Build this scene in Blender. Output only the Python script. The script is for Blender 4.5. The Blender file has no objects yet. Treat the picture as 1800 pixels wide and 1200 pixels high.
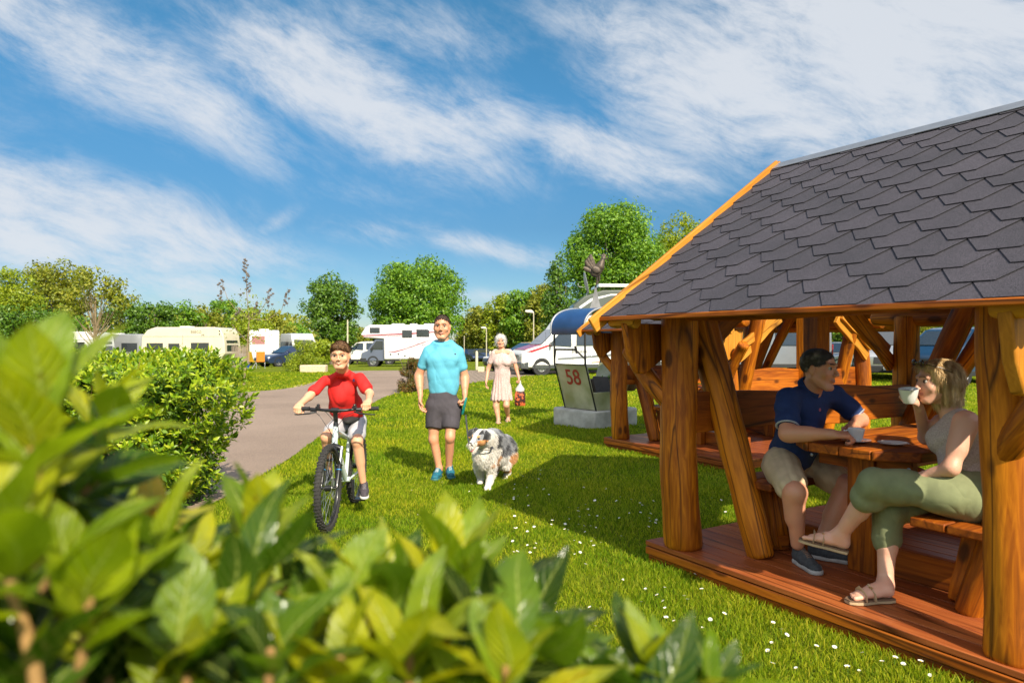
import bpy, bmesh, math, random
import numpy as np
from mathutils import Vector, Matrix, Euler
R = math.radians
sc = bpy.context.scene
F = 1230.0; CH = 1.5            # focal length in px of an 1800 px wide picture, eye height
V = Vector
def W(px, py, Y): return V(((px-900)/F*Y, Y, CH-(py-600)/F*Y))
def G(px, py, z=0.0):
    Y = (CH-z)*F/(py-600); return V(((px-900)/F*Y, Y, z))
# ---------------------------------------------------------------- camera
cam = bpy.data.cameras.new('camera'); co = bpy.data.objects.new('camera', cam); sc.collection.objects.link(co)
co.location = (0, 0, CH); co.rotation_euler = (R(90), 0, 0)
cam.sensor_width = 36; cam.lens = F/1800*36; cam.clip_start = .05; cam.clip_end = 3000
cam.dof.use_dof = True; cam.dof.focus_distance = 6.5; cam.dof.aperture_fstop = 3.6; cam.dof.aperture_blades = 7
sc.camera = co
# ---------------------------------------------------------------- sun and sky
SUNH = V((.402, -.916, 0)).normalized(); SEL = R(38)
sun = bpy.data.lights.new('sun', 'SUN'); sun.energy = 4.8; sun.angle = R(.5); sun.color = (1, .90, .72)
so = bpy.data.objects.new('sun', sun); sc.collection.objects.link(so)
sd = SUNH*math.cos(SEL)+V((0, 0, math.sin(SEL)))
so.rotation_euler = sd.to_track_quat('Z', 'Y').to_euler(); so.location = sd*50
vs = sc.view_settings; vs.view_transform = 'Standard'; vs.look = 'None'; vs.exposure = .68; vs.gamma = 1
w = bpy.data.worlds.new('World'); sc.world = w; w.use_nodes = True
def world():
    nt = w.node_tree; nt.nodes.clear(); N = nt.nodes.new; L = nt.links.new
    out = N('ShaderNodeOutputWorld'); bg = N('ShaderNodeBackground'); bg.inputs[1].default_value = .105
    sky = N('ShaderNodeTexSky'); sky.sky_type = 'NISHITA'; sky.sun_disc = False
    sky.sun_elevation = SEL; sky.sun_rotation = math.atan2(SUNH.x, SUNH.y)
    sky.air_density = 1.0; sky.dust_density = 0; sky.ozone_density = 3.0; sky.altitude = 200
    hs = N('ShaderNodeHueSaturation'); hs.inputs['Saturation'].default_value = 1.22; hs.inputs['Value'].default_value = 1.0
    hs.inputs['Hue'].default_value = .488
    L(sky.outputs[0], hs.inputs['Color'])
    tc = N('ShaderNodeTexCoord'); sp = N('ShaderNodeSeparateXYZ'); L(tc.outputs['Generated'], sp.inputs[0])
    def m(op, a, b=None, clamp=False):
        n = N('ShaderNodeMath'); n.operation = op; n.use_clamp = clamp
        for i, x in enumerate((a, b)):
            if x is None: continue
            if isinstance(x, (int, float)): n.inputs[i].default_value = x
            else: L(x, n.inputs[i])
        return n.outputs[0]
    az = m('ARCTAN2', sp.outputs[0], sp.outputs[1]); el = m('ARCSINE', sp.outputs[2])
    cb = N('ShaderNodeCombineXYZ'); L(az, cb.inputs[0]); L(el, cb.inputs[1])
    def ang(px, py):
        a = math.atan((px-900)/F); return a, math.atan((600-py)/F*math.cos(a))
    # cloud banks: centre px, py, half length, half width (radians), tilt (deg, down to the right), strength
    banks = [(120, 70, .30, .085, -22, .95), (330, 165, .24, .075, -28, .9), (560, 130, .24, .10, -14, 1.1), (700, 215, .26, .085, -20, 1.1), (860, 215, .22, .07, -14, .85),
             (1060, 270, .26, .060, -17, 1.0), (1200, 310, .12, .035, -18, .8), (1330, 150, .30, .15, -14, 1.35), (1550, 80, .42, .18, -6, 1.35), (1750, 180, .26, .12, -5, 1.1), (1150, 60, .25, .06, -12, .9),
             (120, 370, .32, .085, -8, 1.05), (30, 420, .34, .075, -4, 1.1), (300, 420, .26, .07, -10, .9), (850, 435, .18, .030, -14, .85), (650, 410, .12, .03, -5, .6),
             (280, 500, .30, .045, -3, .8), (700, 50, .26, .07, -8, .65), (480, 395, .07, .02, 35, .6), (560, 320, .3, .03, -10, .35), (820, 520, .12, .02, -4, .7),
             (2300, 250, .4, .15, 0, .9), (-600, 250, .4, .15, 0, .9)]
    tot = None
    banks = [(*ang(px, py), a, b, t, s) for px, py, a, b, t, s in banks]
    banks += [(2.3, .75, 1.5, .75, 0, 1.7), (-2.3, .75, 1.5, .75, 0, 1.7), (3.14, .8, 1.2, .8, 0, 1.7), (-3.14, .8, 1.2, .8, 0, 1.7), (0, 1.35, 3.3, .45, 0, 1.5)]  # unseen banks behind the camera and overhead, added to brighten shaded areas
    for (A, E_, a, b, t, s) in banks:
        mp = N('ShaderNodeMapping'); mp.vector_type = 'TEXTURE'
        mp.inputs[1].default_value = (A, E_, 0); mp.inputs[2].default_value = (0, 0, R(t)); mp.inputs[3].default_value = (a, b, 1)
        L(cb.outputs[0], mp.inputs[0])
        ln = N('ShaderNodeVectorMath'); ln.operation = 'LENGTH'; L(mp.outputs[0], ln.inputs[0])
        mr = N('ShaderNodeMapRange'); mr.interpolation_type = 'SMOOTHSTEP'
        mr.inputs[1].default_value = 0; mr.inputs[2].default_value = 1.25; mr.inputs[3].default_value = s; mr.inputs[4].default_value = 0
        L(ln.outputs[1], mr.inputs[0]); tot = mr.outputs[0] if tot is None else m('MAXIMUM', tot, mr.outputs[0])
    mp = N('ShaderNodeMapping'); mp.inputs[2].default_value = (0, 0, R(24)); L(cb.outputs[0], mp.inputs[0])
    wn = N('ShaderNodeTexNoise'); wn.inputs['Scale'].default_value = 4; wn.inputs['Detail'].default_value = 2
    L(mp.outputs[0], wn.inputs['Vector'])
    wa = N('ShaderNodeVectorMath'); wa.operation = 'MULTIPLY_ADD'; L(wn.outputs['Color'], wa.inputs[0])
    wa.inputs[1].default_value = (.13, .10, 0); L(mp.outputs[0], wa.inputs[2])
    def fb(sx, sy, scale, det, rough):
        q = N('ShaderNodeMapping'); q.inputs[3].default_value = (sx, sy, 1); L(wa.outputs[0], q.inputs[0])
        n = N('ShaderNodeTexNoise'); n.inputs['Scale'].default_value = scale; n.inputs['Detail'].default_value = det
        n.inputs['Roughness'].default_value = rough; L(q.outputs[0], n.inputs['Vector']); return n.outputs[0]
    n1 = fb(1, 2.4, 6, 10, .66); n2 = fb(1, 3.0, 20, 8, .7)
    nz = m('ADD', m('MULTIPLY', n1, .66), m('MULTIPLY', n2, .34))
    c = m('ADD', m('MULTIPLY', m('SUBTRACT', nz, .5), 5.6), m('SUBTRACT', m('MULTIPLY', tot, 1.5), .42))
    mr = N('ShaderNodeMapRange'); mr.interpolation_type = 'SMOOTHSTEP'
    mr.inputs[1].default_value = -.5; mr.inputs[2].default_value = 1.6; L(c, mr.inputs[0])
    al = m('MULTIPLY', mr.outputs[0], m('MULTIPLY', tot, 1.3, True), True)
    hz = N('ShaderNodeValToRGB'); L(m('MULTIPLY', el, 1.0), hz.inputs[0]); e = hz.color_ramp.elements
    e[0].position = 0; e[0].color = (.36, .43, .52, 1); e[1].position = .62; e[1].color = (.72, .92, .86, 1); x = e.new(.16); x.color = (.37, .45, .52, 1); x = e.new(.32); x.color = (.57, .69, .72, 1)
    mh = N('ShaderNodeMix'); mh.data_type = 'RGBA'; mh.blend_type = 'MULTIPLY'; mh.inputs[0].default_value = 1; L(hs.outputs[0], mh.inputs[6]); L(hz.outputs[0], mh.inputs[7])
    mx = N('ShaderNodeMix'); mx.data_type = 'RGBA'; L(m('MULTIPLY', al, .86), mx.inputs[0])
    L(mh.outputs[2], mx.inputs[6])
    dt = N('ShaderNodeVectorMath'); dt.operation = 'DOT_PRODUCT'; L(tc.outputs['Generated'], dt.inputs[0]); dt.inputs[1].default_value = tuple(sd)
    # out-of-view clouds boosted towards the sun, added to lift the fill in shade
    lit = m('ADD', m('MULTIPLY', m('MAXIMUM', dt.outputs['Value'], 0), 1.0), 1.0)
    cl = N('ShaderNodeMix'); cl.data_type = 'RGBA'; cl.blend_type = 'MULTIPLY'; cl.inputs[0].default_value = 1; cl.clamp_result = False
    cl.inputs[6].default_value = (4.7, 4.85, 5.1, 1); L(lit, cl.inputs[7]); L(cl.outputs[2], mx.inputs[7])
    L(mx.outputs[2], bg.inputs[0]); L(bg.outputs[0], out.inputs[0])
world()
# ---------------------------------------------------------------- helpers
def link(o): sc.collection.objects.link(o); return o
def props(o, label=None, cat=None, group=None, kind=None):
    for k, v in (('label', label), ('category', cat), ('group', group), ('kind', kind)):
        if v: o[k] = v
    return o
def thing(name, label, cat, loc=(0, 0, 0), rz=0, group=None):
    o = bpy.data.objects.new(name, None); o.empty_display_size = .2; link(o)
    o.location = loc; o.rotation_euler = (0, 0, rz); return props(o, label, cat, group)
def copy_tree(o, parent=None, plan=None):
    c = o.copy(); link(c)
    if parent: c.parent = parent
    for ch in list(o.children): copy_tree(ch, c)
    return c
def frame(z, up=(0, 0, 1)):
    z = V(z).normalized(); u = V(up)
    if abs(z.dot(u.normalized())) > .98: u = V((0, 1, 0))
    x = u.cross(z).normalized(); y = z.cross(x)
    return Matrix((x, y, z)).transposed()
class MB:
    def __init__(s): s.v = []; s.f = []; s.m = []
    def add(s, vs_, fs, mi=0, M=None):
        b = len(s.v)
        s.v += [tuple(M @ V(p)) if M is not None else tuple(p) for p in vs_]
        s.f += [tuple(b+i for i in f) for f in fs]; s.m += [mi]*len(fs); return s
    def box(s, c, sz, rot=None, mi=0, taper=1):
        x, y, z = (a/2 for a in sz); t = taper
        vs_ = [(-x, -y, -z), (x, -y, -z), (x, y, -z), (-x, y, -z), (-x*t, -y*t, z), (x*t, -y*t, z), (x*t, y*t, z), (-x*t, y*t, z)]
        M = Matrix.Translation(V(c))
        if rot is not None: M = M @ (rot.to_4x4() if isinstance(rot, Matrix) else Euler(rot).to_matrix().to_4x4())
        return s.add(vs_, [(3, 2, 1, 0), (4, 5, 6, 7), (0, 1, 5, 4), (1, 2, 6, 5), (2, 3, 7, 6), (3, 0, 4, 7)], mi, M)
    def tube(s, pts, r, seg=10, caps=True, mi=0, up=(0, 0, 1), closed=False, jit=0):
        pts = [V(p) for p in pts]; n = len(pts)
        if not isinstance(r, list): r = [r]*n
        b = len(s.v); prev = None
        for i, p in enumerate(pts):
            if closed: d = pts[(i+1) % n]-pts[i-1]
            else: d = (pts[min(i+1, n-1)]-pts[max(i-1, 0)])
            d = d.normalized() if d.length > 1e-9 else V((0, 0, 1))
            if prev is None: x = frame(d, up).col[0].copy()
            else:
                x = prev-d*prev.dot(d); x = x.normalized() if x.length > 1e-6 else frame(d, up).col[0].copy()
            prev = x; y = d.cross(x); rr = r[i]; ra, rb = rr if isinstance(rr, (list, tuple)) else (rr, rr)
            for k in range(seg):
                a = 2*math.pi*k/seg; q = 1+(random.uniform(-jit, jit) if jit else 0)
                s.v.append(tuple(p+(x*math.cos(a)*ra+y*math.sin(a)*rb)*q))
        for i in range(n if closed else n-1):
            j = (i+1) % n
            for k in range(seg):
                k2 = (k+1) % seg
                s.f.append((b+i*seg+k, b+i*seg+k2, b+j*seg+k2, b+j*seg+k)); s.m.append(mi)
        if caps and not closed:
            s.f.append(tuple(b+k for k in reversed(range(seg)))); s.f.append(tuple(b+(n-1)*seg+k for k in range(seg))); s.m += [mi, mi]
        return s
    def lathe(s, prof, M=None, seg=20, mi=0, caps=True):
        vs_ = []; fs = []; n = len(prof)
        for r, z in prof:
            for k in range(seg):
                a = 2*math.pi*k/seg; vs_.append((r*math.cos(a), r*math.sin(a), z))
        for i in range(n-1):
            for k in range(seg):
                k2 = (k+1) % seg; fs.append((i*seg+k, i*seg+k2, (i+1)*seg+k2, (i+1)*seg+k))
        if caps: fs.append(tuple(reversed(range(seg)))); fs.append(tuple((n-1)*seg+k for k in range(seg)))
        return s.add(vs_, fs, mi, M)
    def prism(s, poly, z0, z1, M=None, mi=0):
        n = len(poly)
        a = sum(poly[i][0]*poly[(i+1) % n][1]-poly[(i+1) % n][0]*poly[i][1] for i in range(n))
        if a < 0: poly = poly[::-1]
        vs_ = [(x, y, z0) for x, y in poly]+[(x, y, z1) for x, y in poly]
        fs = [tuple(reversed(range(n))), tuple(range(n, 2*n))]+[(i, (i+1) % n, n+(i+1) % n, n+i) for i in range(n)]
        return s.add(vs_, fs, mi, M)
    def ell(s, c, r, rot=None, seg=14, rings=9, mi=0):
        r = r if isinstance(r, (tuple, list)) else (r, r, r)
        prof = [(math.sin(math.pi*i/rings), -math.cos(math.pi*i/rings)) for i in range(1, rings)]
        M = Matrix.Translation(V(c)) @ (rot.to_4x4() if rot is not None else Matrix()) @ Matrix.Diagonal((*r, 1))
        return s.lathe(prof, M, seg, mi)
    def build(s, name, mats, parent=None, bev=0, ang=38, M=None, seg=2, recalc=False):
        me = bpy.data.meshes.new(name); me.from_pydata(s.v, [], s.f)
        if not isinstance(mats, (list, tuple)): mats = [mats]
        for m_ in mats: me.materials.append(m_)
        if len(mats) > 1: me.polygons.foreach_set('material_index', s.m)
        me.polygons.foreach_set('use_smooth', [ang > 0]*len(s.f))
        if recalc:
            bm = bmesh.new(); bm.from_mesh(me); bmesh.ops.recalc_face_normals(bm, faces=bm.faces); bm.to_mesh(me); bm.free()
        if ang > 0: me.set_sharp_from_angle(angle=R(ang))
        me.update(); o = link(bpy.data.objects.new(name, me))
        if M is not None: o.matrix_local = M
        if parent: o.parent = parent
        if bev:
            b = o.modifiers.new('bevel', 'BEVEL'); b.width = bev; b.segments = seg; b.limit_method = 'ANGLE'; b.angle_limit = R(35); b.harden_normals = False
        return o
def nmesh(name, verts, faces, mats, parent=None, midx=None, smooth=True, M=None):
    """verts (n,3), faces (m,k) numpy"""
    me = bpy.data.meshes.new(name); n, k = faces.shape
    me.vertices.add(len(verts)); me.vertices.foreach_set('co', np.asarray(verts, np.float32).ravel())
    me.loops.add(n*k); me.loops.foreach_set('vertex_index', faces.astype(np.int32).ravel())
    me.polygons.add(n); me.polygons.foreach_set('loop_start', np.arange(0, n*k, k, dtype=np.int32))
    try: me.polygons.foreach_set('loop_total', np.full(n, k, np.int32))
    except Exception: pass
    for m_ in (mats if isinstance(mats, (list, tuple)) else [mats]): me.materials.append(m_)
    if midx is not None: me.polygons.foreach_set('material_index', midx.astype(np.int32))
    me.polygons.foreach_set('use_smooth', np.full(n, smooth)); me.update(calc_edges=True)
    o = link(bpy.data.objects.new(name, me))
    if M is not None: o.matrix_local = M
    if parent: o.parent = parent
    return o
# ---------------------------------------------------------------- materials
MATS = {}
def newmat(name):
    m = bpy.data.materials.new(name); m.use_nodes = True; nt = m.node_tree; return m, nt, nt.nodes['Principled BSDF'], nt.nodes.new, nt.links.new
def mat(name, col, rough=.6, metal=0, var=.12, scale=12, bump=0, bscale=60, coat=0, spec=.5, trans=0, emit=None, stretch=None, col2=None, sheen=0, thr=None):
    if name in MATS: return MATS[name]
    m, nt, P, N, L = newmat(name); MATS[name] = m
    P.inputs['Roughness'].default_value = rough; P.inputs['Metallic'].default_value = metal
    P.inputs['Coat Weight'].default_value = coat; P.inputs['Specular IOR Level'].default_value = spec
    if sheen: P.inputs['Sheen Weight'].default_value = sheen
    if trans: P.inputs['Transmission Weight'].default_value = trans
    if emit: P.inputs['Emission Color'].default_value = (*emit[:3], 1); P.inputs['Emission Strength'].default_value = emit[3]
    tc = N('ShaderNodeTexCoord'); mp = N('ShaderNodeMapping'); L(tc.outputs['Object'], mp.inputs[0])
    if stretch: mp.inputs[3].default_value = stretch
    n = N('ShaderNodeTexNoise'); n.inputs['Scale'].default_value = scale; n.inputs['Detail'].default_value = 6; L(mp.outputs[0], n.inputs['Vector'])
    cr = N('ShaderNodeValToRGB'); L(n.outputs[0], cr.inputs[0])
    c2 = col2 or tuple(min(1, c*(1+var)) for c in col); c1 = col if col2 else tuple(c*(1-var) for c in col)
    lo, hi = thr or (.35, .65)
    cr.color_ramp.elements[0].position = lo; cr.color_ramp.elements[1].position = hi
    cr.color_ramp.elements[0].color = (*c1, 1); cr.color_ramp.elements[1].color = (*c2, 1)
    L(cr.outputs[0], P.inputs['Base Color'])
    if bump:
        n2 = N('ShaderNodeTexNoise'); n2.inputs['Scale'].default_value = bscale; n2.inputs['Detail'].default_value = 5; L(mp.outputs[0], n2.inputs['Vector'])
        b = N('ShaderNodeBump'); b.inputs['Strength'].default_value = bump; b.inputs['Distance'].default_value = .01
        L(n2.outputs[0], b.inputs['Height']); L(b.outputs[0], P.inputs['Normal'])
    return m
def wrinkle(m, sc=9.0, amt=.8, dist=.012, st=(1, 1, .6)):
    """soft creases on cloth, on top of its weave"""
    nt = m.node_tree; N = nt.nodes.new; L = nt.links.new; P = nt.nodes['Principled BSDF']
    tc = N('ShaderNodeTexCoord'); mp = N('ShaderNodeMapping'); mp.inputs[3].default_value = st; mp.inputs[2].default_value = (.5, .6, .3); L(tc.outputs['Object'], mp.inputs[0])
    n = N('ShaderNodeTexNoise'); n.inputs['Scale'].default_value = sc; n.inputs['Detail'].default_value = 1.5; n.inputs['Distortion'].default_value = .5; L(mp.outputs[0], n.inputs['Vector'])
    a = N('ShaderNodeMath'); a.operation = 'SUBTRACT'; L(n.outputs[0], a.inputs[0]); a.inputs[1].default_value = .5; b_ = N('ShaderNodeMath'); b_.operation = 'ABSOLUTE'; L(a.outputs[0], b_.inputs[0])
    c = N('ShaderNodeMath'); c.operation = 'POWER'; L(b_.outputs[0], c.inputs[0]); c.inputs[1].default_value = .9
    b = N('ShaderNodeBump'); b.inputs['Strength'].default_value = amt; b.inputs['Distance'].default_value = dist; L(c.outputs[0], b.inputs['Height'])
    if P.inputs['Normal'].links: L(P.inputs['Normal'].links[0].from_socket, b.inputs['Normal'])
    L(b.outputs[0], P.inputs['Normal']); return m
def wood(name, c1, c2, c3, rough=.55, coat=0, knots=True, sc_=1.0):
    """grain runs along the object's local Z"""
    m, nt, P, N, L = newmat(name)
    tc = N('ShaderNodeTexCoord'); oi = N('ShaderNodeObjectInfo')
    off = N('ShaderNodeVectorMath'); off.operation = 'MULTIPLY_ADD'
    cx = N('ShaderNodeCombineXYZ'); L(oi.outputs['Random'], cx.inputs[0]); L(oi.outputs['Random'], cx.inputs[2])
    L(cx.outputs[0], off.inputs[0]); off.inputs[1].default_value = (7, 0, 13); L(tc.outputs['Object'], off.inputs[2])
    mp = N('ShaderNodeMapping'); mp.inputs[3].default_value = (1, 1, .09); L(off.outputs[0], mp.inputs[0])
    wp = N('ShaderNodeTexNoise'); wp.inputs['Scale'].default_value = 5*sc_; wp.inputs['Detail'].default_value = 3; L(mp.outputs[0], wp.inputs['Vector'])
    n = N('ShaderNodeTexNoise'); n.inputs['Scale'].default_value = 38*sc_; n.inputs['Detail'].default_value = 6; n.inputs['Distortion'].default_value = 1.2; L(mp.outputs[0], n.inputs['Vector'])
    mx = N('ShaderNodeMath'); mx.operation = 'MULTIPLY_ADD'; L(wp.outputs[0], mx.inputs[0]); mx.inputs[1].default_value = .75; 
    m2 = N('ShaderNodeMath'); m2.operation = 'MULTIPLY'; L(n.outputs[0], m2.inputs[0]); m2.inputs[1].default_value = .45; L(m2.outputs[0], mx.inputs[2])
    cr = N('ShaderNodeValToRGB'); L(mx.outputs[0], cr.inputs[0]); e = cr.color_ramp.elements
    e[0].position = .42; e[0].color = (*c1, 1); e[1].position = .76; e[1].color = (*c3, 1)
    x = e.new(.6); x.color = (*c2, 1)
    last = cr.outputs[0]
    # drying cracks, long and thin
    mc = N('ShaderNodeMapping'); mc.inputs[3].default_value = (1, 1, .05); L(off.outputs[0], mc.inputs[0])
    v = N('ShaderNodeTexVoronoi'); v.feature = 'DISTANCE_TO_EDGE'; v.inputs['Scale'].default_value = 9*sc_; L(mc.outputs[0], v.inputs['Vector'])
    mr = N('ShaderNodeMapRange'); mr.inputs[1].default_value = 0; mr.inputs[2].default_value = .045; mr.inputs[3].default_value = .85; mr.inputs[4].default_value = 0; L(v.outputs[0], mr.inputs[0])
    gate = N('ShaderNodeMapRange'); gate.inputs[1].default_value = .46; gate.inputs[2].default_value = .56; L(wp.outputs[0], gate.inputs[0])
    mg = N('ShaderNodeMath'); mg.operation = 'MULTIPLY'; L(mr.outputs[0], mg.inputs[0]); L(gate.outputs[0], mg.inputs[1])
    a = N('ShaderNodeMix'); a.data_type = 'RGBA'; L(mg.outputs[0], a.inputs[0]); L(last, a.inputs[6]); a.inputs[7].default_value = (c1[0]*.25, c1[1]*.22, c1[2]*.2, 1); last = a.outputs[2]
    if knots:
        mk = N('ShaderNodeMapping'); mk.inputs[3].default_value = (1, 1, .45); L(off.outputs[0], mk.inputs[0])
        v2 = N('ShaderNodeTexVoronoi'); v2.inputs['Scale'].default_value = 5.2; L(mk.outputs[0], v2.inputs['Vector'])
        mr2 = N('ShaderNodeMapRange'); mr2.interpolation_type = 'SMOOTHSTEP'; mr2.inputs[1].default_value = .10; mr2.inputs[2].default_value = .19; mr2.inputs[3].default_value = .8; mr2.inputs[4].default_value = 0
        L(v2.outputs['Distance'], mr2.inputs[0])
        a = N('ShaderNodeMix'); a.data_type = 'RGBA'; L(mr2.outputs[0], a.inputs[0]); L(last, a.inputs[6]); a.inputs[7].default_value = (c1[0]*.35, c1[1]*.3, c1[2]*.3, 1); last = a.outputs[2]
    L(last, P.inputs['Base Color']); P.inputs['Roughness'].default_value = rough; P.inputs['Coat Weight'].default_value = coat; P.inputs['Specular IOR Level'].default_value = .28
    b = N('ShaderNodeBump'); b.inputs['Strength'].default_value = .5; b.inputs['Distance'].default_value = .006; L(mx.outputs[0], b.inputs['Height']); L(b.outputs[0], P.inputs['Normal'])
    return m
def leafmat(name, cols, rough=.45, trans=.35, tcol=None, spec=.5, vein=0):
    m, nt, P, N, L = newmat(name); out = nt.nodes['Material Output']
    g = N('ShaderNodeNewGeometry'); cr = N('ShaderNodeValToRGB'); L(g.outputs['Random Per Island'], cr.inputs[0]); e = cr.color_ramp.elements
    e[0].color = (*cols[0], 1); e[1].color = (*cols[-1], 1)
    for i, c in enumerate(cols[1:-1]): x = e.new((i+1)/(len(cols)-1)); x.color = (*c, 1)
    L(cr.outputs[0], P.inputs['Base Color']); P.inputs['Roughness'].default_value = rough; P.inputs['Specular IOR Level'].default_value = spec
    t = N('ShaderNodeBsdfTranslucent'); hs = N('ShaderNodeHueSaturation'); hs.inputs['Value'].default_value = 1.9; hs.inputs['Hue'].default_value = .485; L(cr.outputs[0], hs.inputs['Color']); L(hs.outputs[0], t.inputs[0])
    mx = N('ShaderNodeMixShader'); mx.inputs[0].default_value = trans; L(P.outputs[0], mx.inputs[1]); L(t.outputs[0], mx.inputs[2]); L(mx.outputs[0], out.inputs[0])
    return m
WOOD = wood('stained_log', (.10, .020, .001), (.33, .085, .002), (.62, .20, .006))
PLANK = wood('stained_plank', (.10, .020, .002), (.28, .064, .003), (.47, .13, .007), sc_=.8)
DECKM = wood('stained_deck_board', (.12, .026, .008), (.28, .068, .018), (.40, .115, .030), rough=.42, knots=False, sc_=.8)
BARGE = wood('light_barge_board', (.34, .12, .010), (.50, .19, .018), (.62, .28, .035), knots=False)
# ================================================================ ground
def sheet(name, pts, z, m, kind='structure', label=None):
    me = bpy.data.meshes.new(name); me.from_pydata([(x, y, z) for x, y in pts], [], [tuple(range(len(pts)))]); me.materials.append(m); me.update()
    if me.polygons[0].normal.z < 0: me.flip_normals()
    o = link(bpy.data.objects.new(name, me)); return props(o, label, None, None, kind)
def ground_mat():
    m, nt, P, N, L = newmat('lawn_ground'); P.inputs['Roughness'].default_value = .95; P.inputs['Specular IOR Level'].default_value = .1
    g = N('ShaderNodeNewGeometry')
    def nz(s, d=6):
        n = N('ShaderNodeTexNoise'); n.inputs['Scale'].default_value = s; n.inputs['Detail'].default_value = d; L(g.outputs['Position'], n.inputs['Vector']); return n.outputs[0]
    cr = N('ShaderNodeValToRGB'); L(nz(.55), cr.inputs[0]); e = cr.color_ramp.elements
    e[0].position = .35; e[0].color = (.12, .18, .008, 1); e[1].position = .7; e[1].color = (.25, .28, .016, 1)
    c2 = N('ShaderNodeValToRGB'); L(nz(45), c2.inputs[0]); e = c2.color_ramp.elements
    e[0].position = .3; e[0].color = (.35, .35, .35, 1); e[1].position = .7; e[1].color = (1.25, 1.25, 1.25, 1)
    mx = N('ShaderNodeMix'); mx.data_type = 'RGBA'; mx.blend_type = 'MULTIPLY'; mx.inputs[0].default_value = 1; L(cr.outputs[0], mx.inputs[6]); L(c2.outputs[0], mx.inputs[7])
    L(mx.outputs[2], P.inputs['Base Color'])
    b = N('ShaderNodeBump'); b.inputs['Distance'].default_value = .05; b.inputs['Strength'].default_value = .8; L(nz(60), b.inputs['Height']); L(b.outputs[0], P.inputs['Normal'])
    return m
def gz(Y): return 0.0 if Y < 36 else -.02*(min(Y, 80)-36)
_m = MB(); _ys = [-60, 36, 80, 1600]
for a, b in zip(_ys[:-1], _ys[1:]): _m.add([(-900, a, gz(a)), (900, a, gz(a)), (900, b, gz(b)), (-900, b, gz(b))], [(0, 1, 2, 3)])
props(_m.build('lawn', ground_mat(), ang=0), kind='structure')
def asphalt():
    m, nt, P, N, L = newmat('asphalt'); P.inputs['Roughness'].default_value = .85
    g = N('ShaderNodeNewGeometry')
    def nz(s, d=6):
        n = N('ShaderNodeTexNoise'); n.inputs['Scale'].default_value = s; n.inputs['Detail'].default_value = d; L(g.outputs['Position'], n.inputs['Vector']); return n.outputs[0]
    cr = N('ShaderNodeValToRGB'); L(nz(.5, 8), cr.inputs[0]); e = cr.color_ramp.elements
    e[0].position = .3; e[0].color = (.23, .165, .125, 1); e[1].position = .7; e[1].color = (.32, .235, .18, 1)
    c2 = N('ShaderNodeValToRGB'); L(nz(130, 2), c2.inputs[0]); e = c2.color_ramp.elements
    e[0].position = .35; e[0].color = (.6, .6, .6, 1); e[1].position = .65; e[1].color = (1.3, 1.3, 1.3, 1)
    mx = N('ShaderNodeMix'); mx.data_type = 'RGBA'; mx.blend_type = 'MULTIPLY'; mx.inputs[0].default_value = 1; L(cr.outputs[0], mx.inputs[6]); L(c2.outputs[0], mx.inputs[7])
    L(mx.outputs[2], P.inputs['Base Color'])
    b = N('ShaderNodeBump'); b.inputs['Distance'].default_value = .01; b.inputs['Strength'].default_value = .6; L(nz(150, 3), b.inputs['Height']); L(b.outputs[0], P.inputs['Normal'])
    return m
def brickpave():
    m, nt, P, N, L = newmat('brick_paving'); P.inputs['Roughness'].default_value = .85
    g = N('ShaderNodeNewGeometry'); mp = N('ShaderNodeMapping'); mp.inputs[2].default_value = (0, 0, R(38)); L(g.outputs['Position'], mp.inputs[0])
    b = N('ShaderNodeTexBrick'); b.inputs['Scale'].default_value = 1.6; b.inputs['Mortar Size'].default_value = .03; L(mp.outputs[0], b.inputs['Vector'])
    b.inputs['Color1'].default_value = (.33, .25, .19, 1); b.inputs['Color2'].default_value = (.27, .20, .155, 1); b.inputs['Mortar'].default_value = (.07, .06, .035, 1)
    L(b.outputs[0], P.inputs['Base Color']); return m
ASP = asphalt(); BRK = brickpave()
def smooth_poly(pts, n=3, jit=0.0):
    rnd = random.Random(3)
    for _ in range(n):
        q = []
        for i in range(len(pts)):
            a, b = pts[i], pts[(i+1) % len(pts)]
            q += [(a[0]*.75+b[0]*.25, a[1]*.75+b[1]*.25), (a[0]*.25+b[0]*.75, a[1]*.25+b[1]*.75)]
        pts = q
    return [(x+rnd.uniform(-jit, jit), y+rnd.uniform(-jit, jit)) for x, y in pts]
PATH = smooth_poly([(-3.0, -8), (-2.72, 4), (-2.78, 8.4), (-3.05, 11.2), (-3.35, 16), (-3.45, 19.8), (-2.6, 26), (-2.6, 36), (-8.2, 36), (-8.4, 33), (-7.6, 28), (-6.7, 21.5), (-9.5, 19.5), (-30, 19.8), (-30, 11), (-8.5, 9), (-7.0, -8)], 3, .012)
PAVE = smooth_poly([(-3.6, 19.9), (-3.3, 19.9), (-1.1, 26.2), (.9, 31), (4.8, 35), (60, 34), (60, 36.2), (6, 36.4), (2, 36.4), (-2.6, 36), (-3.8, 36)], 2, .01)
sheet('path', PATH, .012, ASP); sheet('paved_road', PAVE, .016, BRK)
SAND = mat('sandy_soil', (.36, .27, .17), .95, var=.25, scale=4, bump=.5)
sheet('sandy_patch', smooth_poly([(-7.3, 22), (-6.4, 20.9), (-5.9, 22.5), (-6.6, 26), (-7.4, 26)], 2, .05), .007, SAND)
def inpoly(x, y, poly):
    P = np.array(poly); r = np.zeros(x.shape, bool); n = len(P)
    for i in range(n):
        x1, y1 = P[i]; x2, y2 = P[(i+1) % n]
        if y1 == y2: continue
        c = ((y1 > y) != (y2 > y)) & (x < (x2-x1)*(y-y1)/(y2-y1)+x1); r ^= c
    return r
PV = [(P_[0], P_[1]) for P_ in (G(1198, 958, .14)[:2],)]
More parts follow.
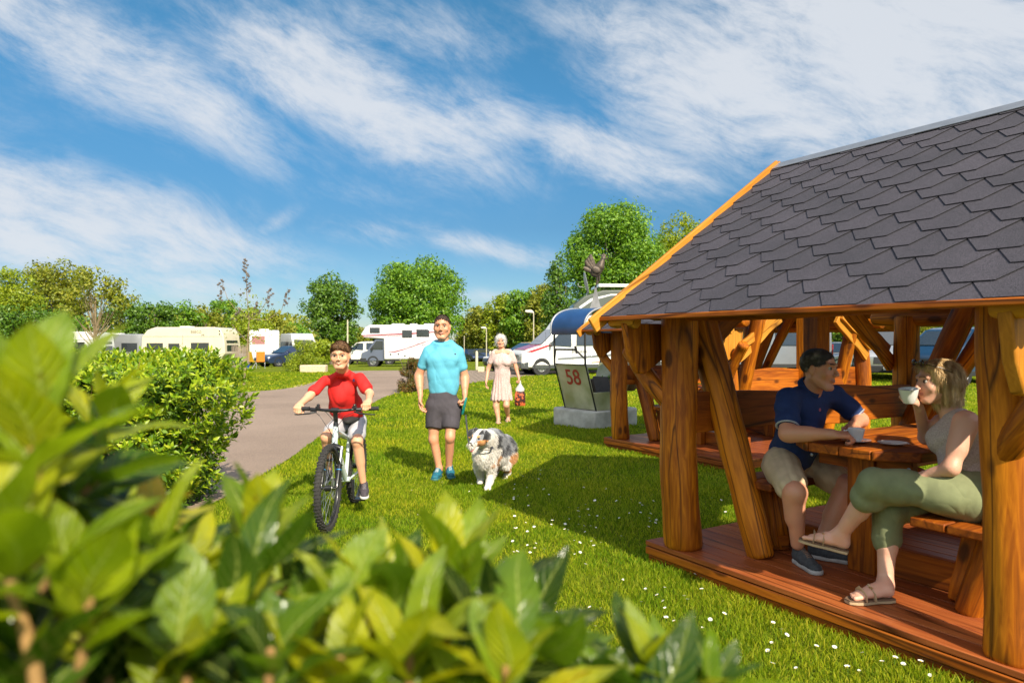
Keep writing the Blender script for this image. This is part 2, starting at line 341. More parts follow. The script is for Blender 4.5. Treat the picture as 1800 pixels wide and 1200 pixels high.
GO = V((1.13, 4.67, 0)); GX = V((.5256, -.8507, 0)).normalized(); GY = V((-GX.y, GX.x, 0)); GA = math.atan2(GX.y, GX.x)
G2O = V((1.52, 9.84, 0))
def deckpoly(O): return [(O+GX*a+GY*b)[:2] for a, b in ((-.2, -.1), (2.1, -.1), (2.1, 3.0), (-.2, 3.0))]
def grass():
    rng = np.random.default_rng(5)
    bands = [(1.6, 4.6, 8500, .036, .0024), (4.6, 7.5, 5000, .036, .0034), (7.5, 12, 2100, .040, .0052), (12, 19, 520, .045, .011), (19, 34, 140, .05, .022)]
    VV = []; 
    for y0, y1, dens, h, wd in bands:
        area = .82*2*(y1**2-y0**2)/2+1.0*(y1-y0); n = int(area*dens)
        y = np.sqrt(rng.uniform(y0**2, y1**2, n)); x = rng.uniform(-1, 1, n)*(.82*y+.5)
        keep = ~(inpoly(x, y, PATH) | inpoly(x, y, PAVE) | inpoly(x, y, deckpoly(GO)) | inpoly(x, y, deckpoly(G2O)))
        if y1 <= 4.6: keep &= (x > -2.4)
        keep &= ~((x < -2.9) & (y < 7.2))
        keep &= ((x-1.5)**2+(y-12.95)**2 > .45)
        x, y = x[keep], y[keep]; n = len(x)
        clump = np.sin(x*3.1+np.sin(y*2.3)*2)*np.sin(y*2.7+np.sin(x*1.9)*2)+np.sin(x*9+y*4)*np.sin(y*8-x*3)*.6
        hh = h*rng.uniform(.5, 1.25, n)*(1+.28*clump); a = rng.uniform(0, 2*np.pi, n); ln = rng.uniform(.15, 1.0, n)*hh
        b = rng.uniform(0, 2*np.pi, n); dx, dy = np.cos(b)*ln, np.sin(b)*ln; wx, wy = np.cos(a)*wd, np.sin(a)*wd
        v = np.zeros((n, 5, 3)); 
        v[:, 0] = np.stack([x-wx, y-wy, 0*x-.003], 1); v[:, 1] = np.stack([x+wx, y+wy, 0*x-.003], 1)
        v[:, 2] = np.stack([x+wx*.8+dx*.35, y+wy*.8+dy*.35, hh*.6], 1); v[:, 3] = np.stack([x-wx*.8+dx*.35, y-wy*.8+dy*.35, hh*.6], 1)
        v[:, 4] = np.stack([x+dx, y+dy, hh], 1); VV.append(v)
    v = np.concatenate(VV); n = len(v); b = (np.arange(n)*5)[:, None]
    f = np.concatenate([b+np.array([[0, 1, 2]]), b+np.array([[0, 2, 3]]), b+np.array([[3, 2, 4]])], 0)
    m = leafmat('grass_blade', [(.07, .14, .004), (.145, .235, .006), (.225, .315, .008), (.32, .38, .014), (.42, .42, .04)], .6, .42, spec=.15)
    # broad patches: multiply by a slow noise so that the lawn is not even
    nt = m.node_tree; N = nt.nodes.new; L = nt.links.new; P = nt.nodes['Principled BSDF']
    g = N('ShaderNodeNewGeometry'); nz = N('ShaderNodeTexNoise'); nz.inputs['Scale'].default_value = .8; nz.inputs['Detail'].default_value = 5; L(g.outputs['Position'], nz.inputs['Vector'])
    cr = N('ShaderNodeValToRGB'); L(nz.outputs[0], cr.inputs[0]); cr.color_ramp.elements[0].position = .36; cr.color_ramp.elements[1].position = .66
    cr.color_ramp.elements[0].color = (.58, .74, .6, 1); cr.color_ramp.elements[1].color = (1.28, 1.06, 1.0, 1)
    mx = N('ShaderNodeMix'); mx.data_type = 'RGBA'; mx.blend_type = 'MULTIPLY'; mx.inputs[0].default_value = 1
    src = P.inputs['Base Color'].links[0].from_socket; L(src, mx.inputs[6]); L(cr.outputs[0], mx.inputs[7]); L(mx.outputs[2], P.inputs['Base Color'])
    n3 = N('ShaderNodeTexNoise'); n3.inputs['Scale'].default_value = .33; n3.inputs['Detail'].default_value = 8; n3.inputs['Roughness'].default_value = .7; L(g.outputs['Position'], n3.inputs['Vector'])
    r3 = N('ShaderNodeMapRange'); r3.inputs[1].default_value = .58; r3.inputs[2].default_value = .70; r3.inputs[4].default_value = .55; L(n3.outputs[0], r3.inputs[0])
    m3 = N('ShaderNodeMix'); m3.data_type = 'RGBA'; L(r3.outputs[0], m3.inputs[0]); L(mx.outputs[2], m3.inputs[6]); m3.inputs[7].default_value = (.30, .25, .05, 1); L(m3.outputs[2], P.inputs['Base Color'])
    o = nmesh('grass', v.reshape(-1, 3), f, m, smooth=False); props(o, 'short bright green grass of the lawn around the path and shelters', 'grass', None, 'stuff')
grass()
def daisies():
    rng = random.Random(11); mb = MB()
    mb.tube([(0, 0, 0), (.003, 0, .045)], .0012, 5, mi=2)
    for k in range(11):
        a = k/11*2*math.pi; c, s = math.cos(a), math.sin(a)
        mb.add([(c*.003-s*.002, s*.003+c*.002, .046), (c*.003+s*.002, s*.003-c*.002, .046), (c*.014+s*.003, s*.014-c*.003, .05), (c*.014-s*.003, s*.014+c*.003, .05)], [(0, 1, 2, 3)], 0)
    mb.ell((0, 0, .047), (.0045, .0045, .003), seg=7, rings=4, mi=1)
    d0 = mb.build('daisy', [mat('daisy_petal', (.85, .85, .82), .6), mat('daisy_eye', (.8, .5, .03), .6), mat('daisy_stem', (.1, .2, .03), .6)])
    spots = []
    def sp(n, x0, y0, x1, y1):
        for _ in range(n):
            p = G(rng.uniform(x0, x1), rng.uniform(y0, y1)); spots.append(p)
    sp(34, 880, 860, 1150, 925); sp(20, 1000, 880, 1160, 960); sp(26, 900, 920, 1060, 980); sp(24, 950, 1000, 1250, 1110); sp(18, 1180, 960, 1300, 1030)
    sp(22, 1200, 1040, 1450, 1190); sp(12, 1450, 1110, 1640, 1195); sp(14, 700, 850, 860, 960); sp(8, 880, 830, 1000, 860); sp(9, 1240, 850, 1330, 920)
    dk = deckpoly(GO)
    first = True
    for p in spots:
        if inpoly(np.array([p.x]), np.array([p.y]), dk)[0]: continue
        o = d0 if first else d0.copy(); 
        if not first: link(o)
        first = False
        o.location = p; s = rng.uniform(.5, .9); o.scale = (s, s, s*rng.uniform(.8, 1.2)); o.rotation_euler = (rng.uniform(-.5, .5), rng.uniform(-.5, .5), rng.uniform(0, 6))
        props(o, 'tiny white daisy with yellow centre growing in the lawn', 'daisy', 'daisies scattered over the lawn')
daisies()
# ================================================================ picnic shelters
def plank(name, p0, p1, wd, th, m, parent, up=(0, 0, 1), bev=.006, wavy=0, seed=1, chop=None):
    """board from p0 to p1, local Z along it, local Y = the width direction as near to `up` as it gets"""
    p0, p1 = V(p0), V(p1); L_ = (p1-p0).length; fr = frame(p1-p0, up)
    mb = MB(); rnd = random.Random(seed)
    if wavy or chop:
        n = 18; top = []; bot = []
        for i in range(n+1):
            t = i/n; z = L_*t
            o1 = wavy*(math.sin(t*9+seed)+.6*math.sin(t*17+seed*2)) ; o2 = wavy*(math.sin(t*7+seed*3)+.5*math.sin(t*15+seed))
            e = 1.0
            if chop: e = min(1, .45+(min(t, 1-t)*L_/chop)**.6*.55) if min(t, 1-t)*L_ < chop else 1
            top.append((z, (wd/2+o1)*e)); bot.append((z, (-wd/2+o2)*e))
        poly = top+bot[::-1]
        M = Matrix(((0, 0, 1, 0), (0, 1, 0, 0), (1, 0, 0, 0), (0, 0, 0, 1)))
        mb.prism(poly, -th/2, th/2, M)
        o = mb.build(name, m, parent, bev=bev, M=Matrix.Translation(p0) @ fr.to_4x4(), recalc=True)
    else:
        mb.box((0, 0, L_/2), (th, wd, L_)); o = mb.build(name, m, parent, bev=bev, M=Matrix.Translation(p0) @ fr.to_4x4())
    return o
def log(name, p0, p1, r0, r1, m, parent, seed=1, bend=.02, seg=18, end=.03):
    p0, p1 = V(p0), V(p1); L_ = (p1-p0).length; fr = frame(p1-p0, (0, 1, 0)); rnd = random.Random(seed)
    n = 16; zs = [0, end*.35, end]+[end+(L_-2*end)*i/n for i in range(1, n)]+[L_-end, L_-end*.35, L_]
    ph = [rnd.uniform(0, 6) for _ in range(8)]; vs_ = []; fs = []
    kn = [(rnd.uniform(.1, .9)*L_, rnd.uniform(0, 6.28), rnd.uniform(.05, .10)) for _ in range(4)]
    for i, z in enumerate(zs):
        t = z/L_; r = r0+(r1-r0)*t
        if i in (0, len(zs)-1): r *= .82
        if i in (1, len(zs)-2): r *= .95
        cx = bend*math.sin(t*math.pi*1.3+ph[0]); cy = bend*math.sin(t*math.pi*1.7+ph[1])
        for k in range(seg):
            a = 2*math.pi*k/seg
            q = 1+.035*math.sin(2*a+ph[2]+t*2)+.03*math.sin(3*a+ph[3]-t*4)+.02*math.sin(5*a+ph[4]+t*9)+.02*math.sin(t*23+ph[5])
            for kz, ka, kr in kn:
                da = math.atan2(math.sin(a-ka), math.cos(a-ka)); q += kr*math.exp(-((z-kz)/.06)**2-(da/.35)**2)
            vs_.append((cx+r*q*math.cos(a), cy+r*q*math.sin(a), z))
    for i in range(len(zs)-1):
        for k in range(seg): fs.append((i*seg+k, i*seg+(k+1) % seg, (i+1)*seg+(k+1) % seg, (i+1)*seg+k))
    fs += [tuple(reversed(range(seg))), tuple((len(zs)-1)*seg+k for k in range(seg))]
    return MB().add(vs_, fs).build(name, m, parent, ang=50, M=Matrix.Translation(p0) @ fr.to_4x4())
def shingle_mat():
    m, nt, P, N, L = newmat('bitumen_shingle'); g = N('ShaderNodeTexCoord')
    n = N('ShaderNodeTexNoise'); n.inputs['Scale'].default_value = 260; n.inputs['Detail'].default_value = 2; L(g.outputs['Object'], n.inputs['Vector'])
    cr = N('ShaderNodeValToRGB'); L(n.outputs[0], cr.inputs[0]); e = cr.color_ramp.elements
    e[0].position = .36; e[0].color = (.014, .013, .018, 1); e[1].position = .68; e[1].color = (.082, .074, .094, 1)
    n2 = N('ShaderNodeTexNoise'); n2.inputs['Scale'].default_value = 3; n2.inputs['Detail'].default_value = 6; L(g.outputs['Object'], n2.inputs['Vector'])
    ge = N('ShaderNodeNewGeometry'); ad = N('ShaderNodeMath'); ad.operation = 'ADD'; L(n2.outputs[0], ad.inputs[0])
    ml = N('ShaderNodeMath'); ml.operation = 'MULTIPLY'; ml.inputs[1].default_value = .35; L(ge.outputs['Random Per Island'], ml.inputs[0]); L(ml.outputs[0], ad.inputs[1])
    c2 = N('ShaderNodeValToRGB'); L(ad.outputs[0], c2.inputs[0]); e = c2.color_ramp.elements
    e[0].position = .4; e[0].color = (.78, .78, .78, 1); e[1].position = .95; e[1].color = (1.2, 1.16, 1.15, 1)
    mx = N('ShaderNodeMix'); mx.data_type = 'RGBA'; mx.blend_type = 'MULTIPLY'; mx.inputs[0].default_value = 1; L(cr.outputs[0], mx.inputs[6]); L(c2.outputs[0], mx.inputs[7])
    L(mx.outputs[2], P.inputs['Base Color']); P.inputs['Roughness'].default_value = .8
    b = N('ShaderNodeBump'); b.inputs['Strength'].default_value = .5; b.inputs['Distance'].default_value = .003; L(n.outputs[0], b.inputs['Height']); L(b.outputs[0], P.inputs['Normal'])
    return m
SHG = shingle_mat(); FELT = mat('black_shingle_edge', (.01, .01, .011), .9)
GREYTRIM = mat('grey_metal_trim', (.32, .33, .36), .4, .6, var=.08)
EZ, RZ, EY, RY, X0, X1 = 1.66, 2.935, -.4, 1.45, -.345, 2.26   # eave / ridge height and place, gable ends
def roof_slope(root, side):
    """hexagonal bitumen shingles laid in courses: every tab a thin slab of its own inside one mesh"""
    w_ = RY-EY; sl = math.hypot(w_, RZ-EZ); n = V((0, -(RZ-EZ), w_)).normalized(); u = V((0, w_, RZ-EZ)).normalized()
    o = V((X0, EY, EZ)); mb = MB()
    TW = .35; CHh = .133   # tab width, exposed course height
    ncourse = int(sl/CHh)+2; Lx = X1-X0
    def pt(x, s, h): 
        q = o+V((x, 0, 0))+u*s+n*h; 
        if side < 0: q.y = 2*RY-q.y
        return q
    for c in range(-1, ncourse):
        s0 = c*CHh; off = (c % 2)*TW/2
        for k in range(-1, int(Lx/TW)+2):
            xc = k*TW+off; g = .0035
            # hexagon tab: flat bottom, splayed sides, hidden upper part
            prof = [(xc-TW*.24, s0), (xc+TW*.24, s0), (xc+TW*.5-g, s0+CHh*.97), (xc+TW*.5-g, s0+CHh*2.15), (xc-TW*.5+g, s0+CHh*2.15), (xc-TW*.5+g, s0+CHh*.97)]
            pl = []
            # clip to the roof rectangle (Sutherland-Hodgman)
            for ax, lim, sg in ((0, 0, 1), (0, Lx, -1), (1, 0, 1), (1, sl-.002, -1)):
                q = []; src = prof
                for i in range(len(src)):
                    a, b = src[i], src[(i+1) % len(src)]; da, db = (a[ax]-lim)*sg, (b[ax]-lim)*sg
                    if da >= 0: q.append(a)
                    if (da >= 0) != (db >= 0):
                        t = da/(da-db); q.append((a[0]+(b[0]-a[0])*t, a[1]+(b[1]-a[1])*t))
                prof = q
                if len(prof) < 3: break
            if len(prof) < 3: continue
            m_ = len(prof); th = .0042
            def lift(s): return .015-(s-s0)/(CHh*2.15)*.0125+random.Random(c*99+k).uniform(-.0004, .0004)
            up_ = [pt(x, s, lift(s)) for x, s in prof]; dn = [pt(x, s, lift(s)-th) for x, s in prof]
            fs = [tuple(range(m_))]; ms = [0]
            for i in range(m_): fs.append((i, m_+i, m_+(i+1) % m_, (i+1) % m_)); ms.append(1)
            b = len(mb.v); mb.v += [tuple(p) for p in up_+dn]; mb.f += [tuple(b+i for i in (f if side > 0 else f[::-1])) for f in fs]; mb.m += ms
    return mb.build('shingles', [SHG, FELT], root, ang=0)
def shelter(loc, label):
    root = thing('picnic_shelter', label, 'picnic shelter', loc, GA, 'log picnic shelters on the lawn')
    D = .14
    # deck boards run along the front
    for i in range(22):
        y = -.12+i*.142
        plank('deck_board', (-.22, y+.071, D-.016+random.Random(i).uniform(-.001, .001)), (2.14, y+.071, D-.016), .137, .032, DECKM, root, up=(0, 1, 0), bev=.004)
    fr_ = [((-.215, -.108, .078), (2.135, -.108, .078)), ((-.205, -.09, .022), (2.125, -.09, .022)), ((-.20, -.06, .07), (-.20, 2.98, .07)), ((2.12, -.06, .07), (2.12, 2.98, .07)), ((-.2, 2.99, .07), (2.12, 2.99, .07))]
    for i, (a, b) in enumerate(fr_): plank('deck_fascia', a, b, .05 if i == 0 else (.05 if i == 1 else .09), .03, PLANK, root)
    # corner posts, thick natural logs
    log('post', (0, 0, D-.01), (-.02, .0, 1.72), .128, .122, WOOD, root, 3)
    log('post', (1.935, 0, D-.01), (1.94, 0, 1.75), .104, .106, WOOD, root, 8)
    log('post', (0, 2.7, D-.01), (0, 2.7, 1.72), .10, .10, WOOD, root, 12)
    log('post', (1.9, 2.7, D-.01), (1.9, 2.7, 1.72), .10, .10, WOOD, root, 15)
    # leaning beams that carry benches and backrests
    log('leaning_beam', (.44, .26, D-.01), (-.15, .29, 1.80), .088, .112, WOOD, root, 21, bend=.012)
    log('leaning_beam', (1.6, .38, D-.01), (2.08, .36, 1.80), .07, .09, WOOD, root, 22, bend=.012)
    log('leaning_beam', (-.16, 2.45, D-.01), (.70, 2.45, 1.95), .075, .09, WOOD, root, 23, bend=.012)
    log('leaning_beam', (.02, 2.62, .55), (.92, 2.62, 1.95), .06, .075, WOOD, root, 28, bend=.012)
    log('leaning_beam', (1.6, 2.35, D-.01), (2.0, 2.35, 1.80), .075, .09, WOOD, root, 24, bend=.012)
    # plates along the eaves, purlin ends, ridge beam
    for y, s in ((0, 31), (2.7, 32)):
        log('wall_plate', (-.30, y, 1.70+.02), (2.2, y, 1.72), .07, .075, WOOD, root, s)
    for xe in (X0+.01, X1-.25): log('purlin_end', (xe, EY+.09, EZ-.025), (xe+.24, EY+.09, EZ-.025), .05, .05, BARGE, root, 34, bend=.002)
    log('ridge_beam', (X0+.02, RY, RZ-.13), (X1-.02, RY, RZ-.13), .08, .08, WOOD, root, 33, bend=.004)
    for x in (0, 1.9):
        log('tie_beam', (x, -.16, 1.80), (x, 2.86, 1.80), .09, .085, WOOD, root, 41+int(x), bend=.01)
        plank('king_post', (x, RY, 0.9 if x == 0 else 1.0), (x, RY, RZ-.2), .15, .13, WOOD, root, up=(0, 1, 0))
        sx = 1 if x > 0 else -1
        for k, (y0, y1) in enumerate(((.06, .82), (2.66, 1.98))):
            plank('knee_brace', (x+sx*.10, y0, 1.30), (x+sx*.10, y1, 1.80), .13, .05, BARGE if sx > 0 else WOOD, root, wavy=.008, seed=k+3, up=(0, 0, 1))
            plank('knee_brace', (x+sx*.15, y0+(-.02 if k == 0 else .02), 1.42), (x+sx*.15, y1-(.06 if k == 0 else -.06), 1.84), .09, .04, BARGE if sx > 0 else WOOD, root, wavy=.010, seed=k+7, up=(0, 0, 1))
    # pointed boards and short log braces under the eave corners
    for x, sx in ((-.17, -1), (2.07, 1)):
        M = Matrix(((0, 0, 1, x), (1, 0, 0, 0), (0, 1, 0, 0), (0, 0, 0, 1)))
        MB().prism([(-.36, 1.62), (-.32, 1.42), (-.25, 1.29), (-.19, 1.28), (.04, 1.42), (.06, 1.62)], -.028, .028, M).build('corner_board', WOOD if sx < 0 else BARGE, root, bev=.008)
        log('corner_brace', (.0 if sx < 0 else 1.9, -.02, 1.0), (x+sx*.20, -.14, 1.46), .058, .066, WOOD, root, 51)
    # rafters, sheathing, barge boards
    for side in (1, -1):
        def P_(x, y, z): return (x, y if side > 0 else 2*RY-y, z)
        for x in (.0, .48, .95, 1.42, 1.9):
            plank('rafter', P_(x, EY+.16, EZ+.035), P_(x, RY-.01, RZ-.115), .09, .07, PLANK, root)
        sl = V((0, RY-EY, RZ-EZ)); nn = V((0, -(RZ-EZ), RY-EY)).normalized()
        a, b, c, d = V((X0, EY, EZ)), V((X1, EY, EZ)), V((X1, RY, RZ)), V((X0, RY, RZ))
        vs_ = [P_(*p) for p in (a, b, c, d)]+[P_(*(p-nn*.022)) for p in (a, b, c, d)]
        MB().add(vs_, [(0, 1, 2, 3), (7, 6, 5, 4), (0, 4, 5, 1), (1, 5, 6, 2), (2, 6, 7, 3), (3, 7, 4, 0)]).build('roof_sheathing', PLANK, root, recalc=True, ang=0)
        roof_slope(root, side)
        for x, sx in ((X0-.014, -1), (X1+.014, 1)):
            plank('barge_board', P_(x, EY-.07, EZ-.055), P_(x, RY+.015 if side > 0 else RY+.015, RZ+.0), .11, .028, BARGE, root, up=(0, 0, 1))
        # drip edge
    for side in (1, -1):
        y = EY if side > 0 else 2*RY-EY
        plank('eave_board', (X0+.002, y-.012*side, EZ-.008), (X1-.002, y-.012*side, EZ-.008), .03, .018, PLANK, root)
    mb = MB()
    for side in (1, -1):
        ang_ = math.atan2(RZ-EZ, RY-EY)
        mb.box((.5*(X0+X1), RY-side*.045, RZ+.012-.02), (X1-X0+.02, .11, .006), (side*ang_, 0, 0))
    mb.build('ridge_cap', GREYTRIM, root)
    # table
    def oct_(x0, x1, y0, y1, c, cb): return [(x0+c, y0), (x1-c, y0), (x1, y0+c), (x1, y1-cb), (x1-cb, y1), (x0+cb, y1), (x0, y1-cb), (x0, y0+c)]
    tz = .845
    bx = [.56, .755, .95, 1.145, 1.34]
    for i in range(4):
        x0, x1 = bx[i]+.002, bx[i+1]-.002
        poly = [(x0, .28), (x1, .28), (x1, 2.32), (x0, 2.32)]
        if i == 0: poly = [(x0, .43), (x1-.02, .28), (x1, .28), (x1, 2.32), (x0+.14, 2.32), (x0, 2.18)]
        if i == 3: poly = [(x0, .28), (x0+.02, .28), (x1, .43), (x1, 2.18), (x1-.14, 2.32), (x0, 2.32)]
        # local Z along the board: build in (x, z) and stand it up
        M = Matrix(((1, 0, 0, 0), (0, 0, 1, 0), (0, -1, 0, 0), (0, 0, 0, 1)))
        Mi = M.inverted(); mb = MB(); mb.prism(poly, tz, tz+.055)
        mb.v = [tuple(Mi @ V(p)) for p in mb.v]
        mb.build('table_board', PLANK, root, bev=.007, M=M)
    for y in (.55, 2.0):
        plank('table_bearer', (.66, y, tz-.052), (1.24, y, tz-.052), .10, .06, PLANK, root)
        plank('table_leg', (.95, y, D), (.95, y, tz-.005), .17, .10, WOOD, root, up=(1, 0, 0))
        plank('sill_beam', (.30, y+.07, D+.085), (1.72, y+.07, D+.085), .165, .055, PLANK, root)
        plank('sill_foot', (1.58, y-.06, D+.05), (1.70, y-.06, D+.05), .08, .07, PLANK, root)
        plank('sill_foot', (.38, y-.11, D+.05), (.42, y-.02, D+.05), .09, .07, PLANK, root)
        for sx, x in ((-1, .34), (1, 1.56)):
            plank('bench_leg', (x-.05*sx, y-.06, D), (x+.03*sx, y-.06, .545), .13, .09, WOOD, root, up=(0, 1, 0), wavy=.004, chop=.01)
            plank('bench_bearer', (x-.20, y-.02, .515), (x+.19, y-.02, .515), .085, .06, PLANK, root, chop=.10)
    for x0 in (.16, 1.40):
        for k in range(2):
            plank('bench_board', (x0+.085+k*.178, .26 if (x0 < 1) else .20, .58), (x0+.085+k*.178, 2.45, .58), .172, .046, PLANK, root, up=(1, 0, 0), bev=.008)
    plank('backrest', (.06, .04, 1.03), (.06, 2.62, 1.00), .27, .045, PLANK, root, wavy=.012, seed=2)
    plank('backrest', (1.85, .3, 1.03), (1.85, 2.62, 1.00), .27, .045, PLANK, root, wavy=.012, seed=5)
    for x in (.035, 1.875):
        for y in (.5, 2.0): MB().lathe([(.011, 0), (.011, .004), (.006, .007)], Matrix.Translation((.95+(.30 if x > 1 else -.30), y-.032, tz-.05)) @ Matrix.Rotation(R(90), 4, 'X'), 10).build('bolt', GREYTRIM, root)
    return root
sh1 = shelter(GO, 'large brown log shelter with dark hexagonal shingle roof where the couple drink coffee')
sh2 = copy_tree(sh1); sh2.location = G2O; sh2['label'] = 'empty log picnic shelter standing behind the one with the seated couple'
# ================================================================ implicit surfaces for bodies, clothes and animals
class SDF:
    def __init__(s): s.p = []; s.disp = None
    def _a(s, fn, lo, hi, k, op): s.p.append((fn, np.array(lo, float), np.array(hi, float), k, op)); return s
    def cap(s, a, b, ra, rb=None, k=.02, op='u', fwd=None, q=1.0):
        """tapered capsule; with fwd the section is q times as deep along fwd"""
        a = np.array(a, float); b = np.array(b, float); rb = ra if rb is None else rb
        if fwd is not None:
            fw = np.array(fwd, float); fw /= np.linalg.norm(fw)
        def fn(P):
            A, B, PP = a, b, P
            if fwd is not None:
                sc_ = (1/q-1)
                PP = P+(P@fw)[..., None]*fw*sc_; A = a+a.dot(fw)*fw*sc_; B = b+b.dot(fw)*fw*sc_
            d = B-A; h = np.clip(((PP-A)@d)/max(d.dot(d), 1e-12), 0, 1)
            e = PP-A-h[..., None]*d
            r = np.sqrt((e*e).sum(-1))-(ra+(rb-ra)*h)
            return r*(q if fwd is not None and q < 1 else 1)
        m = max(ra, rb)*max(1, q if fwd is not None else 1)
        return s._a(fn, np.minimum(a, b)-m, np.maximum(a, b)+m, k, op)
    def ell(s, c, r, rot=None, k=.02, op='u'):
        c = np.array(c, float); r = np.array(r if isinstance(r, (tuple, list)) else (r, r, r), float)
        Rm = np.array(rot, float) if rot is not None else np.eye(3)
        def fn(P):
            q = (P-c)@Rm
            k0 = np.sqrt(((q/r)**2).sum(-1)); k1 = np.sqrt(((q/(r*r))**2).sum(-1))
            return k0*(k0-1)/np.maximum(k1, 1e-6)
        m = r.max(); return s._a(fn, c-m, c+m, k, op)
    def box(s, c, h, rot=None, rnd=.01, k=.01, op='u'):
        c = np.array(c, float); h = np.array(h, float)-rnd; Rm = np.array(rot, float) if rot is not None else np.eye(3)
        def fn(P):
            q = np.abs((P-c)@Rm)-h
            return np.sqrt((np.maximum(q, 0)**2).sum(-1))+np.minimum(q.max(-1), 0)-rnd
        m = np.linalg.norm(h)+rnd; return s._a(fn, c-m, c+m, k, op)
    def plane(s, p, n, k=.004):
        """keep the side the normal points away from"""
        p = np.array(p, float); n = np.array(n, float); n /= np.linalg.norm(n)
        return s._a(lambda P: -((P-p)@n), [-1e3]*3, [1e3]*3, k, 's')
    def mesh(s, vox):
        lo = np.min([p[1] for p in s.p if p[4] == 'u'], 0)-3*vox-.02; hi = np.max([p[2] for p in s.p if p[4] == 'u'], 0)+3*vox+.02
        n = np.ceil((hi-lo)/vox).astype(int)+1
        D = np.full(n, .5, np.float32); ax = [lo[i]+vox*np.arange(n[i]) for i in range(3)]
        for fn, l, h, k, op in s.p:
            m = k*1.5+2.5*vox
            i0 = np.clip(np.floor((l-m-lo)/vox).astype(int), 0, n-1); i1 = np.clip(np.ceil((h+m-lo)/vox).astype(int)+1, 1, n)
            if (i1 <= i0).any(): continue
            sl = tuple(slice(a, b) for a, b in zip(i0, i1))
            P = np.stack(np.meshgrid(*[ax[i][sl[i]] for i in range(3)], indexing='ij'), -1)
            d = fn(P).astype(np.float32); o = D[sl]
            if op == 'u':
                hh = np.clip(.5+.5*(o-d)/k, 0, 1); D[sl] = o+(d-o)*hh-k*hh*(1-hh)
            elif op == 's':
                d = -d; hh = np.clip(.5+.5*(d-o)/k, 0, 1); D[sl] = o+(d-o)*hh+k*hh*(1-hh)
            elif op == 'i': D[sl] = np.maximum(o, d)
        if s.disp is not None:
            act = np.abs(D) < .03
            ii = np.nonzero(act); P = np.stack([ax[i][ii[i]] for i in range(3)], -1); D[ii] += s.disp(P).astype(np.float32)
        return surfnet(D, lo, vox)
def surfnet(D, lo, vox):
    S = D < 0; n = np.array(D.shape); c = n-1
    cnt = np.zeros(c, np.int8)
    for dx in (0, 1):
        for dy in (0, 1):
            for dz in (0, 1): cnt += S[dx:dx+c[0], dy:dy+c[1], dz:dz+c[2]]
    act = (cnt > 0) & (cnt < 8); ii = np.stack(np.nonzero(act), 1); idx = np.full(c, -1, np.int64); idx[act] = np.arange(len(ii))
    acc = np.zeros((len(ii), 3)); num = np.zeros(len(ii))
    for ax_ in range(3):
        o1, o2 = [a for a in range(3) if a != ax_]
        for a in (0, 1):
            for b in (0, 1):
                p = ii.copy(); p[:, o1] += a; p[:, o2] += b; q = p.copy(); q[:, ax_] += 1
                d0 = D[tuple(p.T)]; d1 = D[tuple(q.T)]; m = (d0 < 0) != (d1 < 0)
                t = np.where(m, d0/np.where(m, d0-d1, 1), 0); pt = p.astype(float); pt[:, ax_] += t
                acc[m] += pt[m]; num[m] += 1
    v = acc/num[:, None]*vox+lo; F_ = []
    for ax_ in range(3):
        o1, o2 = [(1, 2), (2, 0), (0, 1)][ax_]
        s0 = [slice(None)]*3; s1 = [slice(None)]*3; s0[ax_] = slice(0, -1); s1[ax_] = slice(1, None)
        a, b = S[tuple(s0)], S[tuple(s1)]
        for flip in (0, 1):
            e = np.stack(np.nonzero((a & ~b) if flip == 0 else (~a & b)), 1)
            e = e[(e[:, o1] > 0) & (e[:, o2] > 0) & (e[:, o1] < c[o1]) & (e[:, o2] < c[o2])]
            q = []
            for u_, v_ in ((1, 1), (0, 1), (0, 0), (1, 0)):
                t = e.copy(); t[:, o1] -= u_; t[:, o2] -= v_; q.append(idx[tuple(t.T)])
            q = np.stack(q, 1); F_.append(q if flip == 0 else q[:, ::-1])
    return v, np.concatenate(F_, 0)
def smoothv(v, f, it=1, lam=.5):
    for _ in range(it):
        s = np.zeros_like(v); n = np.zeros(len(v))
        for a, b in ((0, 1), (1, 2), (2, 3), (3, 0)):
            np.add.at(s, f[:, a], v[f[:, b]]); np.add.at(s, f[:, b], v[f[:, a]]); np.add.at(n, f[:, a], 1); np.add.at(n, f[:, b], 1)
        v = v+(s/n[:, None]-v)*lam
    return v
def join(parts):
    """parts: (v, f, midx) -> one"""
    vs_, fs, ms = [], [], []; b = 0
    for v, f, m in parts:
        vs_.append(v); fs.append(f+b); ms.append(m if isinstance(m, np.ndarray) else np.full(len(f), m)); b += len(v)
    return np.concatenate(vs_), np.concatenate(fs), np.concatenate(ms)
def emit(name, parts, mats, parent, base, it=1, disp=None):
    v, f, m = join([(smoothv(v, f, it), f, m) for v, f, m in parts])
    global LASTV; LASTV = (v, f)
    return nmesh(name, v-np.array(base), f, mats, parent, m)
def folds(seed, amp=.004, fr=(18, 26, 9), dirv=None):
    rng = np.random.default_rng(seed); ks = [(rng.normal(size=3)*rng.uniform(.6, 1.3)*fr[i % 3], rng.uniform(0, 6), rng.uniform(.5, 1)) for i in range(7)]
    def fn(P):
        w_ = .25*np.sin(P@ks[0][0]*.4+ks[0][1]); r = 0
        for kv, ph, a in ks[1:]: r = r+a*(1-np.abs(np.sin(P@kv*.5+ph+w_*6)))**1.0
        return amp*(r-1.6)*.85
    return fn
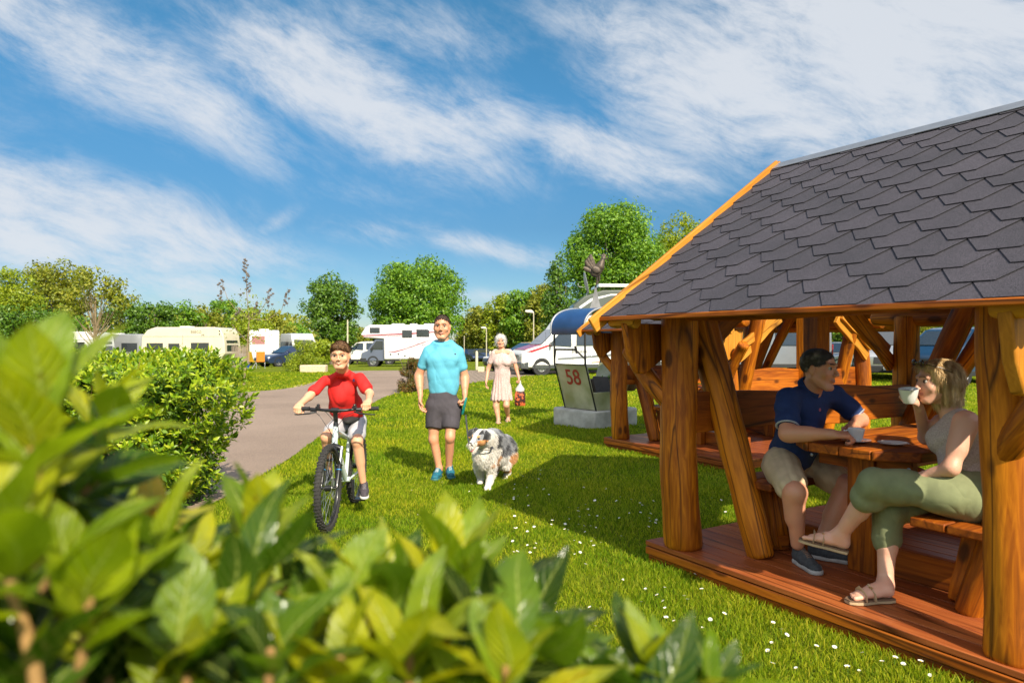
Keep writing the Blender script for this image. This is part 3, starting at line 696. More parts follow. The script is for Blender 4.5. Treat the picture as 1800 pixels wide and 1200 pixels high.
# ---------------------------------------------------------------- people
def skin(name, c):
    if name in MATS: return MATS[name]
    m = mat(name, c, .48, var=.10, scale=9, col2=(min(1, c[0]*1.12), c[1]*1.02, c[2]*.98), bump=.15, bscale=120)
    P = m.node_tree.nodes['Principled BSDF']; P.inputs['Subsurface Weight'].default_value = .12; P.inputs['Subsurface Radius'].default_value = (.012, .004, .002)
    return m
def basis(fwd, up):
    """columns: side (person's left), forward, up"""
    f = V(fwd).normalized(); u = V(up).normalized(); x = u.cross(f)*-1   # right hand side = f x u
    x = f.cross(u).normalized()*-1; u = x.cross(f).normalized()*1
    if u.dot(V(up)) < 0: u = -u
    return np.array([list(x), list(f), list(u)]).T
def head(H, fwd, up, s=1.0, female=False, child=False):
    """returns the head's SDF; H = centre of the head"""
    B = basis(fwd, up); H = np.array(H, float); S = SDF()
    def p(x, y, z): return H+B@(np.array([x, y, z])*s)
    def e(c, r, **k): S.ell(p(*c), tuple(np.array(r)*s), rot=B, **k)
    e((0, -.014, .034), (.075, .094, .082), k=.02)
    cz = -.100 if not (child or female) else -.090
    e((0, .018, -.028), (.064, .066, .072 if not child else .064), k=.035)
    jw = .058 if not (female or child) else .050
    for sx in (-1, 1):
        S.cap(p(sx*jw, -.004, -.048), p(sx*.026, .056, cz), .020*s, .017*s, k=.03)     # jaw line
        e((sx*.045, .056, -.020), (.021, .017, .018), k=.024)                              # cheek bone
        S.cap(p(sx*.012, .086, .034), p(sx*.048, .072, .033), .0085*s, .007*s, k=.014)      # brow ridge
    e((0, .062, cz+.004), (.024, .019, .017), k=.020)
    for sx in (-1, 1): e((sx*.032, .099, .013), (.0150, .018, .0056), k=.009, op='s')
    ns = .7 if child else (.8 if female else 1.0); nz = -.013 if child else -.020
    S.cap(p(0, .082, .018), p(0, .094+.009*ns, nz), .0065*s, .0098*ns*s, k=.014)
    for sx in (-1, 1): e((sx*.0115, .096, nz-.006), (.0085*ns, .011, .0075), k=.007)
    mz = .004 if child else 0
    for sx in (-1, 1):
        S.cap(p(0, .084, -.0545+mz), p(sx*.024, .072, -.050+mz), .0052*s, .0035*s, k=.008); S.cap(p(0, .083, -.0635+mz), p(sx*.022, .072, -.054+mz), .0058*s, .0035*s, k=.007)
        S.cap(p(sx*.003, .093, -.0590+mz), p(sx*.023, .083, -.0535+mz), .0020*s, .0012*s, k=.003, op='s')
    for sx in (-1, 1):
        S.ell(p(sx*.079, -.008, -.004), tuple(np.array((.008, .018, .029))*s), rot=B, k=.006)
        e((sx*.088, -.002, -.002), (.006, .010, .017), k=.004, op='s')
    return S, B, p
def eyes(p, B, s, parts, look=None):
    for sx in (-1, 1):
        c = p(sx*.032, .0715, .013); S = SDF().ell(c, .0118*s); v, f = S.mesh(.0022)
        cen = v[f].mean(1)-c; g = B[:, 1] if look is None else np.array(look)/np.linalg.norm(look)
        d = (cen/np.linalg.norm(cen, axis=1)[:, None])@g
        parts.append((v, f, np.where(d > .60, 3, 2)))
def hand(S, w_, d, n, t, s=1.0, curl=(.35, .5, .5), spread=.06, thumb=.5, k=.006):
    """wrist w_, d along the palm, n = the way the palm faces, t = thumb side"""
    w_ = np.array(w_, float); d = np.array(d, float); d /= np.linalg.norm(d); n = np.array(n, float); n -= d*n.dot(d); n /= np.linalg.norm(n)
    t_ = np.cross(d, n); t = t_*np.sign(t_.dot(np.array(t, float))); 
    rot = np.array([t, d, n]).T
    S.cap(w_-d*.02*s, w_+d*.02*s, .025*s, .027*s, k=.015, fwd=n, q=.72)
    S.box(w_+d*.052*s, (.041*s, .044*s, .0135*s), rot=rot, rnd=.0125*s, k=.015)
    S.ell(w_+d*.035*s+t*.024*s+n*.008*s, (.018*s, .030*s, .016*s), rot=rot, k=.012)
    L_ = [(.044, .027, .022), (.049, .031, .023), (.045, .028, .022), (.034, .021, .019)]
    for i in range(4):
        o = (1.5-i)*.0205*s; dd = d+t*spread*(1.5-i); dd /= np.linalg.norm(dd)
        p = w_+d*(.092-.004*abs(i-1))*s+t*o; a = 0; r = (.0093-.0007*(i == 3))*s
        for j in range(3):
            a += curl[j]*(1+.08*i); q = p+(dd*math.cos(a)+n*math.sin(a))*L_[i][j]*s
            S.cap(p, q, r, r*.91, k=k if j else .008); p = q; r *= .91
    p = w_+d*.028*s+t*.032*s+n*.004*s; dv = d*.75+t*.65+n*thumb*.5; dv /= np.linalg.norm(dv); q = p+dv*.038*s; S.cap(p, q, .0125*s, .0105*s, k=.010)
    dv = d*.9+t*(.30-.5*thumb)+n*thumb; dv /= np.linalg.norm(dv); q2 = q+dv*.030*s; S.cap(q, q2, .0105*s, .009*s, k=k)
    dv = d*.9-t*.3*thumb+n*thumb*1.1; dv /= np.linalg.norm(dv); S.cap(q2, q2+dv*.024*s, .009*s, .0075*s, k=k)
def limb(S, a, b, c, ra, rb, rc, k=.03, calf=0, back=None):
    """two tapered segments with a joint"""
    S.cap(a, b, ra, rb, k=k); S.cap(b, c, rb*.97, rc, k=k)
    if calf:
        a_, b_, c_ = np.array(a, float), np.array(b, float), np.array(c, float)
        m = b_+(c_-b_)*.28; bk = np.array(back, float); S.cap(m+bk*calf*.35-(c_-b_)*.12, m+bk*calf*.35+(c_-b_)*.22, rb*.80, rc*1.15, k=.03)
def shoe(name, heel, toe, mats, parent, base, s=1.0, up=(0, 0, 1), ank=None, sock=None):
    """mats: upper, sole, laces"""
    heel = np.array(heel, float); toe = np.array(toe, float); d = toe-heel; Lg = np.linalg.norm(d); d /= Lg; u = np.array(up, float); u -= d*u.dot(d); u /= np.linalg.norm(u); x = np.cross(d, u)
    rot = np.array([x, d, u]).T; S = SDF()
    S.cap(heel+d*.035*s+u*.045*s, heel+d*.12*s+u*.045*s, .036*s, .040*s, k=.02)
    S.cap(heel+d*.12*s+u*.042*s, toe-d*.045*s+u*.032*s, .041*s, .036*s, k=.02, fwd=u, q=.75)
    S.cap(heel+d*.045*s+u*.06*s, heel+d*.04*s+u*.088*s, .036*s, .037*s, k=.02)
    S.cap(heel+d*.08*s+u*.078*s, toe-d*.09*s+u*.045*s, .026*s, .024*s, k=.02)
    S.plane(heel+u*.018*s, u*-1)
    v, f = S.mesh(.005)
    B_ = SDF(); B_.cap(heel+d*.038*s+u*.012*s, heel+d*.1*s+u*.012*s, .038*s, .036*s, k=.01); B_.cap(heel+d*.1*s+u*.012*s, toe-d*.045*s+u*.014*s, .036*s, .044*s, k=.02)
    B_._a(lambda P: np.abs((P-heel)@u-.012*s)-.0125*s, heel-1, heel+1, .002, 'i')
    v2, f2 = B_.mesh(.005)
    cen = v[f].mean(1)-heel; m = np.where((cen@u > .062*s) & (cen@d > .085*s) & (cen@d < .17*s) & (np.abs(cen@x) < .016*s) & ((np.floor((cen@d)/.007) % 2) == 0), 2, 0)
    o = emit(name, [(v, f, m), (v2, f2, 1)], mats, parent, base)
    return o
EYEW = mat('eye_white', (.42, .39, .36), .25, var=.02); IRIS = mat('iris', (.035, .025, .02), .2, var=.1)
LIPS = mat('lips', (.46, .19, .14), .45, var=.08); BROW = mat('brow_hair', (.06, .035, .02), .8, var=.2)
def head_mats(v, f, p, B, s, H, browz=.036):
    """per-face material of the head: 0 skin, 1 lips, 4 brows"""
    q = (v[f].mean(1)-H)@B/s; m = np.zeros(len(f), int)
    a0 = np.abs(q[:, 0]); m[(a0 < .023) & (q[:, 1] > .070) & (q[:, 2] < -.0490+a0*.12) & (q[:, 2] > -.069+a0*.45)] = 1
    ax_ = np.abs(q[:, 0]); m[(ax_ > .013) & (ax_ < .048) & (q[:, 1] > .06) & (np.abs(q[:, 2]-browz-.001+(ax_-.030)**2*5) < .0036)] = 4
    return m
def torso_cloth(S, pel, chest, neck, fw, wp, wc, q=.62, k=.05, off=0):
    pel, chest, neck = (np.array(a, float) for a in (pel, chest, neck))
    mid = pel*.5+chest*.5
    S.cap(pel, mid, wp+off, (wp+wc)*.5*.97+off, k=k, fwd=fw, q=q); S.cap(mid, chest, (wp+wc)*.5*.97+off, wc+off, k=k, fwd=fw, q=q)
from mathutils.bvhtree import BVHTree
def logo(name, c, n, up, r, m, parent, base, vf=None, star=False):
    """a small printed emblem laid on the cloth"""
    c = V(c); n = V(n).normalized()
    if vf is not None:
        v, f = vf; t = BVHTree.FromPolygons([tuple(x) for x in v], [tuple(int(i) for i in q) for q in f]); hit = t.ray_cast(c+n*.5, -n)
        if hit[0] is not None: c = hit[0]+hit[1]*.001; n = hit[1]
    M = Matrix.Translation(c-V(base)) @ frame(n, up).to_4x4(); mb = MB()
    mb.lathe([(r, 0), (r, .0012)], M, 14); return mb.build(name, m, parent, ang=0)

def strands(name, v, f, m, parent, base, n, L_, flow, seed=1, lift=.35, w_=.0016, ok=None, part='hair_strands', noise=.22):
    """fine tapering locks lying on a hair or fur surface; flow(P) gives their direction"""
    rng = np.random.default_rng(seed); pick = rng.integers(0, len(f), n); c = v[f[pick]].mean(1)
    if ok is not None: g = ok(c); pick = pick[g]; c = c[g]; n = len(c)
    nn = np.cross(v[f[pick, 1]]-v[f[pick, 0]], v[f[pick, 2]]-v[f[pick, 0]]); nn /= np.linalg.norm(nn, axis=1)[:, None]+1e-9
    d = flow(c)+rng.normal(size=c.shape)*noise; d -= nn*(d*nn).sum(1)[:, None]; d /= np.linalg.norm(d, axis=1)[:, None]+1e-9; s = np.cross(d, nn); l = (L_*rng.uniform(.5, 1.3, n))[:, None]
    a = c-nn*.001; b = c+d*l*.5+nn*l*lift*.6; e = c+d*l+nn*l*lift*.75
    vv = np.stack([a-s*w_, a+s*w_, b+s*w_*.8, b-s*w_*.8, e], 1).reshape(-1, 3); k = (np.arange(n)*5)[:, None]
    ff = np.concatenate([k+np.array([[0, 1, 2]]), k+np.array([[0, 2, 3]]), k+np.array([[3, 2, 4]])]); o = nmesh(part, vv-np.array(base), ff, [m], parent, smooth=True); return o
# ---------------------------------------------------------------- walking man in the blue shirt
def walking_man():
    Y = 7.72; base = V((-.705, Y, 0)); fw = V((.10, -1, 0)).normalized(); side = V((1, .1, 0)).normalized()   # image right = his left
    def J(px, py, dy=0): return np.array(W(px, py, Y+dy))
    root = thing('person', 'dark-haired man in light blue t-shirt and dark grey shorts walking with a leash in hand', 'person', base)
    sk = skin('tanned_skin', (.58, .28, .165)); Hc = J(777, 575); s = 1.13
    S, B, p = head(Hc, (-.02, -1, -.03), (.02, 0, 1), s)
    S.cap(J(780, 602, .055), Hc+np.array([0, .025, -.05]), .060, .056, k=.03)
    v, f = S.mesh(.0032); parts = [(v, f, head_mats(v, f, p, B, s, Hc))]; eyes(p, B, s, parts)
    S = SDF()
    shl, shr = J(752, 618, .0), J(806, 618, .0); ell_, elr = J(736, 660, .04), J(817, 663, .05); wl, wr = J(739, 695, -.06), J(817, 693, -.04)
    for a, b, c in ((shl, ell_, wl), (shr, elr, wr)): limb(S, a, b, c, .054, .044, .029, k=.03); S.cap(b*.8+c*.2, b*.45+c*.55, .046, .034, k=.03)
    hd = np.array([.0, -.12, -1]); hand(S, wl+hd*.01, hd, (.7, -.1, 0), (.3, -1, 0), 1.08, curl=(.35, .5, .45), thumb=.6)
    hand(S, wr+hd*.01, (-.1, -.2, -1), (-.7, -.3, 0), (-.5, -1, 0), 1.05, curl=(1.1, 1.2, .9), thumb=1.0)
    vb, fb_ = S.mesh(.0055); parts.append((vb, fb_, 0))
    S = SDF(); hl, hr = J(764, 715), J(795, 715); kl, kr = J(762, 772, -.02), J(791, 768, -.10); al, ar = J(772, 822, .0), J(789, 822, .06)
    for a, b, c in ((hl, kl, al), (hr, kr, ar)):
        limb(S, a, b, c, .085, .050, .035, k=.03, calf=.085, back=(0, 1, 0)); S.cap(c, c-np.array([0, 0, .06]), .038, .036)
        S.ell(b+np.array([0, -.014, .0]), (.036, .03, .05), k=.03)
    vb, fb_ = S.mesh(.006); parts.append((vb, fb_, 0))
    emit('body', parts, [sk, LIPS, EYEW, IRIS, BROW], root, base)
    # hair
    S = SDF(); hr_m = mat('dark_brown_hair', (.055, .033, .022), .6, var=.5, scale=60, bump=.8, bscale=150, stretch=(1, 1, .3))
    S.ell(p(0, -.018, .040), tuple(np.array((.0765, .0955, .082))*s), rot=B)
    S.ell(p(0, .118, .004), tuple(np.array((.070, .078, .082))*s), rot=B, k=.02, op='s'); [S.ell(p(q*.088, .03, -.01), tuple(np.array((.02, .035, .045))*s), rot=B, k=.008, op='s') for q in (-1, 1)]; S.plane(p(0, -.1, -.03), -B[:, 2]+.55*B[:, 1], .01)
    S.disp = folds(3, .003, (160, 200, 120)); v, f = S.mesh(.004); ho = emit('hair', [(v, f, 0)], [hr_m], root, base); strands('h', *LASTV, hr_m, ho, base, 5000, .016, lambda P: np.array([.1, -1, .35])+(P-Hc)*2, lift=.16)
    # t-shirt
    S = SDF(); pel, ch, nk = J(779, 690), J(779, 640), J(779, 606, .01)
    torso_cloth(S, J(780, 684), ch, nk, fw, .158, .178, q=.60); [S.cap(J(779+q*12, 604, .02), J(779+q*27, 618), .045, .050, k=.04) for q in (-1, 1)]
    S.cap(J(772, 600, .015), J(786, 600, .015), .052, .052, k=.03); S.cap(J(779, 611, .01), J(779, 635, .0), .085, .12, k=.05, fwd=fw, q=.75); S.ell(ch+np.array([-.08, -.06, .05]), (.085, .04, .06), k=.06); S.ell(ch+np.array([.08, -.06, .05]), (.085, .04, .06), k=.06)
    for a, b in ((shl, ell_), (shr, elr)):
        a, b = np.array(a), np.array(b); S.cap(a, a+(b-a)*.58, .056, .064, k=.03)
    for a, b in ((shl, ell_), (shr, elr)): pass
    S.plane(J(779, 601.5, -.02), (0, -.45, 1), .006); S.disp = folds(7, .006, (24, 13, 30)); v, f = S.mesh(.006)
    SHV = (v, f); emit('t_shirt', [(v, f, 0)], [mat('light_blue_jersey', (.10, .40, .54), .75, var=.05, bump=.2, bscale=300)], root, base)
    S = SDF(); S.cap(J(764, 604, .0), J(779, 608, -.07), .006, k=.01)
    # shorts
    S = SDF(); S.cap(J(779, 700), J(779, 712), .158, .165, k=.04, fwd=fw, q=.66)
    for a, b in ((hl, kl), (hr, kr)): e = a+(b-a)*.60; S.cap(a, e, .102, .094, k=.035); S.plane(a+(b-a)*.72, b-a)
    S.disp = folds(11, .007, (20, 12, 26)); v, f = S.mesh(.006); emit('shorts', [(v, f, 0)], [mat('charcoal_cotton', (.055, .048, .058), .85, var=.12, bump=.2, bscale=250)], root, base)
    mp_ = [mat('teal_sneaker', (.01, .13, .19), .7, var=.3, scale=40), mat('dark_teal_sole', (.03, .14, .17), .6), mat('pale_laces', (.45, .5, .5), .8)]
    for a in (al, ar):
        h = a+np.array([0, .05, 0]); h[2] = .005 if a is al else .012
        shoe('shoe', h, h+np.array([-.03 if a is al else .05, -.285, 0]), mp_, root, base, 1.08)
    c = J(801, 622, 0); logo('chest_logo', (c[0], Y-.158, c[2]), (0, -1, .0), (0, 0, 1), .011, mat('navy_print', (.01, .02, .06), .6), root, base, SHV)
    return root, wr
man_root, man_hand = walking_man()
# ---------------------------------------------------------------- boy and his bicycle
BO = V((-1.445, 5.95, 0))
def bicycle():
    root = thing('bicycle', 'white and black mountain bike with knobbly tyres ridden by the boy', 'bicycle', BO, R(-90))
    blk = mat('black_bike_metal', (.015, .015, .017), .35, .3, var=.1, coat=.3); sil = mat('silver_alloy', (.55, .56, .58), .3, .9, var=.08)
    wht = mat('white_bike_paint', (.62, .72, .72), .25, var=.05, coat=.8); rub = mat('tyre_rubber', (.028, .026, .025), .85, var=.2, bump=.3)
    grip = mat('rubber_grip', (.02, .02, .02), .8, bump=.4, bscale=300); blu = mat('blue_decal', (.02, .25, .6), .3)
    r = .345
    for cx, nm in ((.44, 'front_wheel'), (-.56, 'rear_wheel')):
        rim = MB(); n = 48
        rim.tube([(cx+.288*math.cos(2*math.pi*i/n), 0, r+.288*math.sin(2*math.pi*i/n)) for i in range(n)], (.011, .014), 8, closed=True, up=(0, 1, 0))
        w_ = rim.build('wheel', blk, root)
        t = MB(); t.tube([(cx+.315*math.cos(2*math.pi*i/n), 0, r+.315*math.sin(2*math.pi*i/n)) for i in range(n)], .0265, 12, closed=True, up=(0, 1, 0))
        for i in range(76):
            a = 2*math.pi*i/76
            for yy, rr, sz in (((0, .341, (.016, .011, .010)), (.019, .334, (.010, .009, .012)), (-.019, .334, (.010, .009, .012))) if i % 2 else ((.009, .340, (.013, .010, .010)), (-.009, .340, (.013, .010, .010)), (.027, .325, (.009, .009, .011)), (-.027, .325, (.009, .009, .011)))):
                t.box((cx+rr*math.cos(a), yy, r+rr*math.sin(a)), (sz[2], sz[0], sz[1]), Euler((0, -a, 0)).to_matrix())
        t.build('tyre', rub, w_, ang=30)
        sp = MB()
        for i in range(28):
            a = 2*math.pi*i/28; b = a+(.42 if i % 4 < 2 else -.42); y = .028 if i % 2 else -.028
            sp.tube([(cx+.022*math.cos(b), y, r+.022*math.sin(b)), (cx+.28*math.cos(a), 0, r+.28*math.sin(a))], .0012, 4, caps=False)
        sp.build('spokes', sil, w_)
        h = MB(); h.tube([(cx, -.055, r), (cx, -.032, r), (cx, -.03, r), (cx, .03, r), (cx, .032, r), (cx, .055, r)], [.010, .010, .024, .024, .010, .010], 14); h.build('hub', blk, w_)
        d = MB(); dn = 30; d.tube([(cx+.070*math.cos(2*math.pi*i/dn), .042, r+.070*math.sin(2*math.pi*i/dn)) for i in range(dn)], (.013, .001), 6, closed=True, up=(0, 1, 0))
        for i in range(5): a = i*1.2566; d.tube([(cx+.02*math.cos(a), .04, r+.02*math.sin(a)), (cx+.062*math.cos(a+.3), .042, r+.062*math.sin(a+.3))], .003, 5)
        d.build('brake_disc', sil, w_)
    f = MB(); hb, ht, bb, st, rh = V((.255, 0, .665)), V((.215, 0, .80)), V((-.13, 0, .305)), V((-.275, 0, .70)), V((-.56, 0, r))
    f.tube([hb-V((0, 0, .01)), ht], .024, 12); f.tube([hb, hb*.5+bb*.5+V((0, 0, .015)), bb], [(.026, .03), (.024, .028), .024], 12)
    f.tube([ht-V((-.005, 0, .03)), st-V((0, 0, .06))], [(.022, .024), .016], 12); f.tube([bb, st], .0165, 12)
    for y in (-1, 1):
        f.tube([bb+V((-.02, y*.03, 0)), V((-.35, y*.05, .32)), rh+V((0, y*.062, 0))], .010, 8); f.tube([st-V((0, 0, .06)), V((-.36, y*.045, .55)), rh+V((0, y*.062, 0))], .0085, 8)
    f.tube([bb-V((0, .036, 0)), bb+V((0, .036, 0))], .023, 14); f.build('frame', wht, root)
    f = MB(); f.tube([hb+V((.02, 0, -.06)), hb*.55+bb*.45+V((.012, 0, .0))], (.0275, .031), 12); f.build('decal_band', blk, root)
    cr = V((.285, 0, .625)); fk = MB()
    fk.tube([cr+V((-.03, -.062, .0)), cr+V((-.02, 0, .03)), cr+V((-.03, .062, .0))], [.022, .026, .022], 10)
    fk.tube([hb-V((-.01, 0, .05)), hb], .02, 10)
    for y in (-.062, .062):
        ax_ = (V((.44, y, r))-cr).normalized(); q = V((cr.x-.02, y, cr.z+.02)); e = V((.43, y, r))
        m1 = q.lerp(e, .44); fk.tube([m1, q.lerp(e, .47), e], [.026, .021, .017], 12)
    a = [V((.36+.05*math.cos(t), .062*math.cos(t*1), .36+.0)) for t in (0,)]
    pts = [V((.44-.20*0-.0, 0, 0))]
    arch = [q_ for q_ in [V((.345+.02*math.sin(math.pi*i/8), -.060*math.cos(math.pi*i/8), .515+.155*math.sin(math.pi*i/8))) for i in range(9)]]
    fk.tube(arch, .012, 8); fo = fk.build('fork', blk, root)
    for y in (-.062, .062):
        s_ = MB(); q = V((cr.x-.02, y, cr.z+.02)); e = V((.43, y, r)); s_.tube([q, q.lerp(e, .46)], .0145, 12); s_.build('stanchion', sil, fo)
    for y in (-.062, .062): s_ = MB(); q = V((cr.x-.02, y, cr.z+.02)); e = V((.43, y, r)); s_.tube([q.lerp(e, .56), q.lerp(e, .575)], .0215, 12); s_.build('blue_ring', blu, fo)
    s_ = MB(); s_.tube([ht, ht+V((-.006, 0, .03))], .021, 12); s_.tube([ht+V((-.005, 0, .05)), V((.235, 0, .935))], .019, 10); s_.tube([ht, ht+V((-.01, 0, .075))], .017, 10); s_.tube([(.235, -.028, .938), (.235, .028, .938)], .022, 12); s_.build('stem', blk, root)
    hbp = [(.165, -.335, .948), (.185, -.20, .945), (.222, -.09, .938), (.235, -.03, .936), (.235, .03, .936), (.222, .09, .938), (.185, .20, .945), (.165, .335, .948)]
    s_ = MB(); s_.tube(hbp, [.011, .011, .012, .0155, .0155, .012, .011, .011], 12); hb_ = s_.build('handlebar', blk, root)
    for y in (-1, 1):
        s_ = MB(); s_.tube([(.165, y*.343, .948), (.167, y*.335, .948), (.180, y*.235, .946), (.181, y*.225, .946)], [.019, .0165, .0165, .019], 12); s_.build('grip', grip, root)
        s_ = MB(); s_.box((.20, y*.185, .935), (.04, .045, .022), (0, 0, .1*y)); s_.tube([(.225, y*.155, .925), (.255, y*.20, .915), (.245, y*.30, .905), (.236, y*.33, .905)], [.008, .007, .006, .005], 8); s_.build('brake_lever', blk, root, bev=.003)
        s_ = MB(); s_.box((.20, y*.150, .955), (.03, .035, .025)); s_.ell((.19, y*.15, .975), .014, seg=10, rings=6); s_.build('shifter', blk, root, bev=.003)
        s_ = MB(); s_.tube([(.235, y*.17, .93), (.32, y*.10, .90), (.335, y*.03, .80), (.29, -y*.02, .70), (.27, y*.07, .60), (.36, y*.075, .45)], .0025, 5); s_.tube([(.21, y*.14, .95), (.29, y*.06, .93), (.30, -y*.04, .82), (.22, -y*.03, .72), (.05, -y*.02, .56)], .0025, 5); s_.build('cable', blk, root)
    s_ = MB(); s_.tube([st, V((-.31, 0, .79))], .0135, 10); s_.build('seat_post', blk, root)
    S = SDF(); S.cap((-.42, 0, .80), (-.33, 0, .805), .068, .060, k=.03, fwd=(0, 0, 1), q=.32); S.cap((-.33, 0, .800), (-.20, 0, .795), .05, .026, k=.04, fwd=(0, 0, 1), q=.6); v, fq = S.mesh(.008); nmesh('saddle', v, fq, [grip], root)
    c = MB(); n = 32; c.tube([(bb.x+.085*math.cos(2*math.pi*i/n), -.045, bb.z+.085*math.sin(2*math.pi*i/n)) for i in range(n)], (.006, .002), 6, closed=True, up=(0, 1, 0))
    for i in range(4): a = i*1.5708; c.tube([(bb.x, -.045, bb.z), (bb.x+.085*math.cos(a), -.045, bb.z+.085*math.sin(a))], .006, 6)
    for i in range(3): c.tube([(rh.x+(.02+i*.012)*math.cos(2*math.pi*k/24), -.035-.004*i, rh.z+(.03+i*.010)*math.sin(2*math.pi*k/24)) for k in range(24)], .003, 5, closed=True, up=(0, 1, 0))
    c.tube([(bb.x, -.045, bb.z+.086), (rh.x, -.04, rh.z+.05)], .004, 5); c.tube([(bb.x, -.045, bb.z-.086), (rh.x, -.04, rh.z-.11)], .004, 5); c.box((rh.x+.01, -.05, rh.z-.09), (.03, .012, .08)); c.build('drivetrain', blk, root)
    for y, z, x in ((1, -1, .03), (-1, 1, -.03)):
        c = MB(); e = bb+V((x, y*.075, z*.165)); c.tube([bb+V((0, y*.06, 0)), e], [.013, .010], 8); c.build('crank_arm', blk, root)
        c = MB(); c.box(e+V((0, y*.06, 0)), (.085, .09, .018)); c.build('pedal', blk, root, bev=.004)
    return root
bike = bicycle()
def boy():
    base = V((-1.44, 6.1, 0)); root = thing('person', 'boy in red t-shirt and grey shorts riding the bicycle toward the viewer', 'person', base)
    sk = skin('boy_skin', (.66, .36, .22)); s = 1.0; Hc = np.array(W(598, 625, 6.0))
    S, B, p = head(Hc, (.06, -1, -.16), (0, -.12, 1), s, child=True)
    nk = np.array(W(602, 652, 6.14)); S.cap(nk, Hc+np.array([0, .025, -.05]), .054, .048, k=.03)
    v, f = S.mesh(.003); parts = [(v, f, head_mats(v, f, p, B, s, Hc))]; eyes(p, B, s, parts)
    J = lambda a, b, Y: np.array(W(a, b, Y))
    shl, shr = J(572, 668, 6.14), J(632, 665, 6.14); el_, er = J(543, 697, 5.98), J(650, 692, 6.02)
    wl, wr = J(527, 711, 5.84), J(648, 705, 5.82)
    S = SDF()
    for a, b, c in ((shl, el_, wl), (shr, er, wr)): limb(S, a, b, c, .040, .034, .024, k=.02)
    hand(S, wl, (.05, -1, -.30), (0, -.4, -1), (1, 0, 0), .86, curl=(1.15, 1.4, .8), thumb=.9, spread=.02)
    hand(S, wr, (-.05, -1, -.32), (0, -.4, -1), (-1, 0, 0), .86, curl=(1.15, 1.4, .8), thumb=.9, spread=.02)
    v, f = S.mesh(.0045); parts.append((v, f, 0))
    S = SDF(); hl, hr = J(603, 742, 6.40), J(629, 742, 6.40); kl, kr = J(574, 768, 6.02), J(628, 776, 6.08); al, ar = J(578, 822, 6.18), J(638, 846, 6.16)
    for a, b, c in ((hl, kl, al), (hr, kr, ar)):
        limb(S, a, b, c, .066, .046, .029, k=.02, calf=.04, back=(0, 1, 0)); S.ell(b+np.array([0, -.010, .004]), (.036, .032, .04), k=.03)
    v, f = S.mesh(.005); parts.append((v, f, 0)); emit('body', parts, [sk, mat('boy_lips', (.56, .25, .18), .45), EYEW, IRIS, mat('brown_brows', (.14, .07, .035), .8)], root, base)
    hm = mat('brown_hair', (.19, .10, .045), .6, var=.5, scale=60, bump=.8, bscale=150, stretch=(1, 1, .35)); S = SDF()
    S.ell(p(0, -.016, .042), tuple(np.array((.080, .100, .083))*s), rot=B); S.cap(p(-.035, .066, .090), p(.045, .068, .082), .020, .018, k=.03)
    S.ell(p(-.01, .112, -.006), tuple(np.array((.074, .074, .080))*s), rot=B, k=.02, op='s'); [S.ell(p(q*.092, .03, -.012), tuple(np.array((.02, .04, .045))*s), rot=B, k=.008, op='s') for q in (-1, 1)]; S.plane(p(0, -.1, -.04), -B[:, 2]+.6*B[:, 1], .01)
    S.disp = folds(5, .0025, (150, 220, 120)); v, f = S.mesh(.004); ho = emit('hair', [(v, f, 0)], [hm], root, base); strands('h', *LASTV, hm, ho, base, 6000, .026, lambda P: np.array([.45, -1, -.15])+(P-Hc)*1.5, lift=.10)
    S = SDF(); fw = np.array([.02, -1, .25]); pel = J(615, 738, 6.40); ch = J(601, 685, 6.20)
    torso_cloth(S, pel, ch, nk, fw, .122, .135, q=.60); S.cap(J(596, 657, 6.16), J(577, 670, 6.16), .036, .044, k=.04); S.cap(J(610, 656, 6.16), J(630, 668, 6.16), .036, .044, k=.04); S.cap(J(598, 656, 6.12), J(608, 655, 6.12), .045, .045, k=.03)
    for a, b, t in ((shl, el_, .66), (shr, er, .62)): S.cap(a, a+(b-a)*t, .048, .053, k=.03)
    S.plane(J(603, 654, 6.10), (0, -.5, 1), .006); S.disp = folds(17, .008, (24, 14, 30)); v, f = S.mesh(.005); SHV = (v, f); emit('t_shirt', [(v, f, 0)], [mat('red_cotton', (.62, .012, .010), .8, var=.06, bump=.2, bscale=300)], root, base)
    c = J(612, 669, 6.03); logo('chest_logo', (c[0]+.03, 6.02, c[2]), (.0, -1, .0), (0, 0, 1), .014, mat('navy_badge', (.05, .03, .12), .6), root, base, SHV)
    S = SDF(); S.cap(J(616, 742, 6.42), J(616, 748, 6.40), .125, .13, k=.04, fwd=fw, q=.75)
    for a, b in ((hl, kl), (hr, kr)): S.cap(a, a+(b-a)*.66, .080, .078, k=.03)
    S.disp = folds(23, .009, (16, 22, 12)); v, f = S.mesh(.005); emit('shorts', [(v, f, 0)], [mat('grey_jersey_shorts', (.42, .41, .44), .85, var=.08)], root, base)
    mp_ = [mat('dark_sneaker', (.055, .045, .055), .8, var=.3, scale=60), mat('white_sole', (.6, .58, .55), .6), mat('grey_laces', (.16, .15, .16), .8)]
    for a, z, dx in ((ar, .165, .05), (al, .48, -.02)):
        h = a+np.array([0, .05, 0]); h[2] = a[2]-.10 if a is ar else a[2]-.10
        shoe('shoe', h, h+np.array([dx, -.225, -.02]), mp_, root, base, .90)
boy()
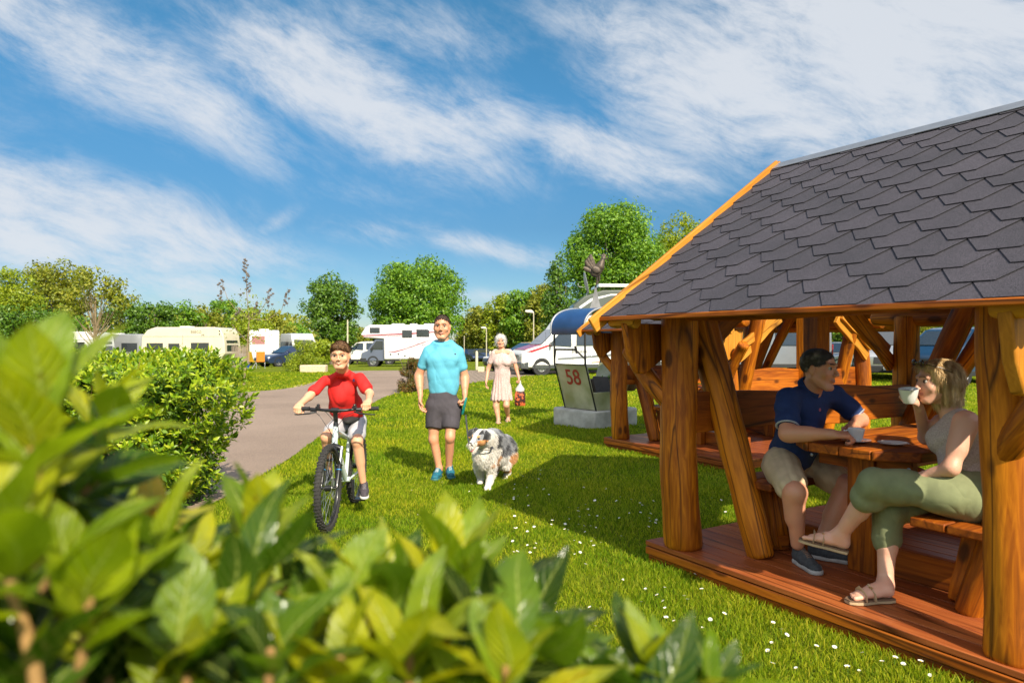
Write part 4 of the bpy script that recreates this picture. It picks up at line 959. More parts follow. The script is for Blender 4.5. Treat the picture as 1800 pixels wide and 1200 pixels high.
def walking_woman():
    Y = 13.0; base = V((-.23, Y, 0)); root = thing('person', 'white-haired woman in pale lace dress walking with a plastic bag', 'person', base)
    J = lambda a, b, d=0: np.array(W(a, b, Y+d)); sk = skin('warm_skin', (.58, .31, .20)); s = 1.0; Hc = J(880, 600); S, B, p = head(Hc, (0, -1, -.05), (-.04, 0, 1), s, female=True)
    S.cap(J(883, 618, .03), Hc+np.array([0, .02, -.05]), .058, .05, k=.03); S.cap(J(872, 620, .0), J(893, 620, .0), .05, .05, k=.04)
    v, f = S.mesh(.004); parts = [(v, f, head_mats(v, f, p, B, s, Hc))]; eyes(p, B, s, parts)
    S = SDF(); shl, shr, el_, er, wl, wr = J(868, 621), J(899, 621), J(858, 648, .05), J(907, 646, .02), J(855, 669, -.05), J(912, 664, -.02)
    for a, b, c in ((shl, el_, wl), (shr, er, wr)): limb(S, a, b, c, .046, .038, .025)
    hand(S, wl, (-.1, -.1, -1), (.9, -.2, 0), (.2, -1, 0), .92, thumb=.5); hand(S, wr, (.05, -.1, -1), (-.9, -.2, 0), (-.2, -1, 0), .92, curl=(1.3, 1.4, .9), thumb=.9)
    hl, hr, kl, kr, al, ar = J(873, 690), J(890, 690), J(872, 714, -.05), J(890, 712, -.1), J(876, 736, -.1), J(893, 732, .16)
    for a, b, c in ((hl, kl, al), (hr, kr, ar)): limb(S, a, b, c, .085, .055, .036, calf=.04, back=(0, 1, 0))
    for a, zt in ((al, 0), (ar, -.05)):
        S.cap(a+np.array([0, .02, -.03]), a+np.array([0, -.14, -.055]), .034, .028, k=.03); S.cap(a+np.array([0, -.14, -.055]), a+np.array([0, -.19, -.06]), .036, .028, k=.02, fwd=(0, 0, 1), q=.6)
    v, f = S.mesh(.006); parts.append((v, f, 0)); emit('body', parts, [sk, LIPS, EYEW, IRIS, mat('grey_brows', (.3, .28, .26), .8)], root, base)
    S = SDF(); hm = mat('white_hair', (.62, .60, .57), .7, var=.25, scale=60, bump=.8, bscale=120); S.ell(p(0, -.02, .032), (.100, .108, .102), rot=B); S.ell(p(0, -.03, -.03), (.098, .085, .075), rot=B, k=.05)
    S.ell(p(0, .115, -.018), (.068, .075, .082), rot=B, k=.015, op='s'); S.disp = folds(9, .005, (130, 170, 90)); v, f = S.mesh(.005); ho = emit('hair', [(v, f, 0)], [hm], root, base); strands('h', *LASTV, hm, ho, base, 5000, .03, lambda P: (P-Hc)*6+np.array([.2, 0, -.4]), lift=.12)
    S = SDF(); fw = (0, -1, .05)
    S.cap(J(883, 655), J(883, 633), .128, .158, k=.05, fwd=fw, q=.7); S.cap(J(883, 658), J(882, 700), .13, .200, k=.05, fwd=fw, q=.72)
    S.ell(J(876, 638, -.06), .068, k=.07); S.ell(J(891, 638, -.06), .068, k=.07); S.plane(J(882, 703), (0, 0, -1))
    for a, b in ((shl, el_), (shr, er)): S.cap(a, a+(b-a)*.55, .052, .058, k=.03)
    S.cap(J(870, 616, .02), J(896, 616, .02), .028, .028, k=.03)
    S.cap(J(883, 612, -.12), J(883, 628, -.22), .055, .045, k=.02, op='s')
    fo = folds(13, .007, (14, 30, 8)); S.disp = lambda P: fo(P)+np.where(P[:, 2] < .95, .010*np.sin(np.arctan2(P[:, 1]-Y, P[:, 0]+.23)*13+P[:, 2]*2)*np.clip((.95-P[:, 2])*2.5, 0, 1), 0)
    lace = mat('pale_pink_lace', (.46, .31, .29), .85, var=.3, scale=70, col2=(.66, .50, .47), bump=.6, bscale=90)
    v, f = S.mesh(.0065); emit('dress', [(v, f, 0)], [lace], root, base)
    mp_ = mat('beige_sandal', (.42, .36, .30), .7)
    for a, ti in ((al, 0), (ar, .05)):
        mb = MB(); o = a-np.array(base); mb.prism([(-.04, .05), (.035, .05), (.045, -.16), (.02, -.21), (-.03, -.21), (-.048, -.14)], -.022, 0, Matrix.Translation(V(o)+V((0, 0, -.085+.02*(ti > 0))))); mb.tube([o+np.array([-.042, -.11, -.07]), o+np.array([0, -.12, -.022]), o+np.array([.042, -.11, -.07])], (.004, .022), 6); mb.build('sandal', mp_, root, bev=.004)
    # shopping bag
    b = J(914, 692, -.02); bag = thing('shopping_bag', 'see-through shopping bag with dark fruit print held by the white-haired woman', 'shopping bag', (b[0], b[1], b[2]-.22))
    mb = MB(); n = 20; rings = []
    for z, w_, d in ((0, .085, .05), (.02, .095, .06), (.12, .098, .062), (.22, .09, .055), (.27, .075, .045)):
        rings += [((w_+.006*math.sin(k*2.1+z*40))*max(-1, min(1, 1.25*math.cos(2*math.pi*k/n))), d*math.sin(2*math.pi*k/n), z) for k in range(n)]
    fs = [(i*n+k, i*n+(k+1) % n, (i+1)*n+(k+1) % n, (i+1)*n+k) for i in range(4) for k in range(n)]+[tuple(reversed(range(n)))]; mb.add(rings, fs); 
    mb.build('printed_body', mat('fruit_print', (.05, .015, .015), .35, scale=16, col2=(.55, .12, .04), thr=(.5, .56)), bag)
    mb = MB(); rings = []
    for z, w_, d in ((.265, .078, .047), (.31, .085, .05), (.36, .05, .03), (.40, .022, .015), (.47, .012, .01)):
        rings += [((w_+.006*math.sin(k*3.1+z*60))*math.cos(2*math.pi*k/n), d*math.sin(2*math.pi*k/n), z) for k in range(n)]
    mb.add(rings, [(i*n+k, i*n+(k+1) % n, (i+1)*n+(k+1) % n, (i+1)*n+k) for i in range(4) for k in range(n)]); mb.build('plastic_top', mat('milky_plastic', (.75, .73, .72), .3, trans=.35), bag)
walking_woman()
def dog():
    base = V((-.27, 7.35, 0)); root = thing('dog', 'shaggy merle shepherd dog with white chest trotting on a leash', 'dog', base)
    J = lambda a, b, Y: np.array(W(a, b, Y)); S = SDF()
    ch = J(852, 791, 7.18); wi = J(866, 772, 7.30); ru = J(886, 782, 7.72); be = J(876, 793, 7.45)
    S.cap(ch, be, .118, .105, k=.06); S.cap(wi, ru, .105, .108, k=.06); S.cap(be, ru, .10, .10, k=.06); S.cap(J(848, 798, 7.04), J(850, 808, 7.08), .09, .07, k=.06)
    hd = J(844, 768, 6.90); S.cap(wi, hd+np.array([.02, .06, -.02]), .11, .085, k=.05)
    fd = np.array([-.50, -.82, -.20]); fd /= np.linalg.norm(fd); up = np.array([0, -.2, 1.]); x = np.cross(fd, up); x /= np.linalg.norm(x); up = np.cross(x, fd); B = np.array([x, fd, up]).T
    p = lambda a, b, c: hd+B@np.array([a, b, c])
    S.ell(hd, (.084, .092, .076), rot=B, k=.04); S.cap(p(0, .05, -.012), p(0, .170, -.026), .050, .030, k=.035); S.ell(p(0, .186, -.010), (.020, .015, .016), rot=B, k=.006)
    S.cap(p(0, .05, -.066), p(0, .135, -.100), .028, .018, k=.010)          # open lower jaw
    for sx in (-1, 1):
        S.ell(p(sx*.052, .035, -.022), (.034, .035, .036), rot=B, k=.03); S.cap(p(sx*.030, .068, .030), p(sx*.014, .085, .024), .014, .012, k=.02)
        S.ell(p(sx*.036, .083, .016), (.012, .010, .009), rot=B, k=.006, op='s')
        S.cap(p(sx*.055, -.01, .060), p(sx*.098, .015, .045), .026, .020, k=.02); S.cap(p(sx*.098, .015, .045), p(sx*.106, .035, -.005), .022, .013, k=.012)
    # legs: front ones, then hind with hock
    for a, b, c, d in ((J(860, 812, 7.15), J(864, 832, 7.20), J(860, 848, 7.10), J(857, 861, 7.02)), (J(844, 812, 7.15), J(843, 828, 7.30), J(845, 840, 7.36), J(844, 850, 7.30))):
        S.cap(a, b, .062, .045, k=.04); S.cap(b, c, .043, .034, k=.02); S.cap(c, d+np.array([0, .03, .03]), .034, .030, k=.02); S.ell(d+np.array([0, -.01, .022]), (.036, .05, .024), k=.015)
        for t in (-.018, 0, .018): S.ell(d+np.array([t, -.045, .018]), (.012, .02, .014), k=.006)
    for a, b, c, d in ((J(893, 795, 7.70), J(888, 816, 7.52), J(893, 829, 7.80), J(887, 845, 7.68)), (J(880, 798, 7.74), J(872, 816, 7.60), J(872, 826, 7.86), J(868, 840, 7.80))):
        S.cap(a, b, .098, .06, k=.05); S.cap(b, c, .052, .034, k=.03); S.cap(c, d+np.array([0, 0, .03]), .033, .029, k=.02); S.ell(d+np.array([0, -.02, .02]), (.034, .048, .022), k=.015)
    S.cap(J(896, 788, 7.85), J(901, 806, 7.93), .07, .05, k=.04); S.cap(J(862, 806, 7.3), J(880, 804, 7.6), .06, .05, k=.06)
    nz = folds(31, .007, (60, 90, 40)); nz2 = folds(32, .003, (150, 200, 110))
    def dsp(P):
        dh = np.linalg.norm(P-hd, axis=-1); g = np.clip((dh-.09)*8, .12, 1)*np.clip((P[:, 2]-.05)*6, .15, 1); return g*(nz(P)+nz2(P))
    S.disp = dsp; v, f = S.mesh(.005); v = smoothv(v, f, 1)
    c = v[f].mean(1); q = (c-hd)@B; m = np.zeros(len(f), int)     # 0 white 1 grey 2 black 3 tan 4 nose 5 tongue
    n1 = np.sin(c[:, 0]*37+np.sin(c[:, 2]*31)*1.7)+np.sin(c[:, 1]*29+c[:, 2]*13+1.3)+.8*np.sin(c[:, 0]*61-c[:, 2]*53+c[:, 1]*40)
    ax_ = (c-ch)@((ru-ch)/np.linalg.norm(ru-ch)); back = (ax_ > -.02) & (c[:, 2] > .30); coat_ = back & ~((c[:, 2] < .42) & (ax_ < .12))
    m[coat_] = 1; m[coat_ & (n1 > .15)] = 2
    hl_ = (c[:, 1] > 7.50) & (c[:, 2] < .29) & (c[:, 2] > .05); m[hl_] = 3
    fr = (c[:, 1] < 7.45) & (c[:, 2] < .33) & (c[:, 2] > .20) & (c[:, 0] > ch[0]+.06); m[fr & (n1 > .8)] = 3
    hm = np.linalg.norm(c-hd, axis=1) < .21; hh = hm & (q[:, 1] > -.13)
    side = np.abs(q[:, 0]); m[hh & (side > .022) & (q[:, 2] > -.01)] = 1; m[hh & (side > .022) & (q[:, 2] > -.01) & (n1 > .1)] = 2
    m[hh & (side > .07) & (q[:, 2] > -.03)] = 2
    m[hh & (side > .030) & (q[:, 2] <= .002) & (q[:, 1] > .02) & (q[:, 1] < .11)] = 3
    m[hh & (side > .022) & (side < .045) & (np.abs(q[:, 2]-.038) < .008) & (q[:, 1] > .05)] = 3
    m[hh & (q[:, 1] > .172) & (q[:, 2] > -.03)] = 4; m[hh & (side < .03) & (q[:, 2] < -.048) & (q[:, 2] > -.066) & (q[:, 1] > .06)] = 5
    def fur(n, c, c2): return mat(n, c, .85, scale=30, col2=c2, bump=.9, bscale=110, stretch=(1, 1, .45), sheen=.3)
    mats_ = [fur('white_fur', (.62, .57, .50), (.8, .77, .72)), fur('grey_merle_fur', (.15, .16, .18), (.34, .34, .35)), fur('black_fur', (.012, .012, .015), (.04, .04, .045)), fur('tan_fur', (.42, .17, .05), (.6, .30, .11)), mat('dog_nose', (.02, .016, .016), .3), mat('dog_tongue', (.65, .18, .18), .35)]
    o = nmesh('body', v-np.array(base), f, mats_, root, m)
    T = SDF(); T.cap(p(0, .06, -.056), p(.004, .155, -.092), .020, .018, fwd=up, q=.35, k=.01); v2, f2 = T.mesh(.003); nmesh('tongue', v2-np.array(base), f2, [mats_[5]], root)
    for sx in (-1, 1): MB().ell(V(p(sx*.036, .075, .016))-base, .0105, seg=10, rings=7).build('eye', IRIS, root)
    # fur tufts standing off the coat
    rng = np.random.default_rng(4); pick = rng.choice(len(f), 26000); cc = v[f[pick]].mean(1); nn = np.cross(v[f[pick, 1]]-v[f[pick, 0]], v[f[pick, 2]]-v[f[pick, 0]]); nn /= np.linalg.norm(nn, axis=1)[:, None]+1e-9
    dh = np.linalg.norm(cc-hd, axis=1); L_ = np.clip((dh-.10)*.30, .003, .038)*np.clip((cc[:, 2]-.03)*5, .15, 1)*rng.uniform(.6, 1.2, len(cc)); flow = np.array([.08, .35, -1.]); dr = nn*.55+flow*.75; dr /= np.linalg.norm(dr, axis=1)[:, None]
    sd_ = np.cross(dr, nn+1e-3); sd_ /= np.linalg.norm(sd_, axis=1)[:, None]+1e-9; w_ = .0022
    vv = np.stack([cc-sd_*w_, cc+sd_*w_, cc+dr*L_[:, None]+nn*L_[:, None]*.15], 1).reshape(-1, 3); ff = np.arange(len(vv)).reshape(-1, 3)
    nmesh('fur', vv-np.array(base), ff, mats_, root, np.where(m[pick] > 3, 0, m[pick]), smooth=False)
    mb = MB(); cpt = hd+np.array([.02, .08, -.10]); n = 24; ring = [V(cpt-np.array(base))+V((.098*math.cos(2*math.pi*i/n), .085*math.sin(2*math.pi*i/n)-.0, -.03*math.sin(2*math.pi*i/n+2.4))) for i in range(n)]; mb.tube(ring, (.012, .003), 6, closed=True); mb.build('collar', mat('dark_collar', (.03, .03, .04), .7), root)
    return V(cpt)
dog_neck = dog()
def leash():
    h = V(man_hand)+V((0, -.04, -.115)); r = thing('leash', 'teal retractable leash handle with dark strap running to the dog', 'dog leash', h)
    tl = mat('teal_plastic', (.01, .22, .20), .35, coat=.3); bk = mat('black_strap', (.03, .03, .035), .8)
    M = Matrix.Rotation(R(14), 4, 'Y') @ Matrix.Rotation(R(15), 4, 'X'); mb = MB(); ring = [(0, .040*math.cos(2*math.pi*i/24), .072*math.sin(2*math.pi*i/24)-.012+(.02 if math.sin(2*math.pi*i/24) > 0 else 0)) for i in range(24)]
    mb.tube(ring, (.014, .012), 8, closed=True, up=(1, 0, 0)); mb.build('handle', tl, r, M=M); mb = MB(); mb.box((0, -.01, -.055), (.028, .075, .09)); mb.build('reel_case', tl, r, bev=.012, M=M)
    a = V((.015, -.03, -.10)); b = dog_neck-h+V((-.06, .03, .04)); pts = [a.lerp(b, t)+V((0, 0, -.30*math.sin(math.pi*t)**1.0*(1-t*.35))) for t in [i/16 for i in range(17)]]; mb = MB(); mb.tube(pts, (.009, .003), 6); mb.build('strap', bk, r)
leash()
# ---------------------------------------------------------------- the couple at the table
def GL(x, y, z): return np.array(GO+GX*x+GY*y+V((0, 0, z)))
def seated_man():
    base = V(GL(.33, .5, .6)); root = thing('person', 'seated man in navy polo shirt and beige shorts holding a coffee cup', 'person', base)
    J = lambda a, b, Y: np.array(W(a, b, Y)); sk = skin('ruddy_skin', (.58, .28, .17)); s = 1.1
    fwd = np.array(GX*.90+GY*.25); fwd /= np.linalg.norm(fwd); Hc = J(1441, 650, 4.42); S, B, p = head(Hc, V((.66, -.75, -.04)), V((.10, -.05, 1)), s)
    nk = J(1424, 690, 4.50); S.cap(nk, Hc+np.array([-.015, .02, -.06]), .068, .058, k=.03)
    v, f = S.mesh(.0032); parts = [(v, f, head_mats(v, f, p, B, s, Hc))]; eyes(p, B, s, parts)
    shr, er, wr = J(1384, 702, 4.42), J(1384, 762, 4.28), J(1462, 763, 4.08)      # near arm
    shl, el_, wl = J(1468, 698, 4.62), J(1512, 738, 4.55), J(1500, 748, 4.30)      # far arm
    S = SDF(); limb(S, shr, er, wr, .056, .047, .032); S.cap(er*.85+wr*.15, er*.5+wr*.5, .047, .040, k=.03); limb(S, shl, el_, wl, .056, .046, .031)
    d = np.array(GX*.45+GY*.5)+np.array([.5, -.1, -.02]); hand(S, wr, d, (.1, .2, -1), (.2, .9, .2), 1.02, curl=(.75, 1.2, .9), thumb=.7)
    hand(S, wl, (-.35, -.75, -.08), (-.1, 0, -1), (-.9, .3, .2), 1.0, curl=(.6, .8, .6), thumb=.5)
    v, f = S.mesh(.0045); parts.append((v, f, 0))
    S = SDF(); hr, hl = J(1372, 818, 4.55), J(1415, 812, 4.80); kr, kl = J(1397, 866, 4.22), J(1492, 856, 4.45); ar, al = J(1402, 955, 4.26), J(1440, 955, 4.45)
    for a, b, c in ((hr, kr, ar), (hl, kl, al)):
        limb(S, a, b, c, .095, .064, .040, calf=.06, back=-fwd); S.ell(b+fwd*.015+np.array([0, 0, .005]), (.052, .05, .055), k=.03)
    v, f = S.mesh(.006); parts.append((v, f, 0)); emit('body', parts, [sk, LIPS, EYEW, IRIS, BROW], root, base)
    hm = mat('dark_greying_hair', (.05, .042, .036), .6, scale=14, col2=(.30, .27, .24), bump=.8, bscale=150, thr=(.5, .7)); S = SDF()
    S.ell(p(0, -.018, .040), tuple(np.array((.078, .098, .084))*s), rot=B); S.ell(p(0, .120, .008), tuple(np.array((.072, .080, .088))*s), rot=B, k=.02, op='s'); S.plane(p(0, -.1, -.045), -B[:, 2]+.45*B[:, 1], .01)
    for sx in (-1, 1): S.ell(p(sx*.088, .012, -.012), tuple(np.array((.02, .026, .042))*s), rot=B, k=.006, op='s')
    S.disp = folds(43, .0022, (150, 200, 120)); v, f = S.mesh(.0035); ho = emit('hair', [(v, f, 0)], [hm], root, base); strands('h', *LASTV, hm, ho, base, 9000, .018, lambda P: fwd*1.0+np.array([0, 0, -.2])+(P-Hc)*1.5, lift=.06, w_=.0011)
    S = SDF(); pel, ch = J(1392, 795, 4.66), J(1418, 725, 4.56)
    S.cap(pel, pel*.5+ch*.5, .172, .165, k=.05, fwd=fwd, q=.78); S.cap(pel*.5+ch*.5, ch, .165, .178, k=.05, fwd=fwd, q=.66)
    S.cap(shr+np.array([.03, .02, .01]), shl+np.array([-.02, -.02, .01]), .064, .064, k=.06); S.cap(J(1412, 690, 4.49), J(1436, 690, 4.54), .050, .050, k=.04)
    for a, b, t in ((shr, er, .60), (shl, el_, .62)): S.cap(a, a+(b-a)*t, .068, .073, k=.04)
    S.disp = folds(47, .008, (22, 13, 28)); v, f = S.mesh(.0055); navy = mat('navy_pique', (.010, .030, .12), .85, var=.12, bump=.25, bscale=300)
    SHV = (v, f); emit('polo_shirt', [(v, f, 0)], [navy], root, base)
    # collar, cuffs
    mb = MB(); n = 20; c0 = V(nk+np.array([.0, -.005, .045])-np.array(base)); ax_ = V(Hc-nk).normalized(); fr = frame(ax_)
    fl = V(fwd); fl = (fl-ax_*fl.dot(ax_)).normalized(); sl = ax_.cross(fl)
    for k in range(1): mb.tube([c0+(fl*math.cos(t)+sl*math.sin(t))*.078*(1.0+.12*math.cos(t))-ax_*(.006+.022*math.cos(t)) for t in [R(30)+R(300)*i/n for i in range(n+1)]], (.006, .022), 8, up=tuple(ax_))
    mb.build('collar', navy, root)
    for a, b, t in ((shr, er, .60), (shl, el_, .62)):
        mb = MB(); d = V(b-a).normalized(); fr = frame(d); e = V(a+(b-a)*t-np.array(base))+d*.045; mb.tube([e+fr @ V((.064*math.cos(k*.2618), .064*math.sin(k*.2618), 0)) for k in range(24)], (.007, .005), 6, closed=True); mb.build('cuff_piping', mat('pale_piping', (.4, .42, .5), .8), root)
    c = J(1457, 722, 4.36); logo('chest_logo', c+fwd*.02, fwd*.6+np.array([0, -.6, .0]), (0, 0, 1), .011, mat('pink_print', (.5, .12, .16), .6), root, base, SHV)
    S = SDF(); S.cap(J(1378, 812, 4.62), J(1410, 812, 4.78), .125, .125, k=.05, fwd=(0, 0, 1), q=.8)
    for a, b, t in ((hr, kr, .76), (hl, kl, .70)): S.cap(a, a+(b-a)*t, .118, .098, k=.035)
    S.disp = folds(53, .009, (22, 13, 30)); v, f = S.mesh(.006); emit('cargo_shorts', [(v, f, 0)], [mat('beige_cotton', (.52, .40, .25), .85, var=.1, bump=.2, bscale=250)], root, base)
    mp_ = [mat('grey_canvas', (.055, .06, .065), .85, var=.2, scale=60), mat('light_sole', (.42, .41, .38), .6), mat('brown_laces', (.26, .15, .09), .8)]
    h = J(1398, 962, 4.33); h[2] = .142; shoe('shoe', h, h+np.array([.03, -.275, 0]), mp_, root, base, 1.02)
    h = J(1420, 962, 4.42); h[2] = .142; shoe('shoe', h, h+np.array([.235, -.16, 0]), mp_, root, base, 1.02)
seated_man()
def sandal(name, heel, d, u, parent, base, s=1.0):
    d = V(d).normalized(); u = V(u); u = (u-d*u.dot(d)).normalized(); x = d.cross(u); M = Matrix((x, d, u)).transposed().to_4x4(); M.translation = V(heel)-V(base)
    mb = MB(); o = [(-.028, -.01), (.028, -.01), (.036, .03), (.034, .10), (.048, .17), (.044, .215), (.015, .25), (-.025, .245), (-.044, .205), (-.046, .16), (-.034, .10), (-.036, .03)]; o = [(a*s, b*s) for a, b in o]
    mb.prism(o, -.022*s, -.008*s, mi=0); mb.prism(o, -.0078*s, 0, mi=1)
    for y, h in ((.165, .052), (.115, .062)): mb.tube([(-.044*s, y*s, -.005*s), (-.038*s, y*s, .028*s), (0, (y+.01)*s, h*s), (.038*s, y*s, .028*s), (.044*s, y*s, -.005*s)], (.016*s, .003), 6, mi=0, up=(0, 1, 0))
    mb.box((-.02*s, .125*s, .06*s), (.02, .016, .004), mi=2)
    return mb.build(name, [mat('tan_leather', (.45, .32, .18), .55, var=.15), mat('dark_footbed', (.16, .09, .05), .8), mat('brass_buckle', (.7, .5, .2), .3, .9)], parent, bev=.002, M=M)
def foot(S, ank, heel, d, u, s=1.0):
    """bare foot on the sole plane through heel, pointing d"""
    d = np.array(d, float); d /= np.linalg.norm(d); u = np.array(u, float); u -= d*u.dot(d); u /= np.linalg.norm(u); x = np.cross(d, u); h = np.array(heel, float)
    S.cap(ank, h+d*.025*s+u*.04*s, .036*s, .034*s, k=.03); S.cap(h+d*.02*s+u*.032*s, h+d*.10*s+u*.032*s, .031*s, .030*s, k=.02); S.cap(ank*.6+(h+d*.03+u*.05)*.4, h+d*.15*s+u*.030*s, .034*s, .024*s, k=.03)
    S.cap(h+d*.10*s+u*.025*s, h+d*.17*s+u*.020*s, .033*s, .038*s, k=.02, fwd=u, q=.55)
    for i in range(5):
        t = (i-2)*.0165*s; l = (.052, .056, .05, .043, .035)[i]*s; r = (.0125, .009, .0085, .008, .008)[i]*s; a = h+d*.17*s+x*t*.9+u*.016*s; S.cap(a, a+d*l+x*t*.08-u*.004*s, r*1.05, r, k=.005)
def seated_woman():
    base = V(GL(1.55, .40, .6)); root = thing('person', 'blonde woman in sleeveless top and olive trousers sipping with crossed legs', 'person', base)
    J = lambda a, b, Y: np.array(W(a, b, Y)); sk = skin('fair_skin', (.66, .37, .26)); s = 1.0
    fwd = np.array(-GX*1.0+GY*.15); fwd /= np.linalg.norm(fwd); Hc = J(1645, 673, 3.68); S, B, p = head(Hc, V((-1, .02, -.03)), V((-.05, -.02, 1)), s, female=True)
    nk = J(1672, 728, 3.66); S.cap(nk, Hc+np.array([.035, -.0, -.05]), .055, .049, k=.03)
    v, f = S.mesh(.003); parts = [(v, f, head_mats(v, f, p, B, s, Hc))]; eyes(p, B, s, parts)
    shl, el_, wl = J(1698, 742, 3.52), J(1672, 822, 3.48), J(1618, 838, 3.60)     # near arm, resting
    shr, er, wr = J(1655, 742, 3.78), J(1628, 768, 3.90), J(1614, 712, 3.72)     # far arm, holding the cup
    S = SDF(); limb(S, shl, el_, wl, .052, .036, .024); S.cap(shl, shl*.45+el_*.55, .056, .044, k=.03); limb(S, shr, er, wr, .046, .037, .024)
    hand(S, wl, fwd+np.array([0, 0, -.1]), (0, 0, -1), (.1, .6, 0), .92, curl=(.3, .4, .4)); hand(S, wr, (-.45, -.15, .75), (-.55, .3, -.3), (.2, -.8, .5), .90, curl=(1.0, 1.15, .8), thumb=.9)
    v, f = S.mesh(.0045); parts.append((v, f, 0))
    S = SDF(); hp = J(1700, 872, 3.50); hq = J(1690, 868, 3.78); k1, a1 = J(1540, 852, 3.68), J(1478, 938, 3.88); k2, a2 = J(1562, 898, 3.80), J(1556, 1025, 3.72)
    limb(S, hp, k1, a1, .09, .066, .037, calf=.05, back=np.array([.5, -.1, -.4])); limb(S, hq, k2, a2, .09, .060, .037, calf=.02, back=-fwd)
    h1 = a1+np.array([.02, -.02, -.055]); d1_ = np.array(-GX*.55+V((-.62, .12, .14))); u1 = np.array([.28, -.05, 1]); h1 = J(1488, 966, 3.86); foot(S, a1, h1, d1_, u1, .98)
    h2 = J(1566, 1052, 3.66); h2[2] = .165; d2_ = np.array([-.90, -.10, 0.]); foot(S, a2, h2, d2_, (0, 0, 1), .98)
    v, f = S.mesh(.0045); parts.append((v, f, 0)); emit('body', parts, [sk, LIPS, EYEW, IRIS, mat('light_brows', (.25, .15, .07), .8)], root, base)
    sandal('sandal', h1, d1_, u1, root, base); sandal('sandal', h2, d2_, (0, 0, 1), root, base)
    hm = mat('blonde_hair', (.36, .21, .08), .5, scale=40, col2=(.78, .56, .28), bump=.7, bscale=120, stretch=(1, 1, .2), thr=(.38, .66)); S = SDF()
    S.ell(p(0, -.022, .036), (.084, .106, .092), rot=B); S.cap(p(0, -.045, .0), p(0, -.058, -.085), .082, .070, k=.05)
    for sx in (-1, 1): S.cap(p(sx*.066, -.005, .03), p(sx*.068, -.022, -.070), .026, .022, k=.03); S.cap(p(sx*.040, .052, .092), p(sx*.070, .015, .05), .022, .016, k=.02)
    S.ell(p(0, .112, -.014), (.076, .084, .098), rot=B, k=.012, op='s'); f1 = folds(61, .0045, (140, 190, 80)); S.disp = lambda P: f1(P*np.array([1, 1, .35])); v, f = S.mesh(.0035); ho = emit('hair', [(v, f, 0)], [hm], root, base); strands('h', *LASTV, hm, ho, base, 14000, .045, lambda P: np.array([.10, 0, -1.0])+(P-Hc)*.8, lift=.015, w_=.0013, noise=.09, ok=lambda c: (((c-Hc)@B)[:, 1] < .045) | (((c-Hc)@B)[:, 2] > .095))
    mb = MB(); b_ = np.array(base)
    for sx in (-1, 1): mb.tube([p(sx*.062, .085, .105)-b_, p(sx*.090, .02, .085)-b_, p(sx*.092, -.03, .060)-b_], .0022, 6); mb.ell(V(p(sx*.034, .092, .110))-base, (.026, .006, .018), rot=Matrix(B.tolist()), seg=12, rings=7)
    mb.build('sunglasses', mat('dark_tortoise', (.03, .018, .012), .2, coat=.5), root)
    # sleeveless top
    S = SDF(); pel, ch = J(1712, 852, 3.62), J(1688, 768, 3.64); S.cap(pel, pel*.5+ch*.5, .150, .136, k=.05, fwd=fwd, q=.80); S.cap(pel*.5+ch*.5, ch, .136, .145, k=.05, fwd=fwd, q=.74)
    lat = np.array(GY); S.ell(ch+fwd*.080+lat*.06+np.array([0, 0, -.02]), .058, k=.06); S.ell(ch+fwd*.080-lat*.06+np.array([0, 0, -.02]), .058, k=.06)
    S.cap(shl+(shr-shl)*.16+np.array([0, 0, .016]), shl+(shr-shl)*.35, .040, .045, k=.04); S.cap(shl+(shr-shl)*.80+np.array([0, 0, .018]), shl+(shr-shl)*.68, .038, .045, k=.04)
    S.disp = folds(67, .008, (22, 14, 34)); v, f = S.mesh(.005); emit('sleeveless_top', [(v, f, 0)], [mat('taupe_jersey', (.40, .31, .28), .85, scale=160, col2=(.56, .47, .44), bump=.4, bscale=160)], root, base)
    S = SDF(); S.cap(J(1704, 876, 3.54), J(1700, 874, 3.74), .135, .13, k=.05)
    S.cap(hp, hp+(k1-hp)*1.0, .110, .082, k=.04); S.cap(k1, k1+(a1-k1)*.22, .080, .082, k=.03); S.cap(hq, k2, .108, .080, k=.03); S.cap(k2, k2+(a2-k2)*.28, .088, .080, k=.03)
    S.cap(k2+(a2-k2)*.30, k2+(a2-k2)*.38, .080, .084, k=.008)
    S.disp = folds(71, .017, (22, 14, 34)); v, f = S.mesh(.0055); emit('trousers', [(v, f, 0)], [mat('olive_linen', (.20, .22, .11), .9, var=.12, bump=.06, bscale=220)], root, base)
    return p, B, wr
wp_, wB, w_wr = seated_woman()
